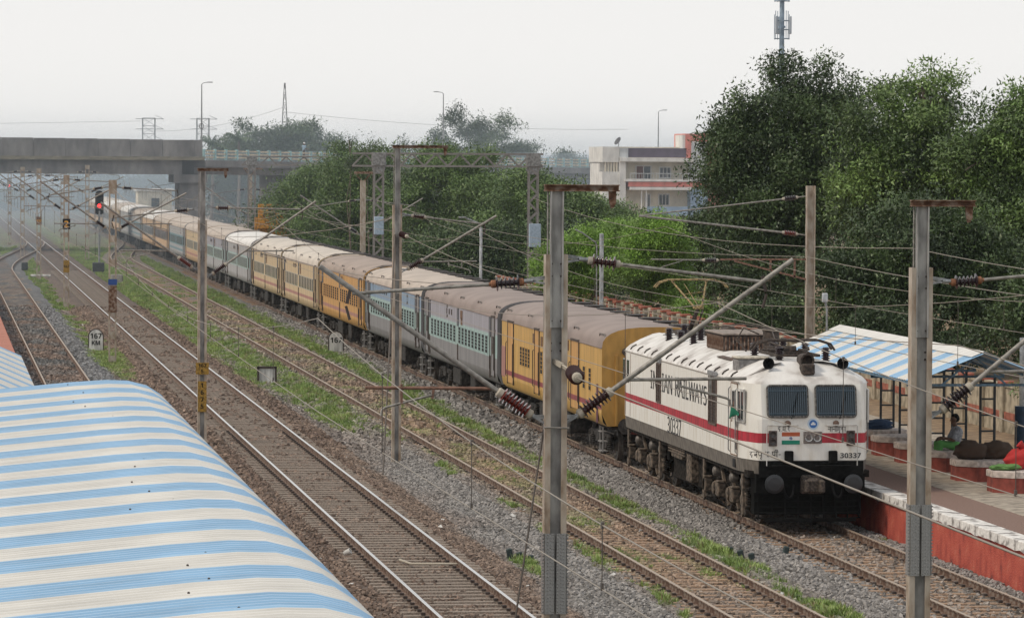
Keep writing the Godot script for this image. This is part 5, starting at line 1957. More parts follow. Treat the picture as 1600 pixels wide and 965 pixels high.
func loco_bogie(t: Node3D, zc: float, dusty: Material, dark: Material, steel: Material) -> void:
	var b := part("bogie", t, Vector3(0, 0, zc))
	for z in [-1.85, 0.0, 1.85]:
		wheelset(b, Vector3(0, 0.546, z), 0.546, steel)
	for s in [-1.0, 1.0]:
		var f := MB.new()
		f.cbox(Vector3(s * 1.12, 0.86, 0), Vector3(0.16, 0.28, 5.2), 0.03)
		for z in [-0.95, 0.95]:
			f.cbox(Vector3(s * 1.12, 0.66, z), Vector3(0.14, 0.3, 0.5), 0.04)
		obj(f, "side_frame", dark, b)
		for z in [-1.85, 0.0, 1.85]:
			var a := MB.new()
			a.cbox(Vector3(s * 1.16, 0.56, z), Vector3(0.26, 0.34, 0.4), 0.04)
			a.lathe(Vector3(s * 1.26, 0.56, z), Vector3(s, 0, 0), [[0.15, 0.0], [0.15, 0.06], [0.11, 0.08], [0.0, 0.08]], 16)
			obj(a, "axle_box", dusty, b)
			var sp := MB.new()
			for dz in [-0.36, 0.36]:
				stack_insulator(sp, Vector3(s * 1.18, 0.42, z + dz), 0.42, 0.1)
			obj(sp, "coil_springs", dark, b)
		for z in [-2.35, -0.6, 1.25]:
			var sb := MB.new()
			sb.cbox(Vector3(s * 1.36, 0.62, z), Vector3(0.22, 0.34, 0.34), 0.03)
			sb.cbox(Vector3(s * 1.38, 0.82, z + 0.06), Vector3(0.2, 0.05, 0.3), 0.015)
			obj(sb, "sand_box", dusty, b)
			var sq := MB.new()
			sq.tube([Vector3(s * 1.3, 0.5, z), Vector3(s * 1.1, 0.3, z + 0.1), Vector3(s * 0.9, 0.1, z + 0.2)], 0.03, 6)
			obj(sq, "sand_pipe", dusty, b)
		for z in [-1.3, 0.9, 2.3]:
			var dm := MB.new()
			dm.lathe(Vector3(s * 1.22, 1.02, z), Vector3(s, 0, 0), [[0.0, 0.0], [0.11, 0.0], [0.125, 0.03], [0.125, 0.16], [0.1, 0.2], [0.04, 0.22], [0.0, 0.22]], 16)
			obj(dm, "brake_cylinder", mat("cylinder_grey", lin(0.15, 0.13, 0.115), 0.5, "grime", Vector3(1, 1, 1)), b)
		for z in [-2.45, 2.55]:
			var pl := MB.new()
			pl.prism(PackedVector2Array([Vector2(0, 1.25), Vector2(0.2, 1.25), Vector2(0.2, 0.3), Vector2(0.1, 0.22), Vector2(-0.02, 0.3)]), Vector3(s * 1.4 - 0.02, 0, z), Basis(Vector3(0, 0, 1), Vector3.UP, Vector3(-1, 0, 0)), 0.05)
			obj(pl, "guard_plate", dusty, b)
		var rd := MB.new()
		for z in [-0.9, 0.35]:
			rd.bar(Vector3(s * 1.3, 1.2, z), Vector3(s * 1.2, 0.25, z + 0.55), 0.06, 0.08)
		obj(rd, "brake_rigging", dusty, b)

func devanagari(parent: Node, called: String, m: Material, at: Vector3, h: float, glyphs: Array) -> void:
	# letters drawn with strokes under a head line: [x, y] polylines on a unit cell
	var G := {
		"da": [0.62, true, [[[0.3, 1], [0.3, 0.78], [0.1, 0.66], [0.16, 0.48], [0.42, 0.5], [0.46, 0.3], [0.3, 0.2], [0.46, 0.0]]]],
		"ma": [0.66, true, [[[0.12, 1], [0.12, 0.35], [0.04, 0.3], [0.12, 0.22], [0.22, 0.35], [0.55, 0.35]], [[0.55, 1], [0.55, 0]]]],
		"re": [0.55, true, [[[0.1, 1], [0.34, 0.8], [0.3, 0.62], [0.12, 0.58], [0.42, 0.05]], [[0.3, 1], [0.2, 1.25], [0.02, 1.36]]]],
		"na": [0.62, true, [[[0.1, 0.55], [0.52, 0.55]], [[0.1, 0.62], [0.04, 0.52], [0.13, 0.46]], [[0.52, 1], [0.52, 0]]]],
		"aa": [0.24, true, [[[0.12, 1], [0.12, 0]]]],
		"gu": [0.6, true, [[[0.12, 1], [0.12, 0.4], [0.04, 0.34], [0.14, 0.26]], [[0.46, 1], [0.46, 0.05], [0.3, -0.16], [0.52, -0.26]]]],
		"ba": [0.62, true, [[[0.52, 1], [0.52, 0]], [[0.52, 0.6], [0.2, 0.68], [0.08, 0.5], [0.2, 0.32], [0.52, 0.42]], [[0.1, 0.36], [0.5, 0.62]]]],
		"yu": [0.7, true, [[[0.12, 1], [0.08, 0.6], [0.2, 0.36], [0.56, 0.4]], [[0.56, 1], [0.56, 0.05], [0.4, -0.18], [0.62, -0.3]]]],
		"e": [0.6, true, [[[0.16, 1], [0.14, 0.55], [0.34, 0.42], [0.5, 0.1]], [[0.42, 1], [0.34, 0.44]]]],
		"pa": [0.62, true, [[[0.12, 1], [0.1, 0.55], [0.24, 0.4], [0.52, 0.45]], [[0.52, 1], [0.52, 0]]]],
		"ii": [0.34, true, [[[0.12, 1], [0.12, 0]], [[0.12, 1], [0.2, 1.3], [-0.1, 1.36], [-0.25, 1.1]]]],
		"dot": [0.22, false, [[[0.1, 0.06], [0.1, 0.0]]]], "gap": [0.35, false, []], "dash": [0.42, false, [[[0.04, 0.5], [0.36, 0.5]]]]}
	var mb := MB.new()
	var total := 0.0
	for g in glyphs:
		total += G[g][0] * 1.22
	var x := -total * 0.5
	var th := h * 0.11
	for g in glyphs:
		var q: Array = G[g]
		if q[1]:
			mb.bar(Vector3((x - 0.02) * h, h, 0), Vector3((x + q[0] * 1.18) * h, h, 0), 0.006, th)
		for s in q[2]:
			for i in s.size() - 1:
				var a := Vector3((x + s[i][0]) * h, s[i][1] * h, 0)
				var b := Vector3((x + s[i + 1][0]) * h, s[i + 1][1] * h, 0)
				var dv := (b - a)
				var z := Vector3.BACK
				mb.box((a + b) * 0.5, Vector3(dv.length() + th * 0.5, th, 0.006), Basis(dv.normalized(), z.cross(dv.normalized()), z))
		x += q[0] * 1.22
	var o := obj(mb, called, m, parent)
	o.position = at - Vector3(0, h * 0.5, 0)

# ---------------------------------------------------------------- coaches
const SEC := [[1.46, 1.08], [1.58, 1.2], [1.6225, 1.45]]

func coach_strip(y0: float, y1: float, half: float, out := 0.0) -> MB:
	# one horizontal band of the body side, both sides
	var mb := MB.new()
	for s in [-1.0, 1.0]:
		var x: float = s * (1.6225 + out)
		if s > 0:
			mb.quad(Vector3(x, y0, half), Vector3(x, y0, -half), Vector3(x, y1, -half), Vector3(x, y1, half))
		else:
			mb.quad(Vector3(x, y0, -half), Vector3(x, y0, half), Vector3(x, y1, half), Vector3(x, y1, -half))
	return mb

func coaches() -> void:
	var dust := mat("coach_under", lin(0.055, 0.048, 0.045), 0.9, "grime_hard", Vector3(0.9, 0.9, 0.9))
	var wheel := mat("coach_wheel", lin(0.16, 0.14, 0.125), 0.6, "grime", Vector3(1, 1, 1), 0.3)
	var rubber := mat("bellows", lin(0.05, 0.048, 0.05), 0.85, "grime", Vector3(1, 1, 1))
	var vs := Vector3(0.4, 0.07, 0.4)
	var C := {
		"mustard": mat("c_mustard", lin(0.60, 0.365, 0.105), 0.5, "soft", vs), "amber": mat("c_amber", lin(0.60, 0.33, 0.105), 0.5, "soft", vs),
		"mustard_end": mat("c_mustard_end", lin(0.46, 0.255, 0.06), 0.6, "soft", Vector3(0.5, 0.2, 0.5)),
		"maroon": mat("c_maroon", lin(0.27, 0.055, 0.06), 0.55, "soft", vs), "rose": mat("c_rose", lin(0.42, 0.2, 0.17), 0.55, "soft", vs),
		"grey": mat("c_grey", lin(0.24, 0.235, 0.245), 0.55, "soft", vs), "pale": mat("c_pale", lin(0.42, 0.41, 0.42), 0.55, "soft", vs), "blue": mat("c_blue", lin(0.24, 0.34, 0.47), 0.5, "soft", vs), "lilac": mat("c_lilac", lin(0.36, 0.35, 0.40), 0.55, "soft", vs),
		"aqua": mat("c_aqua", lin(0.36, 0.49, 0.48), 0.5, "soft", vs), "teal": mat("c_teal", lin(0.14, 0.26, 0.30), 0.5, "soft", vs), "cream": mat("c_cream", lin(0.62, 0.47, 0.29), 0.55, "soft", vs),
		"sand": mat("c_sand", lin(0.60, 0.40, 0.24), 0.55, "soft", vs), "brown": mat("c_brown", lin(0.17, 0.11, 0.095), 0.55, "soft", vs)}
	var rs := Vector3(0.09, 0.09, 0.07)
	var R := {
		"umber": mat("roof_umber", lin(0.28, 0.225, 0.205), 0.75, "soft", rs), "tan": mat("roof_tan", lin(0.48, 0.41, 0.355), 0.75, "soft", rs), "pale": mat("roof_pale", lin(0.58, 0.52, 0.455), 0.75, "soft", rs), "white": mat("roof_white", lin(0.72, 0.70, 0.68), 0.7, "soft", rs), "brown": mat("roof_brown", lin(0.35, 0.28, 0.24), 0.75, "soft", rs)}
	# lower, stripe, band, upper, roof, window style (0 barred van, 1 barred, 2 sealed), phrase
	var list := [
		["mustard", "maroon", "mustard", "mustard", "umber", 0, "mustard yellow luggage coach with maroon stripe, coupled behind the locomotive"],
		["grey", "grey", "aqua", "lilac", "umber", 1, "grey coach with aqua band of barred windows, second behind the locomotive"],
		["grey", "grey", "aqua", "blue", "tan", 1, "blue and grey coach with barred windows, third behind the locomotive"],
		["amber", "rose", "amber", "amber", "brown", 1, "amber yellow coach with barred windows, fourth behind the locomotive"],
		["cream", "rose", "cream", "cream", "pale", 2, "cream coach with sealed windows, fifth behind the locomotive"],
		["cream", "rose", "cream", "cream", "pale", 2, "cream coach with pale roof, sixth behind the locomotive"],
		["pale", "pale", "aqua", "pale", "white", 2, "pale grey coach with white roof, seventh behind the locomotive"],
		["pale", "pale", "aqua", "lilac", "tan", 2, "pale grey coach with tan roof, eighth behind the locomotive"],
		["sand", "rose", "cream", "cream", "tan", 2, "cream and sand coach, ninth behind the locomotive"],
		["pale", "teal", "teal", "pale", "tan", 2, "pale grey coach with teal band, tenth behind the locomotive"],
		["sand", "sand", "brown", "sand", "tan", 2, "sand coloured coach with brown band, eleventh behind the locomotive"],
		["sand", "sand", "grey", "sand", "white", 2, "sand coloured coach with grey band, twelfth behind the locomotive"],
		["pale", "teal", "teal", "pale", "tan", 2, "pale coach with teal band, thirteenth behind the locomotive"],
		["pale", "pale", "teal", "pale", "white", 2, "pale coach with bright white roof, fourteenth behind the locomotive"],
		["sand", "sand", "grey", "cream", "tan", 2, "hazy cream coach, fifteenth behind the locomotive"],
		["pale", "pale", "grey", "pale", "white", 2, "hazy pale coach, sixteenth behind the locomotive"],
		["sand", "sand", "brown", "sand", "pale", 2, "hazy sand coloured coach, last but one in the train"],
		["amber", "amber", "brown", "sand", "pale", 2, "hazy orange tail coach at the far end of the train"]]
	var half := 10.55
	for i in list.size():
		var L: Array = list[i]
		var dc := 127.81 + 22.28 * i
		var t := thing("railway_coach", P(XC, 0, dc), L[6], "railway coach", "coaches of the train")
		var near := i < 5
		# sides in bands
		var lo := MB.new()
		for s in [-1.0, 1.0]:
			var rows := []
			for z in [-half, half]:
				var row := []
				for p in SEC:
					row.append(Vector3(s * p[0], p[1], z))
				rows.append(row)
			if s > 0:
				rows.reverse()
			lo.loft(rows)
		lo.soften(50)
		obj(lo, "sole_panel", C[L[0]], t)
		var cuts := [[1.45, 1.55, L[0], "lower_panel"], [1.55, 1.70, L[1], "stripe"], [1.70, 1.93, L[0], "waist_panel"], [1.93, 2.72, L[2], "window_band"], [2.72, 3.30, L[3], "upper_panel"]]
		for c in cuts:
			obj(coach_strip(c[0], c[1], half), c[3], C[c[2]], t)
		# roof
		var prof := []
		for k in 15:
			var a := PI * k / 14.0
			var q := pow(absf(cos(a)), 0.72) * signf(cos(a))
			prof.append(Vector2(q * 1.6225, 3.30 + 0.60 * pow(sin(a), 0.8)))
		var rf := MB.new()
		var rr := []
		for z in [half, -half]:
			var row := []
			for p in prof:
				row.append(Vector3(p.x, p.y, z))
			rr.append(row)
		rf.loft(rr)
		rf.soften(40)
		obj(rf, "roof", R[L[4]], t)
		var gt := MB.new()
		for s in [-1.0, 1.0]:
			gt.box(Vector3(s * 1.632, 3.305, 0), Vector3(0.03, 0.03, half * 2))
		obj(gt, "rain_gutter", R["umber"], t)
		# ends
		for e in [-1.0, 1.0]:
			var ring := [Vector3(-1.46, 1.08, e * half), Vector3(1.46, 1.08, e * half), Vector3(1.6225, 1.45, e * half)]
			for p in prof:
				ring.append(Vector3(p.x, p.y, e * half))
			ring.append(Vector3(-1.6225, 1.45, e * half))
			if e < 0:
				ring.reverse()
			var en := MB.new()
			en.fan(ring)
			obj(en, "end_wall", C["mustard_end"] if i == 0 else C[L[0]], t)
			if i == 0 and e > 0:
				for q in [[-1.2, 2.0], [1.2, 2.0]]:
					var rb := MB.new()
					rb.box(Vector3(q[0], 2.1, half + 0.03), Vector3(0.06, 2.0, 0.06))
					obj(rb, "end_rib", C["mustard_end"], t)
				var lm := MB.new()
				lm.lathe(Vector3(-0.95, 3.2, half), Vector3.BACK, [[0.1, 0], [0.1, 0.06], [0, 0.06]], 12)
				obj(lm, "tail_lamp", M.clip, t)
			for s in [-1.0, 1.0]:
				var bf := MB.new()
				bf.lathe(Vector3(s * 0.98, 1.1, e * half), Vector3(0, 0, e), [[0.1, 0.0], [0.1, 0.28], [0.22, 0.32], [0.23, 0.36], [0.0, 0.38]], 14)
				obj(bf, "buffer", dust, t)
		# bellows between coaches: a dark arch standing almost flush with the sides
		var vb := MB.new()
		var ringo := [Vector2(-1.44, 1.15), Vector2(-1.58, 1.5), Vector2(-1.585, 3.25)]
		for k in range(13, 0, -1):
			ringo.append(Vector2(prof[k].x * 0.98, prof[k].y - 0.02))
		ringo.append(Vector2(1.585, 3.25)); ringo.append(Vector2(1.58, 1.5)); ringo.append(Vector2(1.44, 1.15))
		var za := -half - 0.9
		var zb := -half
		for z in 4:
			var ra := []
			var rc := []
			var f0 := lerpf(zb, za, z / 4.0)
			var f1 := lerpf(zb, za, (z + 1) / 4.0)
			var fm := (f0 + f1) * 0.5
			var rm := []
			for p in ringo:
				ra.append(Vector3(p.x * 0.965, p.y - 0.03, f0)); rm.append(Vector3(p.x, p.y, fm)); rc.append(Vector3(p.x * 0.965, p.y - 0.03, f1))
			vb.loft([ra, rm, rc])
		if i < list.size() - 1:
			obj(vb, "vestibule_bellows", rubber, t)
		coach_side(t, i, L, half, C, near)
		coach_roof_bits(t, i, half, near)
		# running gear
		for z in [-7.4, 7.4]:
			var b := part("bogie", t, Vector3(0, 0, z))
			for w in [-1.45, 1.45]:
				wheelset(b, Vector3(0, 0.457, w), 0.457, wheel)
			if i < 8:
				for s in [-1.0, 1.0]:
					var f := MB.new()
					f.cbox(Vector3(s * 1.1, 0.66, 0), Vector3(0.14, 0.2, 3.5), 0.03)
					for w in [-1.45, 1.45]:
						f.cbox(Vector3(s * 1.14, 0.46, w), Vector3(0.2, 0.26, 0.3), 0.03)
						for q in [-0.3, 0.3]:
							stack_insulator(f, Vector3(s * 1.14, 0.34, w + q), 0.36, 0.09)
					f.cbox(Vector3(s * 1.14, 0.62, 0), Vector3(0.2, 0.4, 0.7), 0.04)
					obj(f, "side_frame", dust, b)
		var ub := MB.new()
		ub.cbox(Vector3(0, 1.05, 0), Vector3(2.6, 0.16, half * 2 - 0.4), 0.03)
		obj(ub, "underframe", dust, t)
		for q in [[-1.05, 0.75, 2.4, 0.7, 1.3], [-1.05, 0.72, -2.2, 0.6, 2.2], [1.05, 0.75, 0.0, 0.7, 2.0]]:
			var bx := MB.new()
			bx.cbox(Vector3(q[0], q[1], q[2]), Vector3(0.7, q[3], q[4]), 0.04)
			obj(bx, "battery_box", dust, t)
		if i < 9:
			for z in [-half + 0.75, half - 0.75]:
				for s in [-1.0, 1.0]:
					var lb := MB.new()
					for y in [0.35, 0.62, 0.9]:
						lb.box(Vector3(s * 1.46, y, z), Vector3(0.2, 0.025, 0.5))
					for dz in [-0.26, 0.26]:
						lb.box(Vector3(s * 1.5, 0.68, z + dz), Vector3(0.04, 0.72, 0.03))
					obj(lb, "footsteps", mat("step_grey", lin(0.25, 0.24, 0.235), 0.7), t)

func coach_side(t: Node3D, i: int, L: Array, half: float, C: Dictionary, near: bool) -> void:
	var style: int = L[5]
	var band: Material = C[L[2]]
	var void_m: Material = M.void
	var trim := mat("win_trim", lin(0.45, 0.47, 0.45), 0.6)
	for s in [-1.0, 1.0]:
		var ox: float = s * 1.6225
		var wins := []
		var doors := []
		if style == 0:
			# luggage and guard van: few windows, wide sliding doors
			wins = [[-5.95, 0.42, 0.56], [-5.35, 0.42, 0.56], [-4.75, 0.42, 0.56], [-4.15, 0.42, 0.56], [-1.35, 0.45, 0.66], [7.3, 0.4, 0.6], [8.4, 0.4, 0.6]]
			doors = [[-8.35, 1.35], [-2.3, 1.0], [5.6, 1.5]]
		else:
			for k in 8:
				wins.append([-8.0 + k * 0.98, 0.56, 0.56])
			for k in 9:
				wins.append([0.35 + k * 0.93, 0.56, 0.56])
			doors = [[-9.55, 0.85], [9.55, 0.85]]
		for q in wins:
			var w := part("window", t, Vector3(ox, 2.31, q[0]))
			var g := MB.new()
			g.cbox(Vector3(s * 0.002, 0, 0), Vector3(0.016, q[2] + 0.02, q[1]), 0.006)
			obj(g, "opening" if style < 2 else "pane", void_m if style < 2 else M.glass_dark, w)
			if near or i < 9:
				var f := MB.new()
				for y in [-0.5, 0.5]:
					f.box(Vector3(s * 0.004, y * (q[2] + 0.05), 0), Vector3(0.016, 0.03, q[1] + 0.08))
				for z in [-0.5, 0.5]:
					f.box(Vector3(s * 0.004, 0, z * (q[1] + 0.05)), Vector3(0.016, q[2] + 0.05, 0.03))
				obj(f, "frame", band if style < 2 else trim, w)
			if style < 2 and i < 5:
				var b := MB.new()
				for k in 4:
					b.box(Vector3(s * 0.012, -q[2] * 0.5 + (k + 1) * q[2] / 5.0, 0), Vector3(0.01, 0.016, q[1]))
				obj(b, "bars", band, w)
		# doors are set back behind their own frames
		for q in doors:
			var d := part("door", t, Vector3(ox, 2.3, q[0]))
			var hw: float = q[1] * 0.5
			var p := MB.new()
			p.cbox(Vector3(s * 0.004, 0.0, 0), Vector3(0.02, 1.98, q[1]), 0.006)
			obj(p, "leaf", C["amber"] if style == 0 else C[L[0]], d)
			var f := MB.new()
			for z in [-1.0, 1.0]:
				f.box(Vector3(s * 0.012, 0.0, z * hw), Vector3(0.034, 2.06, 0.07))
			f.box(Vector3(s * 0.016, 1.02, 0), Vector3(0.05, 0.06, q[1]))
			obj(f, "frame", mat("door_dark", lin(0.08, 0.06, 0.05), 0.7, "grime", Vector3(1, 1, 1)), d)
			if style == 0:
				var sp := MB.new()
				sp.box(Vector3(s * 0.016, -0.67, 0), Vector3(0.012, 0.15, q[1] - 0.08))
				obj(sp, "stripe", C["maroon"], d)
			else:
				var w := MB.new()
				w.cbox(Vector3(s * 0.014, 0.06, 0), Vector3(0.02, 0.62, 0.34), 0.006)
				obj(w, "window", M.glass_dark, d)
			if i < 6:
				var hr := MB.new()
				for z in [-1.0, 1.0]:
					hr.tube([Vector3(s * 0.03, -0.8, z * (hw + 0.12)), Vector3(s * 0.06, -0.75, z * (hw + 0.12)), Vector3(s * 0.06, 0.3, z * (hw + 0.12)), Vector3(s * 0.03, 0.35, z * (hw + 0.12))], 0.015, 5)
				obj(hr, "handrail", M.clip, d)
		# down pipes and small plates
		if i < 8 and style > 0:
			for z in [-8.75, -0.1, 8.75]:
				var pp := MB.new()
				pp.box(Vector3(ox + s * 0.01, 2.95, z), Vector3(0.03, 0.66, 0.42))
				obj(pp, "shutter_plate", mat("shutter_dark", lin(0.10, 0.105, 0.12), 0.6), t)
				var rb := MB.new()
				rb.box(Vector3(ox + s * 0.012, 1.6, z), Vector3(0.03, 0.75, 0.16))
				obj(rb, "rust_streak_plate", mat("drain_brown", lin(0.12, 0.085, 0.07), 0.8, "grime_hard", Vector3(2, 2, 2)), t)
		if i < 8:
			for q in ([[-3.0, 3.0, 0.5, 0.3], [-1.3, 2.98, 0.4, 0.3], [4.2, 3.1, 0.3, 0.3]] if style == 0 else [[0.9, 3.06, 0.55, 0.3], [0.95, 2.82, 0.4, 0.25], [-2.0, 3.05, 0.22, 0.2], [-2.7, 3.05, 0.22, 0.2], [-3.4, 3.05, 0.22, 0.2]]):
				var pl := MB.new()
				pl.box(Vector3(ox + s * 0.008, q[1], q[0]), Vector3(0.016, q[3], q[2]))
				obj(pl, "name_plate", mat("plate_brown", lin(0.2, 0.11, 0.06), 0.7, "grime", Vector3(2, 2, 2)) if q[2] > 0.25 else M.clip, t)
		if i < 4:
			# rose end panels next to the bellows on the yellow coach
			if style == 0:
				var ep := MB.new()
				ep.box(Vector3(ox + s * 0.005, 1.95, -half + 0.45), Vector3(0.012, 1.0, 0.88))
				obj(ep, "rose_panel", C["rose"], t)
				var e2 := MB.new()
				e2.box(Vector3(ox + s * 0.005, 1.7, half - 0.75), Vector3(0.012, 1.1, 0.3))
				obj(e2, "plum_panel", mat("plum", lin(0.10, 0.03, 0.05), 0.6), t)

func coach_roof_bits(t: Node3D, i: int, half: float, near: bool) -> void:
	if i < 6:
		# ventilators on the far shoulder and grab hoops on the near one
		for k in 8:
			var z := -half + 1.5 + k * 2.65
			var v := MB.new()
			v.cbox(Vector3(0.85, 3.91, z), Vector3(0.62, 0.05, 0.8), 0.02)
			v.cbox(Vector3(0.85, 3.85, z), Vector3(0.3, 0.12, 0.3), 0.02)
			obj(v, "roof_ventilator", mat("vent_dark", lin(0.045, 0.04, 0.04), 0.8), t)
		for k in 5:
			var z := -half + 1.0 + k * 4.85
			var h := MB.new()
			h.tube([Vector3(-1.5, 3.45, z - 0.5), Vector3(-1.5, 3.68, z - 0.42), Vector3(-1.5, 3.68, z + 0.42), Vector3(-1.5, 3.45, z + 0.5)], 0.02, 6)
			obj(h, "grab_hoop", mat("hoop_grey", lin(0.16, 0.14, 0.13), 0.7), t)
	if i >= 3 and i < 8:
		var p := MB.new()
		p.tube([Vector3(-1.2, 3.76, half - 0.9), Vector3(-0.7, 3.92, half - 0.5), Vector3(0.7, 3.96, half - 0.3)], 0.03, 6)
		p.tube([Vector3(-1.0, 3.82, half - 0.1), Vector3(-0.4, 3.96, half + 0.3), Vector3(0.6, 3.96, half + 0.3)], 0.03, 6)
		obj(p, "roof_cable", mat("hoop_grey", lin(0.16, 0.14, 0.13), 0.7), t)

# ---------------------------------------------------------------- lineside things
func lineside() -> void:
	# kilometre stones
	for q in [[P(18.25, -0.33, 191.5), "white kilometre stone marked 167 in the grass beside the train", ["167"], 1.0], [P(7.42, -0.36, 195.0), "white kilometre stone marked 167 beside the blue banded mast", ["167", "KM"], 0.95]]:
		var t := thing("kilometre_stone", q[0], q[1], "kilometre stone", "kilometre stones")
		var pl := [Vector2(-0.36, 0.0), Vector2(0.36, 0.0)]
		for k in 13:
			var a := PI * k / 12.0
			pl.append(Vector2(0.36 * cos(a), 0.72 + 0.36 * sin(a)))
		var b := MB.new()
		b.prism(PackedVector2Array(pl), Vector3(0, 0, -0.09), Basis(), 0.14)
		obj(b, "border", M.clip, t)
		var pi := []
		for p in pl:
			pi.append(Vector2(p.x * 0.88, maxf(p.y * 0.96, 0.0)))
		var f := MB.new()
		f.prism(PackedVector2Array(pi), Vector3(0, 0, 0.051), Basis(), 0.012)
		obj(f, "face", M.white_paint, t)
		for k in q[2].size():
			words(q[2][k], "lettering", t, M.black, Vector3(0, 0.74 - 0.32 * k if q[2].size() > 1 else 0.66, 0.066), 0.24 if k == 0 else 0.2, 0.0, 1.0)
	# framed marker box between the running lines
	var bx := thing("marker_box", P(13.1, -0.34, 166.5), "grey concrete marker box with dark frame on the grass", "marker box")
	var c := MB.new()
	c.cbox(Vector3(0, 0.33, 0), Vector3(0.66, 0.66, 0.5), 0.02)
	obj(c, "block", M.white_paint, bx)
	var fr := MB.new()
	for x in [-0.35, 0.35]:
		fr.box(Vector3(x, 0.34, 0.24), Vector3(0.08, 0.72, 0.08))
	fr.box(Vector3(0, 0.68, 0.2), Vector3(0.78, 0.08, 0.16))
	obj(fr, "frame", M.clip, bx)
	var b2 := thing("marker_box", P(12.9, -0.36, 300.0), "small grey marker box in the far grass by the signal", "marker box")
	var c2 := MB.new()
	c2.cbox(Vector3(0, 0.35, 0), Vector3(0.85, 0.7, 0.5), 0.03)
	obj(c2, "block", M.concrete, b2)
	# colour light signals
	signal_post(P(13.24, -0.4, 341.0), 5.55, "colour light signal showing red beside the train")
	signal_post(P(10.9, -0.7, 620.0), 5.6, "tiny distant signal showing red under the bridge")
	# relay boxes beside the signal
	for q in [[P(12.55, -0.38, 325.0), Vector3(0.9, 0.7, 0.6), "dark relay box on legs in the grass by the signal"], [P(7.0, -0.4, 330.0), Vector3(0.5, 0.6, 0.5), "dark point machine box beside the turnout"]]:
		var t := thing("relay_box", q[0], q[2], "relay box")
		var b := MB.new()
		b.cbox(Vector3(0, q[1].y * 0.5 + 0.25, 0), q[1], 0.04)
		obj(b, "case", mat("relay_dark", lin(0.06, 0.07, 0.075), 0.7, "grime", Vector3(1, 1, 1)), t)
		var l := MB.new()
		for x in [-0.35, 0.35]:
			l.box(Vector3(x * q[1].x, 0.13, 0), Vector3(0.1, 0.26, 0.4))
		obj(l, "feet", M.concrete, t)
	# white painted beam lying by the turnout
	var wb := thing("point_rod_cover", P(8.2, -0.38, 312.0), "white painted beam lying beside the turnout", "beam")
	var w := MB.new()
	w.cbox(Vector3(-0.4, 0.3, 0), Vector3(1.5, 0.16, 0.25), 0.03)
	obj(w, "beam", M.white_paint, wb)
	var wl := MB.new()
	for x in [-1.0, 0.2]:
		wl.box(Vector3(x, 0.11, 0), Vector3(0.15, 0.22, 0.3))
	obj(wl, "feet", M.concrete, wb)
	# cable posts and rubbish on the ballast
	for q in [[17.95, 92.6, "trio of dark broken cable stubs beside the train's track"], [13.0, 93.0, "cluster of dark plastic pipe stubs beside the near mast"], [19.1, 92.0, "short black stub beside the rail in front of the locomotive"]]:
		var t := thing("cable_stub", P(q[0], ground_y(q[0], q[1]), q[1]), q[2], "cable stub")
		var n := 1 if q[0] > 19 else 3
		for k in n:
			var b := MB.new()
			b.cbox(Vector3((k - 1) * 0.2, 0.12 - 0.05 * k, 0.25 * k), Vector3(0.13, 0.3 if n > 1 else 0.2, 0.13), 0.02, Basis(Vector3.BACK, rng.randf_range(-0.4, 0.4)))
			obj(b, "pipe", mat("pipe_dark", lin(0.02, 0.035, 0.035), 0.6), t)
	var cup := thing("white_cup", P(9.08, -0.17, 92.6), "crushed white cup lying on the polished rail's sleeper", "cup")
	var cu := MB.new()
	cu.lathe(Vector3(0, 0.05, 0), Vector3(0.5, 0.25, 0.2), [[0.0, -0.06], [0.05, -0.06], [0.07, 0.1], [0.06, 0.1], [0.045, -0.05], [0.0, -0.05]], 12)
	obj(cu, "body", M.white_paint, cup)
	# bent bar between the main line rails
	var br := thing("bent_bar", P(10.2, -0.13, 89.8), "bent rusty bar lying between the polished rails", "metal bar")
	var bb := MB.new()
	bb.tube([Vector3(-0.12, 0.0, -1.1), Vector3(0.0, 0.02, 0.0), Vector3(1.0, 0.02, 0.12)], 0.03, 6)
	obj(bb, "bar", M.cap_cement, br)
	# litter: scraps of paper and plastic
	var lt := MB.new()
	for k in 150:
		var d := rng.randf_range(80, 230)
		var x := rng.randf_range(11.9, 18.6) if k % 3 else rng.randf_range(6.0, 8.6)
		if absf(x - XB) < 0.7 and k % 2:
			continue
		var s := rng.randf_range(0.03, 0.09)
		var bs := Basis.from_euler(Vector3(rng.randf_range(-0.6, 0.6), rng.randf_range(0, 6.0), rng.randf_range(-0.6, 0.6)))
		lt.box(P(x, ground_y(x, d) + 0.05, d), Vector3(s * 1.6, 0.015, s), bs)
	var lo := obj(lt, "litter", M.white_paint)
	tag(lo, "scraps of white paper litter scattered over the ballast", "litter", "", "stuff")
	# yellow station name board behind the train
	var nb := thing("station_name_board", P(23.75, 0.8, 296.0), "yellow station name board with black lettering behind the train", "name board")
	var y := MB.new()
	y.cbox(Vector3(0, 3.75, 0), Vector3(2.2, 1.75, 0.2), 0.03)
	var yo := obj(y, "board", mat("board_yellow", lin(0.62, 0.27, 0.02), 0.6, "grime", Vector3(0.5, 0.5, 0.5)), nb)
	devanagari(yo, "lettering", M.black, Vector3(-0.05, 4.3, 0.105), 0.27, ["na", "e", "da", "aa", "yu", "da", "ba"])
	devanagari(yo, "lettering", M.black, Vector3(-0.45, 3.82, 0.105), 0.27, ["ba", "re", "aa", "gu"])
	devanagari(yo, "lettering", M.black, Vector3(-0.1, 3.32, 0.105), 0.22, ["da", "ma", "na", "aa", "pa", "da", "ba"])
	for x in [-1.22, 1.22]:
		var pp := MB.new()
		pp.box(Vector3(x, 1.85, -0.05), Vector3(0.22, 3.7, 0.24))
		obj(pp, "post", mat("board_yellow", lin(0.62, 0.27, 0.02), 0.6), nb)
	var sp := MB.new()
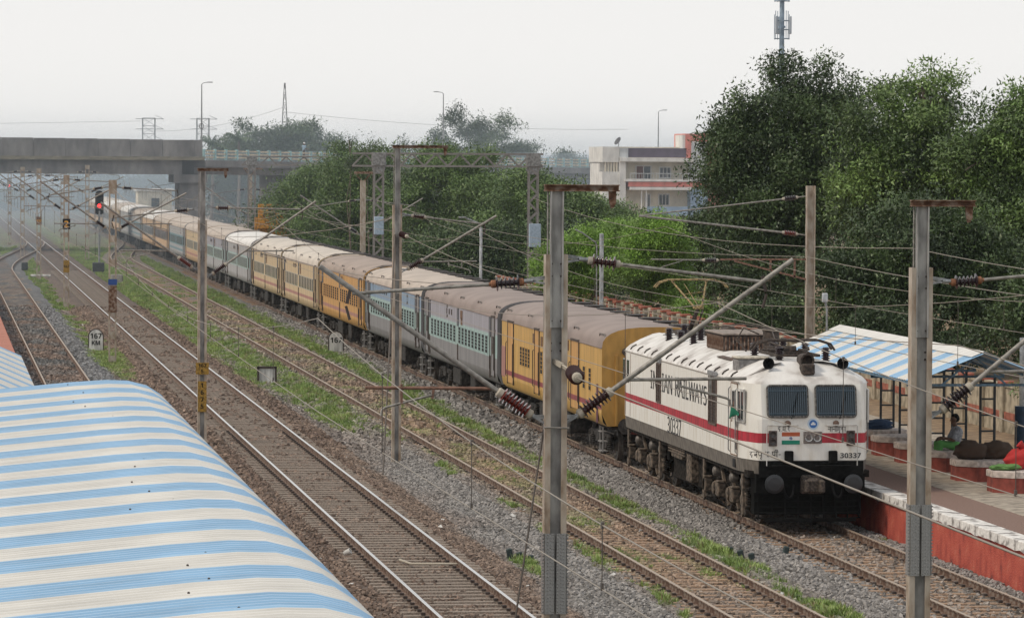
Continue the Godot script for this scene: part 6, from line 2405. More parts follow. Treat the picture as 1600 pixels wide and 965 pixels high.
	sp.prism(PackedVector2Array([Vector2(-1.6, 0), Vector2(1.6, 0), Vector2(1.5, 3.0), Vector2(-1.3, 3.0)]), Vector3(0.35, 0, -0.3), Basis(), 0.15)
	obj(sp, "plinth", mat("board_yellow", lin(0.62, 0.27, 0.02), 0.6), nb)

func signal_post(at: Vector3, h: float, label: String) -> void:
	var t := thing("railway_signal", at, label, "railway signal", "colour light signals")
	var p := MB.new()
	p.tube([Vector3(0, 0, 0), Vector3(0, h - 0.8, 0)], 0.09, 10)
	obj(p, "post", M.galv, t)
	var b := MB.new()
	var pl := [Vector2(-0.34, -0.95), Vector2(0.34, -0.95), Vector2(0.34, 0.6)]
	for k in range(1, 8):
		var a := PI * k / 8.0
		pl.append(Vector2(0.34 * cos(a), 0.6 + 0.34 * sin(a)))
	pl.append(Vector2(-0.34, 0.6))
	b.prism(PackedVector2Array(pl), Vector3(0, h - 0.1, 0.0), Basis(), 0.06)
	b.cbox(Vector3(0, h - 0.35, -0.15), Vector3(0.4, 1.5, 0.3), 0.03)
	var bo := obj(b, "signal_head", M.black, t)
	for k in 3:
		var hd := MB.new()
		hd.lathe(Vector3(0, h + 0.45 - k * 0.42, 0.06), Vector3.BACK, [[0.14, 0.0], [0.15, 0.22], [0.13, 0.22], [0.12, 0.0]], 14)
		obj(hd, "hood", M.black, bo)
	var red := StandardMaterial3D.new()
	red.albedo_color = Color(0.6, 0.05, 0.05)
	red.emission_enabled = true
	red.emission = Color(1.0, 0.12, 0.12)
	red.emission_energy_multiplier = 6.0
	red.resource_name = "signal_red"
	var l := MB.new()
	l.lathe(Vector3(0, h - 0.40, 0.075), Vector3.BACK, [[0.16, 0.0], [0.15, 0.05], [0.08, 0.09], [0.0, 0.1]], 16)
	obj(l, "red_lamp", red, bo)
	var om := OmniLight3D.new()
	om.name = "lamp_light"
	om.light_color = Color(1.0, 0.15, 0.15)
	om.light_energy = 0.25
	om.omni_range = 6.0
	om.omni_attenuation = 2.0
	om.light_size = 0.12
	om.shadow_enabled = true
	om.position = Vector3(0, h - 0.40, 0.25)
	t.add_child(om)
	var pf := MB.new()
	pf.box(Vector3(0, h - 1.25, 0.1), Vector3(0.9, 0.05, 0.5))
	for x in [-0.4, 0.4]:
		pf.tube([Vector3(x, h - 1.25, 0.3), Vector3(x, h - 0.9, 0.3)], 0.02, 5)
	obj(pf, "platform", M.galv, t)

# ---------------------------------------------------------------- people
func sdf_mesh(bones: Array, cell: float, blend: float) -> MB:
	# bones: [a, b, ra, rb]; smooth union of tapered capsules, meshed as surface nets
	var lo := Vector3.INF
	var hi := -Vector3.INF
	for b in bones:
		for e in [[b[0], b[2]], [b[1], b[3]]]:
			lo = lo.min(e[0] - Vector3.ONE * (e[1] + 0.06))
			hi = hi.max(e[0] + Vector3.ONE * (e[1] + 0.06))
	var nx := int((hi.x - lo.x) / cell) + 2
	var ny := int((hi.y - lo.y) / cell) + 2
	var nz := int((hi.z - lo.z) / cell) + 2
	var f := PackedFloat32Array()
	f.resize(nx * ny * nz)
	f.fill(1.0)
	for b in bones:
		var a0: Vector3 = b[0]
		var ab: Vector3 = b[1] - b[0]
		var l2 := maxf(ab.length_squared(), 1e-8)
		var m: float = maxf(b[2], b[3]) + 0.07
		var bl := ((a0.min(b[1]) - Vector3.ONE * m - lo) / cell).floor()
		var bh := ((a0.max(b[1]) + Vector3.ONE * m - lo) / cell).ceil()
		for i in range(maxi(int(bl.x), 0), mini(int(bh.x) + 1, nx)):
			for j in range(maxi(int(bl.y), 0), mini(int(bh.y) + 1, ny)):
				for k in range(maxi(int(bl.z), 0), mini(int(bh.z) + 1, nz)):
					var p := lo + Vector3(i, j, k) * cell
					var u := clampf((p - a0).dot(ab) / l2, 0, 1)
					var d: float = p.distance_to(a0 + ab * u) - lerpf(b[2], b[3], u)
					var id := (i * ny + j) * nz + k
					var e := f[id]
					var h := clampf(0.5 + 0.5 * (e - d) / blend, 0, 1)
					f[id] = lerpf(e, d, h) - blend * h * (1.0 - h)
	var vid := {}
	var pts := []
	for i in nx - 1:
		for j in ny - 1:
			for k in nz - 1:
				var s := Vector3.ZERO
				var c := 0
				for e in 12:
					var ax := e / 4
					var o1 := e % 4
					var d0 := Vector3i.ZERO
					d0[(ax + 1) % 3] = o1 & 1
					d0[(ax + 2) % 3] = o1 >> 1
					var d1 := d0
					d1[ax] = 1
					var f0 := f[((i + d0.x) * ny + j + d0.y) * nz + k + d0.z]
					var f1 := f[((i + d1.x) * ny + j + d1.y) * nz + k + d1.z]
					if (f0 < 0) != (f1 < 0):
						s += Vector3(d0).lerp(Vector3(d1), f0 / (f0 - f1))
						c += 1
				if c:
					vid[Vector3i(i, j, k)] = pts.size()
					pts.append(lo + (Vector3(i, j, k) + s / c) * cell)
	var mb := MB.new()
	for i in range(1, nx - 1):
		for j in range(1, ny - 1):
			for k in range(1, nz - 1):
				var f0 := f[(i * ny + j) * nz + k]
				for ax in 3:
					var d := Vector3i.ZERO
					d[ax] = 1
					var f1 := f[((i + d.x) * ny + j + d.y) * nz + k + d.z]
					if (f0 < 0) == (f1 < 0):
						continue
					var u := Vector3i.ZERO
					u[(ax + 1) % 3] = 1
					var w := Vector3i.ZERO
					w[(ax + 2) % 3] = 1
					var p := Vector3i(i, j, k)
					var q := [p - u - w, p - w, p, p - u]
					if not (vid.has(q[0]) and vid.has(q[1]) and vid.has(q[2]) and vid.has(q[3])):
						continue
					var r := [pts[vid[q[0]]], pts[vid[q[1]]], pts[vid[q[2]]], pts[vid[q[3]]]]
					if f0 < 0:
						mb.quad(r[0], r[1], r[2], r[3])
					else:
						mb.quad(r[3], r[2], r[1], r[0])
	mb.soften(80.0)
	return mb

func head_bones(c: Vector3, fwd: Vector3) -> Array:
	var up := Vector3.UP
	var rt := fwd.cross(up).normalized()
	return [[c + up * 0.03 - fwd * 0.015, c + up * 0.03 + fwd * 0.01, 0.092, 0.085], [c - up * 0.05 + fwd * 0.03, c - up * 0.075 + fwd * 0.045, 0.06, 0.045],
		[c + fwd * 0.09, c + fwd * 0.112 - up * 0.025, 0.012, 0.016], [c + rt * 0.088, c + rt * 0.088 - up * 0.03, 0.02, 0.014], [c - rt * 0.088, c - rt * 0.088 - up * 0.03, 0.02, 0.014]]

func hand_bones(at: Vector3, dir: Vector3, side: Vector3, curl: Vector3) -> Array:
	var out := [[at, at + dir * 0.07, 0.032, 0.036]]
	var k0 := at + dir * 0.085
	for k in 4:
		var s := side * (0.03 - 0.02 * k)
		var l: float = [0.07, 0.08, 0.075, 0.06][k]
		var mid: Vector3 = k0 + s + (dir * 0.8 + curl * 0.4).normalized() * l * 0.55
		out.append([k0 + s, mid, 0.0095, 0.009])
		out.append([mid, mid + (dir * 0.35 + curl).normalized() * l * 0.5, 0.009, 0.008])
	var th := at + dir * 0.03 + side * 0.035
	out.append([th, th + (dir * 0.6 + side * 0.7).normalized() * 0.045, 0.013, 0.011])
	out.append([th + (dir * 0.6 + side * 0.7).normalized() * 0.045, th + (dir * 0.6 + side * 0.7).normalized() * 0.045 + (dir + curl * 0.5).normalized() * 0.03, 0.011, 0.009])
	return out

func seated_person(at: Vector3) -> void:
	# sitting on the ledge, knees drawn up a little, looking along the platform; local -x is the way the body faces
	var t := thing("person", at, "person in a pale grey shirt and green lower garment sitting on a ledge", "person")
	var skin := mat("skin", lin(0.13, 0.07, 0.045), 0.6)
	var hip := Vector3(0, 0.10, 0)
	var chest := Vector3(0.04, 0.44, 0)
	var neck := Vector3(0.02, 0.60, 0)
	var hc := Vector3(-0.02, 0.76, 0.0)
	var body := []
	body.append([hip + Vector3(0, 0.02, 0.08), hip + Vector3(0, 0.02, -0.08), 0.12, 0.12])
	body.append([hip + Vector3(0, 0.05, 0), chest, 0.13, 0.145])
	body.append([chest + Vector3(0, 0.06, 0.13), chest + Vector3(0, 0.06, -0.13), 0.075, 0.075])
	body.append([neck - Vector3(0, 0.06, 0), hc - Vector3(0, 0.07, 0), 0.058, 0.052])
	body += head_bones(hc, Vector3(-1, 0, 0.15).normalized())
	var shirt := [[hip + Vector3(0, 0.08, 0), chest, 0.15, 0.165], [chest + Vector3(0, 0.06, 0.13), chest + Vector3(0, 0.06, -0.13), 0.093, 0.093]]
	var lower := [[hip + Vector3(0, 0.0, 0.08), hip + Vector3(0, 0.0, -0.08), 0.14, 0.14]]
	for s in [-1.0, 1.0]:
		var hj := hip + Vector3(0, 0, 0.1 * s)
		var kn := Vector3(-0.42, 0.16, 0.13 * s)
		var an := Vector3(-0.44, -0.24, 0.12 * s)
		body.append([hj, kn, 0.09, 0.062])
		body.append([kn, an, 0.058, 0.038])
		body.append([an, an + Vector3(-0.17, -0.05, 0), 0.04, 0.03])
		lower.append([hj, kn, 0.11, 0.082])
		lower.append([kn, kn.lerp(an, 0.45), 0.085, 0.09])
		var sh := chest + Vector3(0, 0.08, 0.18 * s)
		var el := Vector3(-0.1, 0.26, 0.24 * s)
		var wr := Vector3(-0.33, 0.30, 0.12 * s)
		body.append([sh, el, 0.055, 0.042])
		body.append([el, wr, 0.042, 0.03])
		body += hand_bones(wr + Vector3(-0.02, 0, 0), Vector3(-0.8, -0.3, -0.15 * s).normalized(), Vector3(0, 0, -s), Vector3(0, -1, 0))
		shirt.append([sh, sh.lerp(el, 0.8), 0.075, 0.068])
	obj(sdf_mesh(body, 0.013, 0.022), "body", skin, t)
	obj(sdf_mesh(shirt, 0.02, 0.04), "shirt", mat("shirt_grey", lin(0.36, 0.38, 0.42), 0.9, "grime", Vector3(2, 2, 2)), t)
	obj(sdf_mesh(lower, 0.02, 0.04), "lower_garment", mat("lungi_green", lin(0.10, 0.30, 0.08), 0.9), t)
	var hair := [[hc + Vector3(0.035, 0.06, 0), hc + Vector3(0.05, 0.02, 0), 0.09, 0.088], [hc + Vector3(-0.02, 0.085, 0), hc + Vector3(0.03, 0.085, 0), 0.062, 0.07]]
	obj(sdf_mesh(hair, 0.016, 0.02), "hair", M.black, t)

func person_bust(at: Vector3, label: String) -> void:
	var t := thing("person", at, label, "person")
	var hc := Vector3(0, 1.58, 0)
	var b := []
	b.append([Vector3(0, 0.95, 0), Vector3(0, 1.28, 0), 0.15, 0.15])
	b.append([Vector3(-0.15, 1.34, 0), Vector3(0.15, 1.34, 0), 0.07, 0.07])
	b.append([Vector3(0, 1.36, 0), hc - Vector3(0, 0.07, 0), 0.06, 0.055])
	b += head_bones(hc, Vector3(1, 0, 0.2).normalized())
	for s in [-1.0, 1.0]:
		b.append([Vector3(0, 0.92, 0.09 * s), Vector3(0.04, 0.5, 0.1 * s), 0.09, 0.065])
		b.append([Vector3(0.04, 0.5, 0.1 * s), Vector3(-0.03, 0.08, 0.1 * s), 0.06, 0.04])
		b.append([Vector3(-0.03, 0.06, 0.1 * s), Vector3(0.14, 0.03, 0.1 * s), 0.04, 0.03])
		b.append([Vector3(0, 1.34, 0.19 * s), Vector3(0.1, 1.1, 0.24 * s), 0.055, 0.042])
		b.append([Vector3(0.1, 1.1, 0.24 * s), Vector3(0.34, 1.06, 0.22 * s), 0.04, 0.03])
		b += hand_bones(Vector3(0.36, 1.06, 0.22 * s), Vector3(1, -0.1, 0).normalized(), Vector3(0, 0, -s), Vector3(0, -1, 0))
	obj(sdf_mesh(b, 0.02, 0.025), "body", mat("skin", lin(0.13, 0.07, 0.045), 0.6), t)
	var sh := [[Vector3(0, 0.98, 0), Vector3(0, 1.28, 0), 0.17, 0.17], [Vector3(-0.15, 1.34, 0), Vector3(0.15, 1.34, 0), 0.09, 0.09]]
	for s in [-1.0, 1.0]:
		sh.append([Vector3(0, 1.33, 0.18 * s), Vector3(0.08, 1.15, 0.22 * s), 0.075, 0.065])
	obj(sdf_mesh(sh, 0.03, 0.04), "shirt", mat("shirt_blue", lin(0.25, 0.35, 0.45), 0.9), t)
	var tr := [[Vector3(0, 0.94, 0.06), Vector3(0, 0.94, -0.06), 0.13, 0.13]]
	for s in [-1.0, 1.0]:
		tr.append([Vector3(0, 0.92, 0.09 * s), Vector3(-0.02, 0.12, 0.1 * s), 0.1, 0.065])
	obj(sdf_mesh(tr, 0.03, 0.03), "trousers", M.clip, t)
	var cp := [[hc + Vector3(0, 0.07, 0), hc + Vector3(0.01, 0.06, 0), 0.1, 0.1], [hc + Vector3(0.08, 0.07, 0), hc + Vector3(0.16, 0.06, 0.02), 0.02, 0.015]]
	obj(sdf_mesh(cp, 0.02, 0.02), "cap", mat("cap_white", lin(0.75, 0.75, 0.76), 0.9), t)

# ---------------------------------------------------------------- platform things
func platform_things() -> void:
	# small gabled roof on ladder-like steel columns
	var t := thing("platform_roof", P(24.8, 0.84, 105), "blue and cream striped gabled platform roof beside the locomotive", "platform roof")
	var o := t.position
	var d0 := 97.1
	var d1 := 113.2
	var n := 18
	var wide := (d1 - d0) / n
	var lp := [Vector2(23.0 - o.x, 3.40 - o.y), Vector2(24.72 - o.x, 4.08 - o.y)]
	var rp := [Vector2(24.72 - o.x, 4.08 - o.y), Vector2(26.5 - o.x, 3.42 - o.y)]
	var ls := corrugated(wide, lp, 5, 0.022).mesh()
	var rs := corrugated(wide, rp, 5, 0.022).mesh()
	for k in n:
		for q in [ls, rs]:
			var s := obj(q, "roof_sheet", M.sheet_blue if k % 2 == 0 else M.sheet_cream, t)
			s.position = Vector3(0, 0.0015 * (k % 2), -(d0 + (k + 0.5) * wide) - o.z)
	var rg := MB.new()
	rg.prism(PackedVector2Array([Vector2(-0.32, -0.105), Vector2(0, 0.03), Vector2(0.32, -0.1), Vector2(0, 0.02)]), Vector3(24.72 - o.x, 4.1 - o.y, -d1 - o.z), Basis(), d1 - d0)
	obj(rg, "ridge_cap", M.sheet_cream, t)
	var blue := mat("truss_blue", lin(0.12, 0.22, 0.32), 0.6, "grime", Vector3(1, 1, 1))
	var dark := mat("ladder_dark", lin(0.035, 0.04, 0.045), 0.7)
	var zs := []
	for d in [98.0, 101.9, 104.8, 107.2, 110.7, 112.9]:
		zs.append(d)
		var tr := MB.new()
		tr.bar(P(23.05, 3.3, d) - o, P(24.72, 3.98, d) - o, 0.06, 0.06)
		tr.bar(P(24.72, 3.98, d) - o, P(26.45, 3.32, d) - o, 0.06, 0.06)
		tr.bar(P(23.05, 3.28, d) - o, P(26.45, 3.28, d) - o, 0.06, 0.06)
		for x in [23.9, 25.5]:
			tr.bar(P(x, 3.28, d) - o, P(24.72, 3.95, d) - o, 0.04, 0.04)
		obj(tr, "truss", blue, t)
	for d in [101.9, 104.8, 107.2, 110.7, 113.0]:
		var c := MB.new()
		for x in [25.85, 26.21]:
			c.box(P(x, 2.06, d) - o, Vector3(0.055, 2.46, 0.055))
		for k in 6:
			c.box(P(26.03, 1.12 + k * 0.4, d) - o, Vector3(0.32, 0.045, 0.045))
		obj(c, "ladder_column", dark, t)
	# screw heads hanging edge strip
	var es := MB.new()
	es.bar(P(23.02, 3.36, d0) - o, P(23.02, 3.36, d1) - o, 0.05, 0.05)
	obj(es, "eaves_purlin", blue, t)
	# octagonal ledges, red below and white above
	var bm := mat("ledge_red", lin(0.26, 0.055, 0.04), 0.85, "grime", Vector3(0.8, 0.5, 0.8))
	var wm := mat("ledge_white", lin(0.58, 0.50, 0.46), 0.85, "grime", Vector3(1, 1, 1))
	var where := [[96.5, "octagonal red and white ledge carrying the red bundle"], [100.1, "octagonal red and white ledge carrying the brown sacks"], [103.3, "octagonal red and white ledge with the seated person"], [106.2, "octagonal red and white ledge partly hidden by the mast before the platform"], [108.9, "octagonal red and white ledge next past the mast, nearer the locomotive"], [111.6, "octagonal red and white ledge closest to the locomotive, with blue cloth"]]
	for q in where:
		var b := thing("octagonal_ledge", P(25.45, 0.84, q[0]), q[1], "ledge", "octagonal ledges on the platform", PI / 8)
		var m := MB.new()
		m.lathe(Vector3.ZERO, Vector3.UP, [[0.0, 0.0], [0.78, 0.0], [0.78, 0.36]], 8)
		obj(m, "base", bm, b)
		var r := MB.new()
		r.lathe(Vector3.ZERO, Vector3.UP, [[0.78, 0.36], [0.80, 0.362], [0.80, 0.50], [0.78, 0.515], [0.0, 0.52]], 8)
		obj(r, "top", wm, b)
		for mb_name in b.get_children():
			flat(mb_name)
	# things standing on the ledges
	var rb := thing("red_bundle", P(25.55, 1.36, 96.75), "bulging red cloth bundle on the ledge nearest the frame edge", "bundle")
	obj(lumpy(Vector3(0, 0.2, 0), Vector3(0.42, 0.27, 0.36), 3), "bundle", mat("cloth_red", lin(0.38, 0.02, 0.02), 0.85), rb)
	var kn := MB.new()
	kn.tube([Vector3(0, 0.42, 0), Vector3(0.03, 0.52, 0.02), Vector3(-0.06, 0.6, 0.02)], [0.09, 0.06, 0.1], 8)
	obj(kn, "knot", mat("cloth_red", lin(0.38, 0.02, 0.02), 0.85), rb)
	var gb := thing("green_bundle", P(25.0, 1.36, 96.35), "flat pile of green leaves on the ledge beside the red bundle", "green pile")
	for k in 4:
		obj(lumpy(Vector3(-0.1 + 0.1 * k, 0.05 + 0.03 * (k % 2), 0.05 * (k - 1)), Vector3(0.22, 0.07, 0.16), 20 + k), "leaf_pile", mat("leaf_pile", lin(0.12, 0.26, 0.07), 0.8, "mottle", Vector3(3, 3, 3)), gb)
	var sk := thing("brown_sacks", P(25.45, 1.36, 100.1), "two slumped dark brown sacks on a ledge", "sacks")
	obj(lumpy(Vector3(-0.3, 0.19, 0.05), Vector3(0.42, 0.24, 0.36), 5), "sack", mat("sack_brown", lin(0.075, 0.045, 0.03), 0.95, "mottle", Vector3(4, 4, 4)), sk)
	obj(lumpy(Vector3(0.36, 0.19, -0.05), Vector3(0.4, 0.25, 0.34), 6), "sack", mat("sack_brown", lin(0.075, 0.045, 0.03), 0.95), sk)
	var bc := thing("blue_cloth", P(25.4, 1.36, 111.6), "crumpled dark blue cloth on the ledge closest to the locomotive", "cloth")
	obj(lumpy(Vector3(0, 0.10, 0), Vector3(0.48, 0.16, 0.34), 9), "cloth", mat("cloth_blue", lin(0.02, 0.045, 0.10), 0.9), bc)
	seated_person(P(25.55, 1.36, 103.3))
	# black bin and large pipe column
	var bn := thing("waste_bin", P(26.9, 0.84, 99.6), "black open bin behind the red bundle", "bin")
	var bb := MB.new()
	bb.lathe(Vector3.ZERO, Vector3.UP, [[0.0, 0.0], [0.24, 0.0], [0.3, 0.75], [0.32, 0.75], [0.32, 0.79], [0.28, 0.79], [0.22, 0.05], [0.0, 0.05]], 18)
	obj(bb, "tub", M.black, bn)
	var pc := thing("pipe_column", P(27.6, 0.84, 104.4), "thick blue pipe column at the end of the platform", "column")
	var p1 := MB.new()
	p1.tube([Vector3(0, 0, 0), Vector3(0, 1.55, 0)], 0.21, 16)
	obj(p1, "lower_pipe", mat("pipe_blue", lin(0.015, 0.04, 0.08), 0.5, "grime", Vector3(1, 1, 1)), pc)
	var p2 := MB.new()
	p2.tube([Vector3(0, 1.55, 0), Vector3(0, 3.3, 0)], 0.1, 12)
	obj(p2, "upper_pipe", M.galv, pc)
	var p3 := MB.new()
	p3.bar(Vector3(0.1, 1.6, 0), Vector3(0.5, 2.05, 0), 0.05, 0.05)
	p3.bar(Vector3(0.5, 1.6, 0), Vector3(0.1, 2.05, 0), 0.05, 0.05)
	p3.bar(Vector3(0.5, 0.2, 0), Vector3(0.5, 2.4, 0), 0.06, 0.06)
	obj(p3, "brace", M.galv, pc)
	# lamps
	var lp2 := thing("platform_lamp", P(30.0, 0.8, 188.5), "white post with a thin curved lamp arm in front of the creepers", "lamp post")
	var a1 := MB.new()
	a1.cbox(Vector3(0.08, 2.25, 0), Vector3(0.17, 4.5, 0.17), 0.01)
	obj(a1, "post", mat("post_white", lin(0.55, 0.58, 0.62), 0.7, "grime", Vector3(1, 0.3, 1)), lp2)
	var a2 := MB.new()
	a2.tube([Vector3(-0.14, 0, 0), Vector3(-0.14, 3.95, 0), Vector3(-0.2, 4.1, 0), Vector3(-0.85, 4.55, 0)], 0.032, 8)
	obj(a2, "lamp_pole", M.galv, lp2)
	var a3 := MB.new()
	a3.cbox(Vector3(-0.98, 4.6, 0), Vector3(0.34, 0.06, 0.14), 0.02, Basis(Vector3.BACK, -0.5))
	obj(a3, "lamp_head", M.galv, lp2)
	var lp3 := thing("platform_lamp", P(24.95, 4.05, 116.2), "small lamp on a short pole peeping over the striped roof", "lamp post")
	var l1 := MB.new()
	l1.tube([Vector3(0.05, -3.2, 0), Vector3(0.05, 0.4, 0), Vector3(0.0, 0.62, 0)], 0.03, 8)
	obj(l1, "pole", M.galv, lp3)
	var l2 := MB.new()
	l2.cbox(Vector3(-0.01, 0.72, 0), Vector3(0.16, 0.26, 0.1), 0.02)
	obj(l2, "lamp_head", mat("post_white", lin(0.55, 0.58, 0.62), 0.7), lp3)
	for q in [[P(28.9, 0.7, 222.0), 4.3, "slim white lamp post before the dark trees, above the third coach"], [P(27.0, 0.7, 300.0), 5.6, "white curved lamp post above the yellow name board"]]:
		var t3 := thing("platform_lamp", q[0], q[2], "lamp post")
		var m := MB.new()
		m.tube([Vector3.ZERO, Vector3(0, q[1], 0)], 0.08, 8)
		obj(m, "post", mat("post_white", lin(0.55, 0.58, 0.62), 0.7), t3)
		var m2 := MB.new()
		m2.tube([Vector3(0, q[1], 0), Vector3(-0.15, q[1] + 0.25, 0), Vector3(-0.8, q[1] + 0.5, 0)], 0.045, 8)
		obj(m2, "arm", M.galv, t3)
		var m3 := MB.new()
		m3.cbox(Vector3(-1.0, q[1] + 0.55, 0), Vector3(0.4, 0.08, 0.18), 0.02)
		obj(m3, "lamp_head", M.galv, t3)
	# station boundary wall: cream panels, red plinth, piers, triangular openings along the top course
	var bw := thing("boundary_wall", P(31, 0.7, 150), "cream and red boundary wall with triangular openings behind the platform", "wall")
	o = bw.position
	var cream := mat("wall_cream", lin(0.42, 0.36, 0.27), 0.9, "grime", Vector3(0.3, 0.3, 0.3))
	var brick := mat("wall_brick", lin(0.36, 0.12, 0.08), 0.9, "grime", Vector3(0.5, 0.5, 0.5))
	var d := 100.0
	while d < 232.0:
		var tall := d < 150.0
		var pr := MB.new()
		pr.cbox(P(31, 1.4, d) - o, Vector3(0.32, 1.5, 0.32), 0.02)
		obj(pr, "pier", cream, bw)
		var cp := MB.new()
		cp.cbox(P(31, 2.2, d) - o, Vector3(0.42, 0.1, 0.42), 0.02)
		obj(cp, "pier_cap", brick, bw)
		var pn := MB.new()
		pn.span(P(30.92, 0.6, d + 0.17) - o, P(31.08, 1.15, d + 2.23) - o)
		if tall:
			pn.span(P(30.94, 1.36, d + 0.17) - o, P(31.06, 2.08, d + 2.23) - o)
		obj(pn, "panel", cream, bw)
		if tall:
			var bd := MB.new()
			bd.span(P(30.90, 1.15, d + 0.17) - o, P(31.1, 1.36, d + 2.23) - o)
			obj(bd, "red_band", brick, bw)
			var tp := MB.new()
			tp.span(P(30.9, 2.08, d + 0.17) - o, P(31.1, 2.17, d + 2.23) - o)
			obj(tp, "top_rail", cream, bw)
		else:
			# an upright triangle of two leaning slabs in each bay, open on both sides of it
			for e in [[0.2, 1.2, brick], [2.2, 1.2, cream]]:
				var za := MB.new()
				za.bar(P(31, 1.16, d + e[0]) - o, P(31, 2.12, d + e[1]) - o, 0.16, 0.24)
				obj(za, "leaning_slab", e[2], bw)
			var tc := MB.new()
			tc.cbox(P(31, 2.14, d + 1.2) - o, Vector3(0.22, 0.14, 0.7), 0.02)
			obj(tc, "slab_cap", brick if int(d / 2.4) % 3 == 0 else cream, bw)
		d += 2.4

func flat(o: Node) -> void:
	# give an eight-sided lathe flat faces
	if o is MeshInstance3D and o.mesh is ArrayMesh:
		var a: Array = o.mesh.surface_get_arrays(0)
		var v: PackedVector3Array = a[Mesh.ARRAY_VERTEX]
		var n: PackedVector3Array = a[Mesh.ARRAY_NORMAL]
		for i in range(0, v.size(), 3):
			var f := (v[i + 2] - v[i]).cross(v[i + 1] - v[i]).normalized()
			n[i] = f; n[i + 1] = f; n[i + 2] = f
		a[Mesh.ARRAY_NORMAL] = n
		var m := ArrayMesh.new()
		m.add_surface_from_arrays(Mesh.PRIMITIVE_TRIANGLES, a)
		o.mesh = m

func lumpy(c: Vector3, r: Vector3, sd: int) -> MB:
	var f := FastNoiseLite.new()
	f.seed = sd
	f.frequency = 1.1
	var mb := MB.new()
	var rows := []
	for i in 13:
		var a := PI * i / 12.0
		var row := []
		for k in 18:
			var b := TAU * k / 18.0
			var dir := Vector3(sin(a) * cos(b), cos(a), sin(a) * sin(b))
			var s := 1.0 + 0.35 * f.get_noise_3dv(dir * 1.2) + 0.12 * f.get_noise_3dv(dir * 4.0)
			var p := c + dir * r * s
			p.y = maxf(p.y, 0.0)
			row.append(p)
		rows.append(row)
	mb.loft(rows, true)
	mb.soften(80)
	return mb

# ---------------------------------------------------------------- trees and weeds
func leaf_clump(n: int, leaf: float, sd: int) -> Dictionary:
	# a spray of separate leaves round a centre, each a small pointed blade
	var r := RandomNumberGenerator.new()
	r.seed = sd
	var v := PackedVector3Array()
	var nn := PackedVector3Array()
	var ix := PackedInt32Array()
	for k in n:
		var dir := Vector3(r.randfn(), r.randfn() * 0.75, r.randfn()).normalized()
		var at := dir * pow(r.randf(), 0.6)
		var ax := (dir + Vector3(r.randfn(), r.randfn() - 0.25, r.randfn()) * 0.7).normalized()
		var sd2 := ax.cross(Vector3(r.randfn(), 1.2, r.randfn()).normalized()).normalized()
		var up := sd2.cross(ax)
		var l := leaf * r.randf_range(0.75, 1.3)
		var w := l * 0.42
		var tip := at + ax * l - up * l * 0.12
		var mid := at + ax * l * 0.5
		var q := [at, mid + sd2 * w, tip] if k % 2 == 0 else [at + sd2 * w * 0.6, tip, at - sd2 * w * 0.6]
		var f: Vector3 = (q[2] - q[0]).cross(q[1] - q[0]).normalized()
		var i0 := v.size()
		for p in q:
			v.append(p)
			nn.append(f)
		for j in 3:
			ix.append(i0 + j)
	return {"v": v, "n": nn, "i": ix}

class Leaves:
	var v := PackedVector3Array()
	var n := PackedVector3Array()
	var c := PackedColorArray()
	var i := PackedInt32Array()
	func put(k: Dictionary, t: Transform3D, col: Color) -> void:
		var at := v.size()
		var cnt: int = k.v.size()
		v.append_array(t * (k.v as PackedVector3Array))
		n.append_array(Transform3D(t.basis.orthonormalized(), Vector3.ZERO) * (k.n as PackedVector3Array))
		var cc := PackedColorArray()
		cc.resize(cnt)
		cc.fill(col)
		c.append_array(cc)
		for j in k.i:
			i.append(at + j)
	func mesh() -> ArrayMesh:
		var a := []
		a.resize(Mesh.ARRAY_MAX)
		a[Mesh.ARRAY_VERTEX] = v
		a[Mesh.ARRAY_NORMAL] = n
		a[Mesh.ARRAY_COLOR] = c
		a[Mesh.ARRAY_INDEX] = i
		var m := ArrayMesh.new()
		m.add_surface_from_arrays(Mesh.PRIMITIVE_TRIANGLES, a)
		return m

var clumps := []

func leaf_mat(key: String) -> StandardMaterial3D:
	var m := mat(key, lin(1, 1, 1), 0.5)
	m.vertex_color_use_as_albedo = true
	m.backlight_enabled = true
	m.backlight = Color(0.10, 0.16, 0.03)
	return m

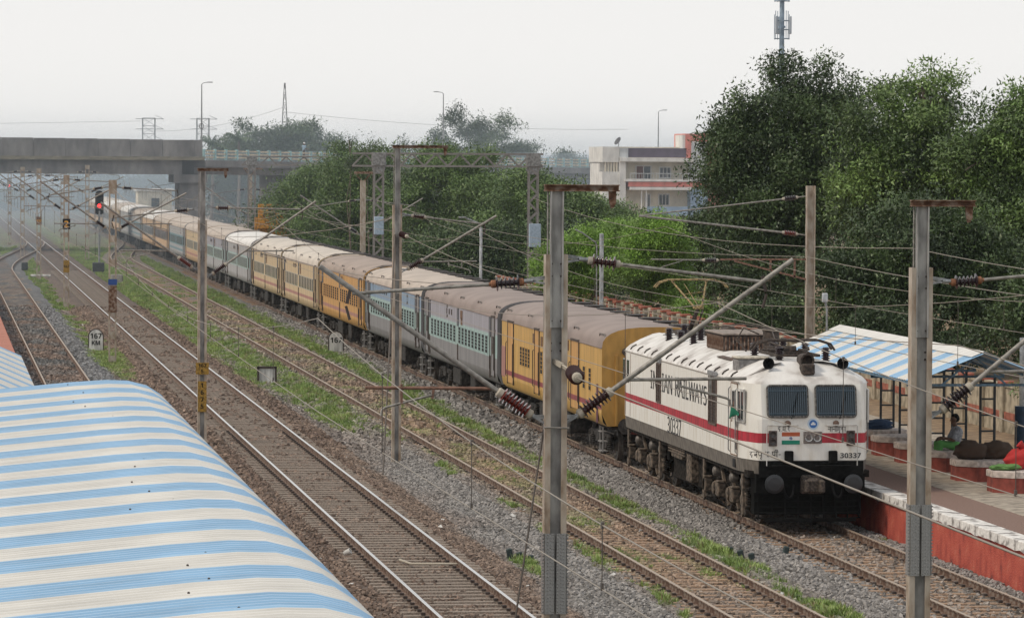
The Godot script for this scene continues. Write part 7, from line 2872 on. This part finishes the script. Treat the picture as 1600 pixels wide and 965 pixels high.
func tree(called: String, label: String, base: Vector3, blobs: Array, n: int, size: float, ca: Color, cb: Color, trunk: float, sd: int, group := "trees behind the station", category := "tree") -> void:
	var t := thing(called, base, label, category, group)
	var r := RandomNumberGenerator.new()
	r.seed = sd
	var nz := FastNoiseLite.new()
	nz.seed = sd
	nz.frequency = 0.35
	var hue := FastNoiseLite.new()
	hue.seed = sd + 7
	hue.frequency = 0.28
	if trunk > 0.0:
		var mb := MB.new()
		var fork := Vector3(0, blobs[0][0].y * 0.38, 0)
		mb.tube([Vector3(0, -0.3, 0), fork * 0.5 + Vector3(0.1, 0, 0.05), fork], [trunk * 1.25, trunk * 0.95, trunk * 0.85], 9)
		for b in blobs:
			var c: Vector3 = b[0]
			var m := fork.lerp(c, 0.5) + Vector3(r.randf_range(-0.4, 0.4), -0.3, r.randf_range(-0.4, 0.4))
			mb.tube([fork - Vector3(0, 0.2, 0), m, c], [trunk * 0.6, trunk * 0.42, trunk * 0.2], 7)
			for k in 3:
				var e: Vector3 = c + Vector3(r.randfn(), r.randfn() * 0.6 + 0.2, r.randfn()).normalized() * b[1] * 0.75
				mb.tube([c.lerp(m, 0.3), c.lerp(e, 0.5) + Vector3(0, 0.15, 0), e], [trunk * 0.24, trunk * 0.14, trunk * 0.05], 5)
		obj(mb, "trunk", mat("bark", lin(0.17, 0.135, 0.105), 0.95, "mottle", Vector3(0.6, 0.2, 0.6)), t)
	var lv := Leaves.new()
	# boughs: each mass of the crown breaks up into smaller rounded boughs with hollows between them
	var boughs := []
	for b in blobs:
		var rr: Vector3 = b[1]
		var cnt := clampi(int(3.0 + rr.x * 2.6), 3, 11)
		for k in cnt:
			var dir := Vector3(r.randfn(), r.randfn() * 0.8 + 0.15, r.randfn()).normalized()
			var f := r.randf_range(0.34, 0.52)
			boughs.append([b[0] + dir * rr * r.randf_range(0.55, 0.78), rr * f * Vector3(1.1, 0.8, 1.1), b[0]])
		boughs.append([b[0], rr * 0.6, b[0]])
	var wsum := 0.0
	var ws := []
	for b in boughs:
		var q: Vector3 = b[1]
		wsum += q.x * q.y + q.y * q.z + q.x * q.z
		ws.append(wsum)
	# twig clusters over the crown, then leaf sprays round each twig
	var twigs := []
	var per := 26
	for i in int(n / per) + 1:
		var pick := r.randf() * wsum
		var bi := 0
		while ws[bi] < pick:
			bi += 1
		var dir := Vector3(r.randfn(), r.randfn(), r.randfn()).normalized()
		if dir.y < -0.1 and r.randf() < 0.6:
			dir.y = -dir.y
		var rad := 0.62 + 0.38 * pow(r.randf(), 0.6)
		var q: Vector3 = boughs[bi][0] + dir * (boughs[bi][1] as Vector3) * rad
		var bumpy := 1.0 + 0.45 * nz.get_noise_3dv(q * 2.6 + Vector3.ONE * sd)
		q = boughs[bi][0] + dir * (boughs[bi][1] as Vector3) * rad * bumpy
		twigs.append([q, r.randf_range(0.5, 1.3), dir, clampf(0.5 + 0.9 * hue.get_noise_3dv(q * 1.6) + r.randf_range(-0.3, 0.3), 0, 1)])
	for i in n:
		var tw: Array = twigs[i % twigs.size()]
		var off: Vector3 = Vector3(r.randfn(), r.randfn() * 0.55, r.randfn()) * size * 1.05 * tw[1]
		var q: Vector3 = tw[0] + off + (tw[2] as Vector3) * absf(r.randfn()) * size * 0.4
		var s := size * r.randf_range(0.6, 1.25)
		var bs := Basis.from_euler(Vector3(r.randf_range(-0.6, 0.6), r.randf_range(0, TAU), r.randf_range(-0.6, 0.6))).scaled(Vector3.ONE * s)
		var c := ca.lerp(cb, clampf(tw[3] + r.randf_range(-0.2, 0.2), 0, 1))
		var v := r.randf_range(0.8, 1.2)
		lv.put(clumps[i % clumps.size()], Transform3D(bs, q), Color(c.r * v, c.g * v, c.b * v))
	obj(lv.mesh(), "crown", leaf_mat("leaves"), t)

func trees() -> void:
	for k in 4:
		clumps.append(leaf_clump(18, 0.36, 70 + k))
	var dk := lin(0.030, 0.052, 0.020)
	var md := lin(0.07, 0.115, 0.034)
	var lt := lin(0.12, 0.19, 0.05)
	var ye := lin(0.24, 0.42, 0.06)
	var V := func(x: float, y: float, z: float) -> Vector3: return Vector3(x, y, z)
	# the large dark trees behind the platform (blob centres are relative to the foot)
	tree("banyan_tree", "tall dark green tree with a ragged crown under the phone mast", P(38.0, 0.6, 182), [[V.call(-0.3, 8.3, 0), V.call(3.4, 3.6, 3.4)], [V.call(-2.6, 7.2, 0.5), V.call(1.9, 2.3, 2.4)], [V.call(1.8, 7.0, 0.5), V.call(2.6, 3.6, 2.8)], [V.call(-0.8, 5.0, 1.2), V.call(3.0, 2.8, 2.4)], [V.call(0.2, 11.2, 0), V.call(1.7, 1.2, 1.5)], [V.call(-2.6, 9.0, 0), V.call(1.2, 0.9, 1.0)], [V.call(-1.6, 2.6, 1.8), V.call(2.8, 2.2, 2.0)], [V.call(2.0, 10.6, 0), V.call(1.3, 1.0, 1.2)]], 9000, 0.46, dk, md, 0.55, 101)
	tree("banyan_tree", "broad dark tree with lighter leaf tips behind the striped roof", P(38.8, 0.6, 164), [[V.call(0, 8.4, 0), V.call(3.0, 2.7, 3.0)], [V.call(-1.9, 6.6, 0.8), V.call(2.2, 2.6, 2.2)], [V.call(2.0, 6.8, 0.8), V.call(2.4, 2.8, 2.4)], [V.call(0.3, 4.4, 1.4), V.call(3.2, 2.6, 2.2)], [V.call(0.6, 10.5, 0), V.call(1.7, 1.0, 1.5)], [V.call(-1.6, 2.4, 1.4), V.call(2.4, 2.0, 2.0)]], 8500, 0.45, dk, lin(0.16, 0.25, 0.06), 0.5, 102)
	tree("banyan_tree", "dark tree filling the picture edge behind the platform mast", P(42.4, 0.6, 158), [[V.call(0, 7.8, 0), V.call(3.0, 2.9, 2.8)], [V.call(-2.2, 8.0, 0.5), V.call(2.0, 2.0, 2.0)], [V.call(-1.5, 5.6, 0.8), V.call(2.4, 2.6, 2.2)], [V.call(1.6, 5.6, 0.4), V.call(2.4, 3.0, 2.4)], [V.call(-0.2, 3.2, 1.2), V.call(3.2, 2.4, 2.2)], [V.call(-0.5, 9.8, 0), V.call(1.6, 0.9, 1.4)]], 7500, 0.45, dk, lin(0.15, 0.24, 0.06), 0.45, 103)
	tree("banyan_tree", "lower dark tree with pale aerial roots above the striped roof", P(35.6, 0.6, 150), [[V.call(0, 4.6, 0), V.call(2.6, 2.2, 2.2)], [V.call(-2.0, 3.2, 0.6), V.call(2.0, 1.9, 1.8)], [V.call(2.2, 3.4, 0.3), V.call(2.2, 2.0, 2.0)], [V.call(4.0, 2.4, 0.2), V.call(2.0, 1.8, 1.6)]], 6000, 0.42, dk, md, 0.4, 104)
	tree("banyan_tree", "dark bushy tree hanging low beside the thick blue column", P(39.6, 0.6, 142), [[V.call(0, 4.4, 0), V.call(2.3, 2.4, 2.0)], [V.call(1.6, 2.6, 0.4), V.call(1.9, 1.8, 1.6)], [V.call(-2.0, 2.3, 0.4), V.call(1.8, 1.6, 1.6)]], 4500, 0.42, dk, md, 0.35, 105)
	tree("shrub", "small leafy shrub hanging over the boundary wall by the blue column", P(30.3, 0.8, 112.5), [[V.call(0, 1.9, 0), V.call(0.75, 0.75, 0.7)], [V.call(0.5, 1.2, 0.1), V.call(0.6, 0.6, 0.6)]], 500, 0.30, md, lt, 0.07, 106, "shrubs along the boundary wall", "shrub")
	tree("undergrowth_bush", "low dark bushes at the foot of the tall tree behind the pantograph", P(33.6, 0.6, 166), [[V.call(0, 1.3, 0), V.call(1.8, 1.5, 1.4)], [V.call(-1.6, 1.2, 0.5), V.call(1.5, 1.3, 1.3)]], 1800, 0.36, dk, md, 0.1, 122, "undergrowth behind the boundary wall", "bush")
	tree("undergrowth_bush", "low dark bushes behind the small lamp over the striped roof", P(33.8, 0.6, 146), [[V.call(0, 1.3, 0), V.call(1.8, 1.5, 1.4)], [V.call(1.6, 1.2, 0.3), V.call(1.5, 1.3, 1.3)]], 1800, 0.36, dk, md, 0.1, 123, "undergrowth behind the boundary wall", "bush")
	tree("dark_tree", "dark dense tree between the flats and the creeper mounds", P(38.2, 0.6, 205), [[V.call(0, 3.8, 0), V.call(2.4, 2.0, 2.4)], [V.call(-2.6, 2.6, 0.4), V.call(2.0, 1.6, 2.0)], [V.call(2.6, 4.2, 0.4), V.call(2.2, 2.2, 2.0)]], 5500, 0.46, dk, md, 0.35, 107)
	# creeper-covered mounds
	tree("creeper_mound", "bright green mound of creepers just behind the white lamp post", P(30.4, 0.6, 196), [[V.call(0, 2.6, 0), V.call(1.7, 2.2, 1.6)], [V.call(1.1, 4.1, 0.0), V.call(1.3, 1.4, 1.2)], [V.call(-1.2, 3.2, 0.2), V.call(1.1, 1.4, 1.2)]], 7500, 0.27, lt, ye, 0.2, 108, "creeper covered mounds behind the train", "creeper")
	tree("creeper_mound", "bright green creeper mound beside the dark tall tree", P(32.4, 0.6, 190), [[V.call(0, 3.0, 0), V.call(1.7, 2.4, 1.6)], [V.call(0.2, 4.6, 0.1), V.call(1.1, 1.0, 1.0)], [V.call(1.1, 2.6, 0.3), V.call(1.1, 2.0, 1.2)]], 7500, 0.27, lt, ye, 0.2, 109, "creeper covered mounds behind the train", "creeper")
	tree("creeper_mound", "small bright creeper bush above the zigzag wall", P(32.3, 0.6, 178), [[V.call(0, 1.1, 0), V.call(0.9, 1.0, 0.9)], [V.call(0.9, 0.9, 0), V.call(0.8, 0.8, 0.8)]], 1500, 0.24, lt, ye, 0.1, 110, "creeper covered mounds behind the train", "creeper")
	# row behind the train, going away
	var row := [
		["feathery green tree behind the lattice portal column", 36.2, 250, 3.2, 7.4, 111, md, lt], ["feathery green tree behind the portal boom", 32.4, 262, 3.4, 9.3, 112, md, lt], ["green tree with loose sprigs above the portal boom", 28.6, 276, 3.2, 9.2, 113, md, lt], ["green tree nearest the bridge railing behind the train", 26.6, 290, 2.6, 8.6, 114, md, lt],
		["drooping green tree above the yellow name board", 26.6, 309, 2.5, 5.6, 115, dk, md], ["dark green tree behind the third and fourth coaches", 30.2, 236, 2.6, 4.6, 116, dk, md], ["dark green tree behind the second coach", 34.6, 236, 2.8, 4.8, 117, dk, md], ["dark green tree below the flats", 40.6, 258, 2.8, 5.6, 118, md, lt], ["leafy tree at the foot of the flats", 47.5, 282, 2.6, 4.4, 119, dk, md], ["green tree behind the T-headed mast", 28.8, 318, 3.0, 7.0, 120, md, lt]]
	for q in row:
		var w: float = q[3]
		var h: float = q[4]
		tree("roadside_tree", q[0], P(q[1], 0.4, q[2]), [[V.call(0, h * 0.68, 0), V.call(w, h * 0.32, w)], [V.call(-w * 0.7, h * 0.48, 0.5), V.call(w * 0.75, h * 0.27, w * 0.8)], [V.call(w * 0.7, h * 0.5, 0.5), V.call(w * 0.8, h * 0.28, w * 0.8)], [V.call(0.1 * w, h * 0.26, 0.8), V.call(w * 1.1, h * 0.24, w * 0.8)]], 5400, 0.5, q[6], (q[7] as Color) * 1.2, 0.28, q[5], "row of trees behind the train")
	for q in [[26.4, 10.2, 268.0, 0.6], [27.8, 9.6, 270.0, 0.45]]:
		tree("sapling", "thin sapling top sticking up above the portal boom" if q[0] < 27 else "slighter sapling top beside the thin sapling", P(q[0], 0.4, q[2]), [[V.call(0, q[1] - 0.7, 0), V.call(q[3], q[3] * 0.9, q[3])], [V.call(0.3, q[1] - 1.8, 0), V.call(q[3] * 0.9, 0.5, q[3])]], 70, 0.4, dk, md, 0.06, 121 + int(q[0]), "row of trees behind the train", "sapling")
	# beyond the bridge, in the haze
	var far := [["hazy round crowned tree behind the bridge street lamp", 67.0, 525, 8.4, 15.6, 130], ["hazy broad tree left of the slender pylon", 41.5, 520, 6.2, 14.4, 131], ["hazy tree in front of the slender pylon", 47.0, 530, 5.4, 13.6, 132], ["hazy bushy tree by the palms", 36.6, 515, 4.2, 12.6, 133], ["small hazy tree beyond the railing, left of the flats", 85.0, 560, 4.0, 9.8, 134], ["hazy low tree filling the gap behind the railing", 52.5, 540, 4.0, 10.6, 135], ["hazy low tree right of the round crowned tree", 74.5, 540, 4.0, 11.0, 136]]
	for q in far:
		var w: float = q[3]
		var h: float = q[4]
		tree("distant_tree", q[0], P(q[1], -0.5, q[2]), [[V.call(0, h * 0.72, 0), V.call(w * 0.8, h * 0.27, w * 0.8)], [V.call(-w * 0.6, h * 0.58, 0), V.call(w * 0.6, h * 0.25, w * 0.6)], [V.call(w * 0.6, h * 0.55, 0), V.call(w * 0.65, h * 0.25, w * 0.6)], [V.call(0, h * 0.3, 0), V.call(w * 1.0, h * 0.3, w * 0.8)]], 2800, 0.8, dk, md, 0.3, q[5], "trees beyond the bridge")
	for q in [[33.2, 508.0, 12.9, "palm with upright fronds by the tall bridge lamp"], [36.2, 505.0, 13.6, "taller palm beside the hazy bushy tree"]]:
		palm(P(q[0], -0.5, q[1]), q[2], q[3])
	# a far wood that closes the view under the bridge
	var wood := Leaves.new()
	for i in 7000:
		var x := rng.randf_range(-40, 130)
		var crown := (2.5 if x < 24 else 5.5) + 1.8 * gn.get_noise_2d(x * 2.0, 7.0)
		var y := -0.5 + crown * pow(rng.randf(), 0.7)
		var s := rng.randf_range(1.0, 1.9)
		wood.put(clumps[i % 4], Transform3D(Basis.from_euler(Vector3(rng.randf() * 6, rng.randf() * 6, 0)).scaled(Vector3.ONE * s), P(x, y, 760 + rng.randf_range(-14, 14))), dk.lerp(md, rng.randf()))
	var wo := obj(wood.mesh(), "distant_wood", leaf_mat("leaves"))
	tag(wo, "far wood closing the view under the bridge", "wood", "", "stuff")

func palm(at: Vector3, h: float, label: String) -> void:
	var t := thing("palm_tree", at, label, "palm", "trees beyond the bridge")
	var tr := MB.new()
	tr.tube([Vector3.ZERO, Vector3(0.2, h * 0.5, 0), Vector3(0.1, h - 2.2, 0)], [0.25, 0.18, 0.15], 8)
	obj(tr, "trunk", mat("bark", lin(0.17, 0.135, 0.105), 0.95), t)
	var cr := MB.new()
	for k in 14:
		var a := TAU * k / 14.0 + rng.randf()
		var up := rng.randf_range(0.3, 1.5)
		var dir := Vector3(cos(a), 0, sin(a))
		var prev := Vector3(0.1, h - 2.2, 0)
		for s in 6:
			var u := (s + 1) / 6.0
			var nx := Vector3(0.1, h - 2.2, 0) + dir * 2.4 * u * cos(up * 0.8) + Vector3(0, 2.6 * sin(up) * u - 1.3 * u * u, 0)
			var sd := dir.cross(Vector3.UP) * 0.55 * (1.0 - 0.6 * u)
			for sg in [-1.0, 1.0]:
				cr.tri(prev, nx, (prev + nx) * 0.5 + sd * sg - Vector3(0, 0.35, 0))
			prev = nx
	obj(cr, "crown", mat("palm_leaf", lin(0.05, 0.085, 0.03), 0.6), t)

func weeds_and_stones() -> void:
	# weeds: tufts of upright blades where the ground is grassy
	var r := RandomNumberGenerator.new()
	r.seed = 404
	var tuft := MB.new()
	for k in 17:
		var a := r.randf() * TAU
		var lean := r.randf_range(0.1, 0.75)
		var b := Vector3(cos(a), 0, sin(a)) * r.randf_range(0.0, 0.35)
		var dir := Vector3(cos(a + 0.5), 0, sin(a + 0.5))
		var h := r.randf_range(0.5, 1.0)
		var w := dir.cross(Vector3.UP) * r.randf_range(0.022, 0.05)
		var m := b + Vector3(0, h * 0.55, 0) + dir * lean * 0.25
		var e := b + Vector3(0, h, 0) + dir * lean * 0.75
		tuft.tri(b - w * 0.7, b + w * 0.7, m + w)
		tuft.tri(b - w * 0.7, m + w, m - w)
		tuft.tri(m - w, m + w, e)
	var tm := tuft.mesh()
	var spots := []
	var cols := []
	var tries := 0
	while spots.size() < 75000 and tries < 420000:
		tries += 1
		var u := r.randf()
		var d := 74.0 + 300.0 * u * u if tries % 3 else r.randf_range(74, 420)
		var x := r.randf_range(6.2, 22.0)
		var g := grass_amount(x, d)
		if g < 0.18 or r.randf() > g * (1.15 if d > 130 else 0.85):
			continue
		var b := bed_of(x, d)
		if absf(b[1] - 0.874) < 0.12:
			continue
		var s := r.randf_range(0.10, 0.21) * (0.75 + 0.5 * g + 0.7 * gn2.get_noise_2d(x * 3.0 + 80.0, d * 3.0)) * (0.6 if b[1] < 1.3 else 1.0)
		spots.append(Transform3D(Basis(Vector3.UP, r.randf() * TAU).scaled(Vector3(s * 1.15, s, s * 1.15)), P(x, ground_y(x, d) - 0.02, d)))
		var h := clampf(0.5 + gn2.get_noise_2d(x * 4.0, d * 2.0 + 700.0) + r.randf_range(-0.35, 0.35), 0, 1)
		var c := lin(0.15, 0.235, 0.055).lerp(lin(0.29, 0.38, 0.11), h)
		if r.randf() < 0.13:
			c = lin(0.26, 0.23, 0.12)
		cols.append(c)
	scatter("grass", "green weeds growing in strips between the tracks", "weeds", tm, spots, cols, leaf_mat("weed_leaves"))
	# ballast stones
	for kind in 2:
		var st := MB.new()
		var pts := []
		for k in 8:
			var sg := Vector3(1 if k & 1 else -1, 1 if k & 2 else -1, 1 if k & 4 else -1)
			pts.append(sg * Vector3(r.randf_range(0.3, 0.6), r.randf_range(0.28, 0.5), r.randf_range(0.3, 0.6)))
		for f in [[0, 1, 3, 2], [5, 4, 6, 7], [4, 0, 2, 6], [1, 5, 7, 3], [2, 3, 7, 6], [4, 5, 1, 0]]:
			st.quad(pts[f[0]], pts[f[3]], pts[f[2]], pts[f[1]])
		spots = []
		cols = []
		var total := 120000 if kind == 0 else 80000
		for i in total:
			var d := r.randf_range(76, 128) if kind == 0 else r.randf_range(128, 250)
			var x := r.randf_range(7.6, 22.1) if kind == 0 else r.randf_range(3.4, 22.1)
			if kind == 0 and x < 8.9 and r.randf() < 0.6:
				continue
			var b := bed_of(x, d)
			if absf(b[1] - 0.874) < 0.1:
				continue
			if b[1] < 1.38 and r.randf() < ((0.72 + 0.6 * gn.get_noise_2d(x * 6.0, d * 3.0)) if b[0] == 0 else (0.8 if d < 98 else 0.4)):
				continue
			var c := ground_tint(x, d)
			var v := r.randf_range(0.55, 1.7)
			var grey := 1.0 if b[0] == 2 or (x > 12.6 and x < 14.6) or x > 16.6 else 0.0
			c = Color(c.r * v, c.g * v, c.b * v).lerp(Color(0.20, 0.19, 0.185) * v, 0.55 * grey)
			var s := r.randf_range(0.04, 0.085) if kind == 0 else r.randf_range(0.07, 0.13)
			spots.append(Transform3D(Basis.from_euler(Vector3(r.randf() * 6.0, r.randf() * 6.0, r.randf() * 6.0)).scaled(Vector3.ONE * s), P(x, ground_y(x, d) + s * 0.18, d)))
			cols.append(c)
		var sm := mat("stone", lin(1, 1, 1), 0.9)
		sm.vertex_color_use_as_albedo = true
		scatter("gravel", "loose ballast stones around the near tracks" if kind == 0 else "loose ballast stones farther along the tracks", "gravel", st.mesh(), spots, cols, sm)

func scatter(called: String, label: String, category: String, m: Mesh, spots: Array, cols: Array, material: Material) -> void:
	var mm := MultiMesh.new()
	mm.transform_format = MultiMesh.TRANSFORM_3D
	mm.use_colors = true
	mm.mesh = m
	mm.instance_count = spots.size()
	for i in spots.size():
		mm.set_instance_transform(i, spots[i])
		mm.set_instance_color(i, cols[i])
	var o := MultiMeshInstance3D.new()
	o.name = numbered(called)
	o.multimesh = mm
	o.material_override = material
	add_child(o)
	tag(o, label, category, "", "stuff")
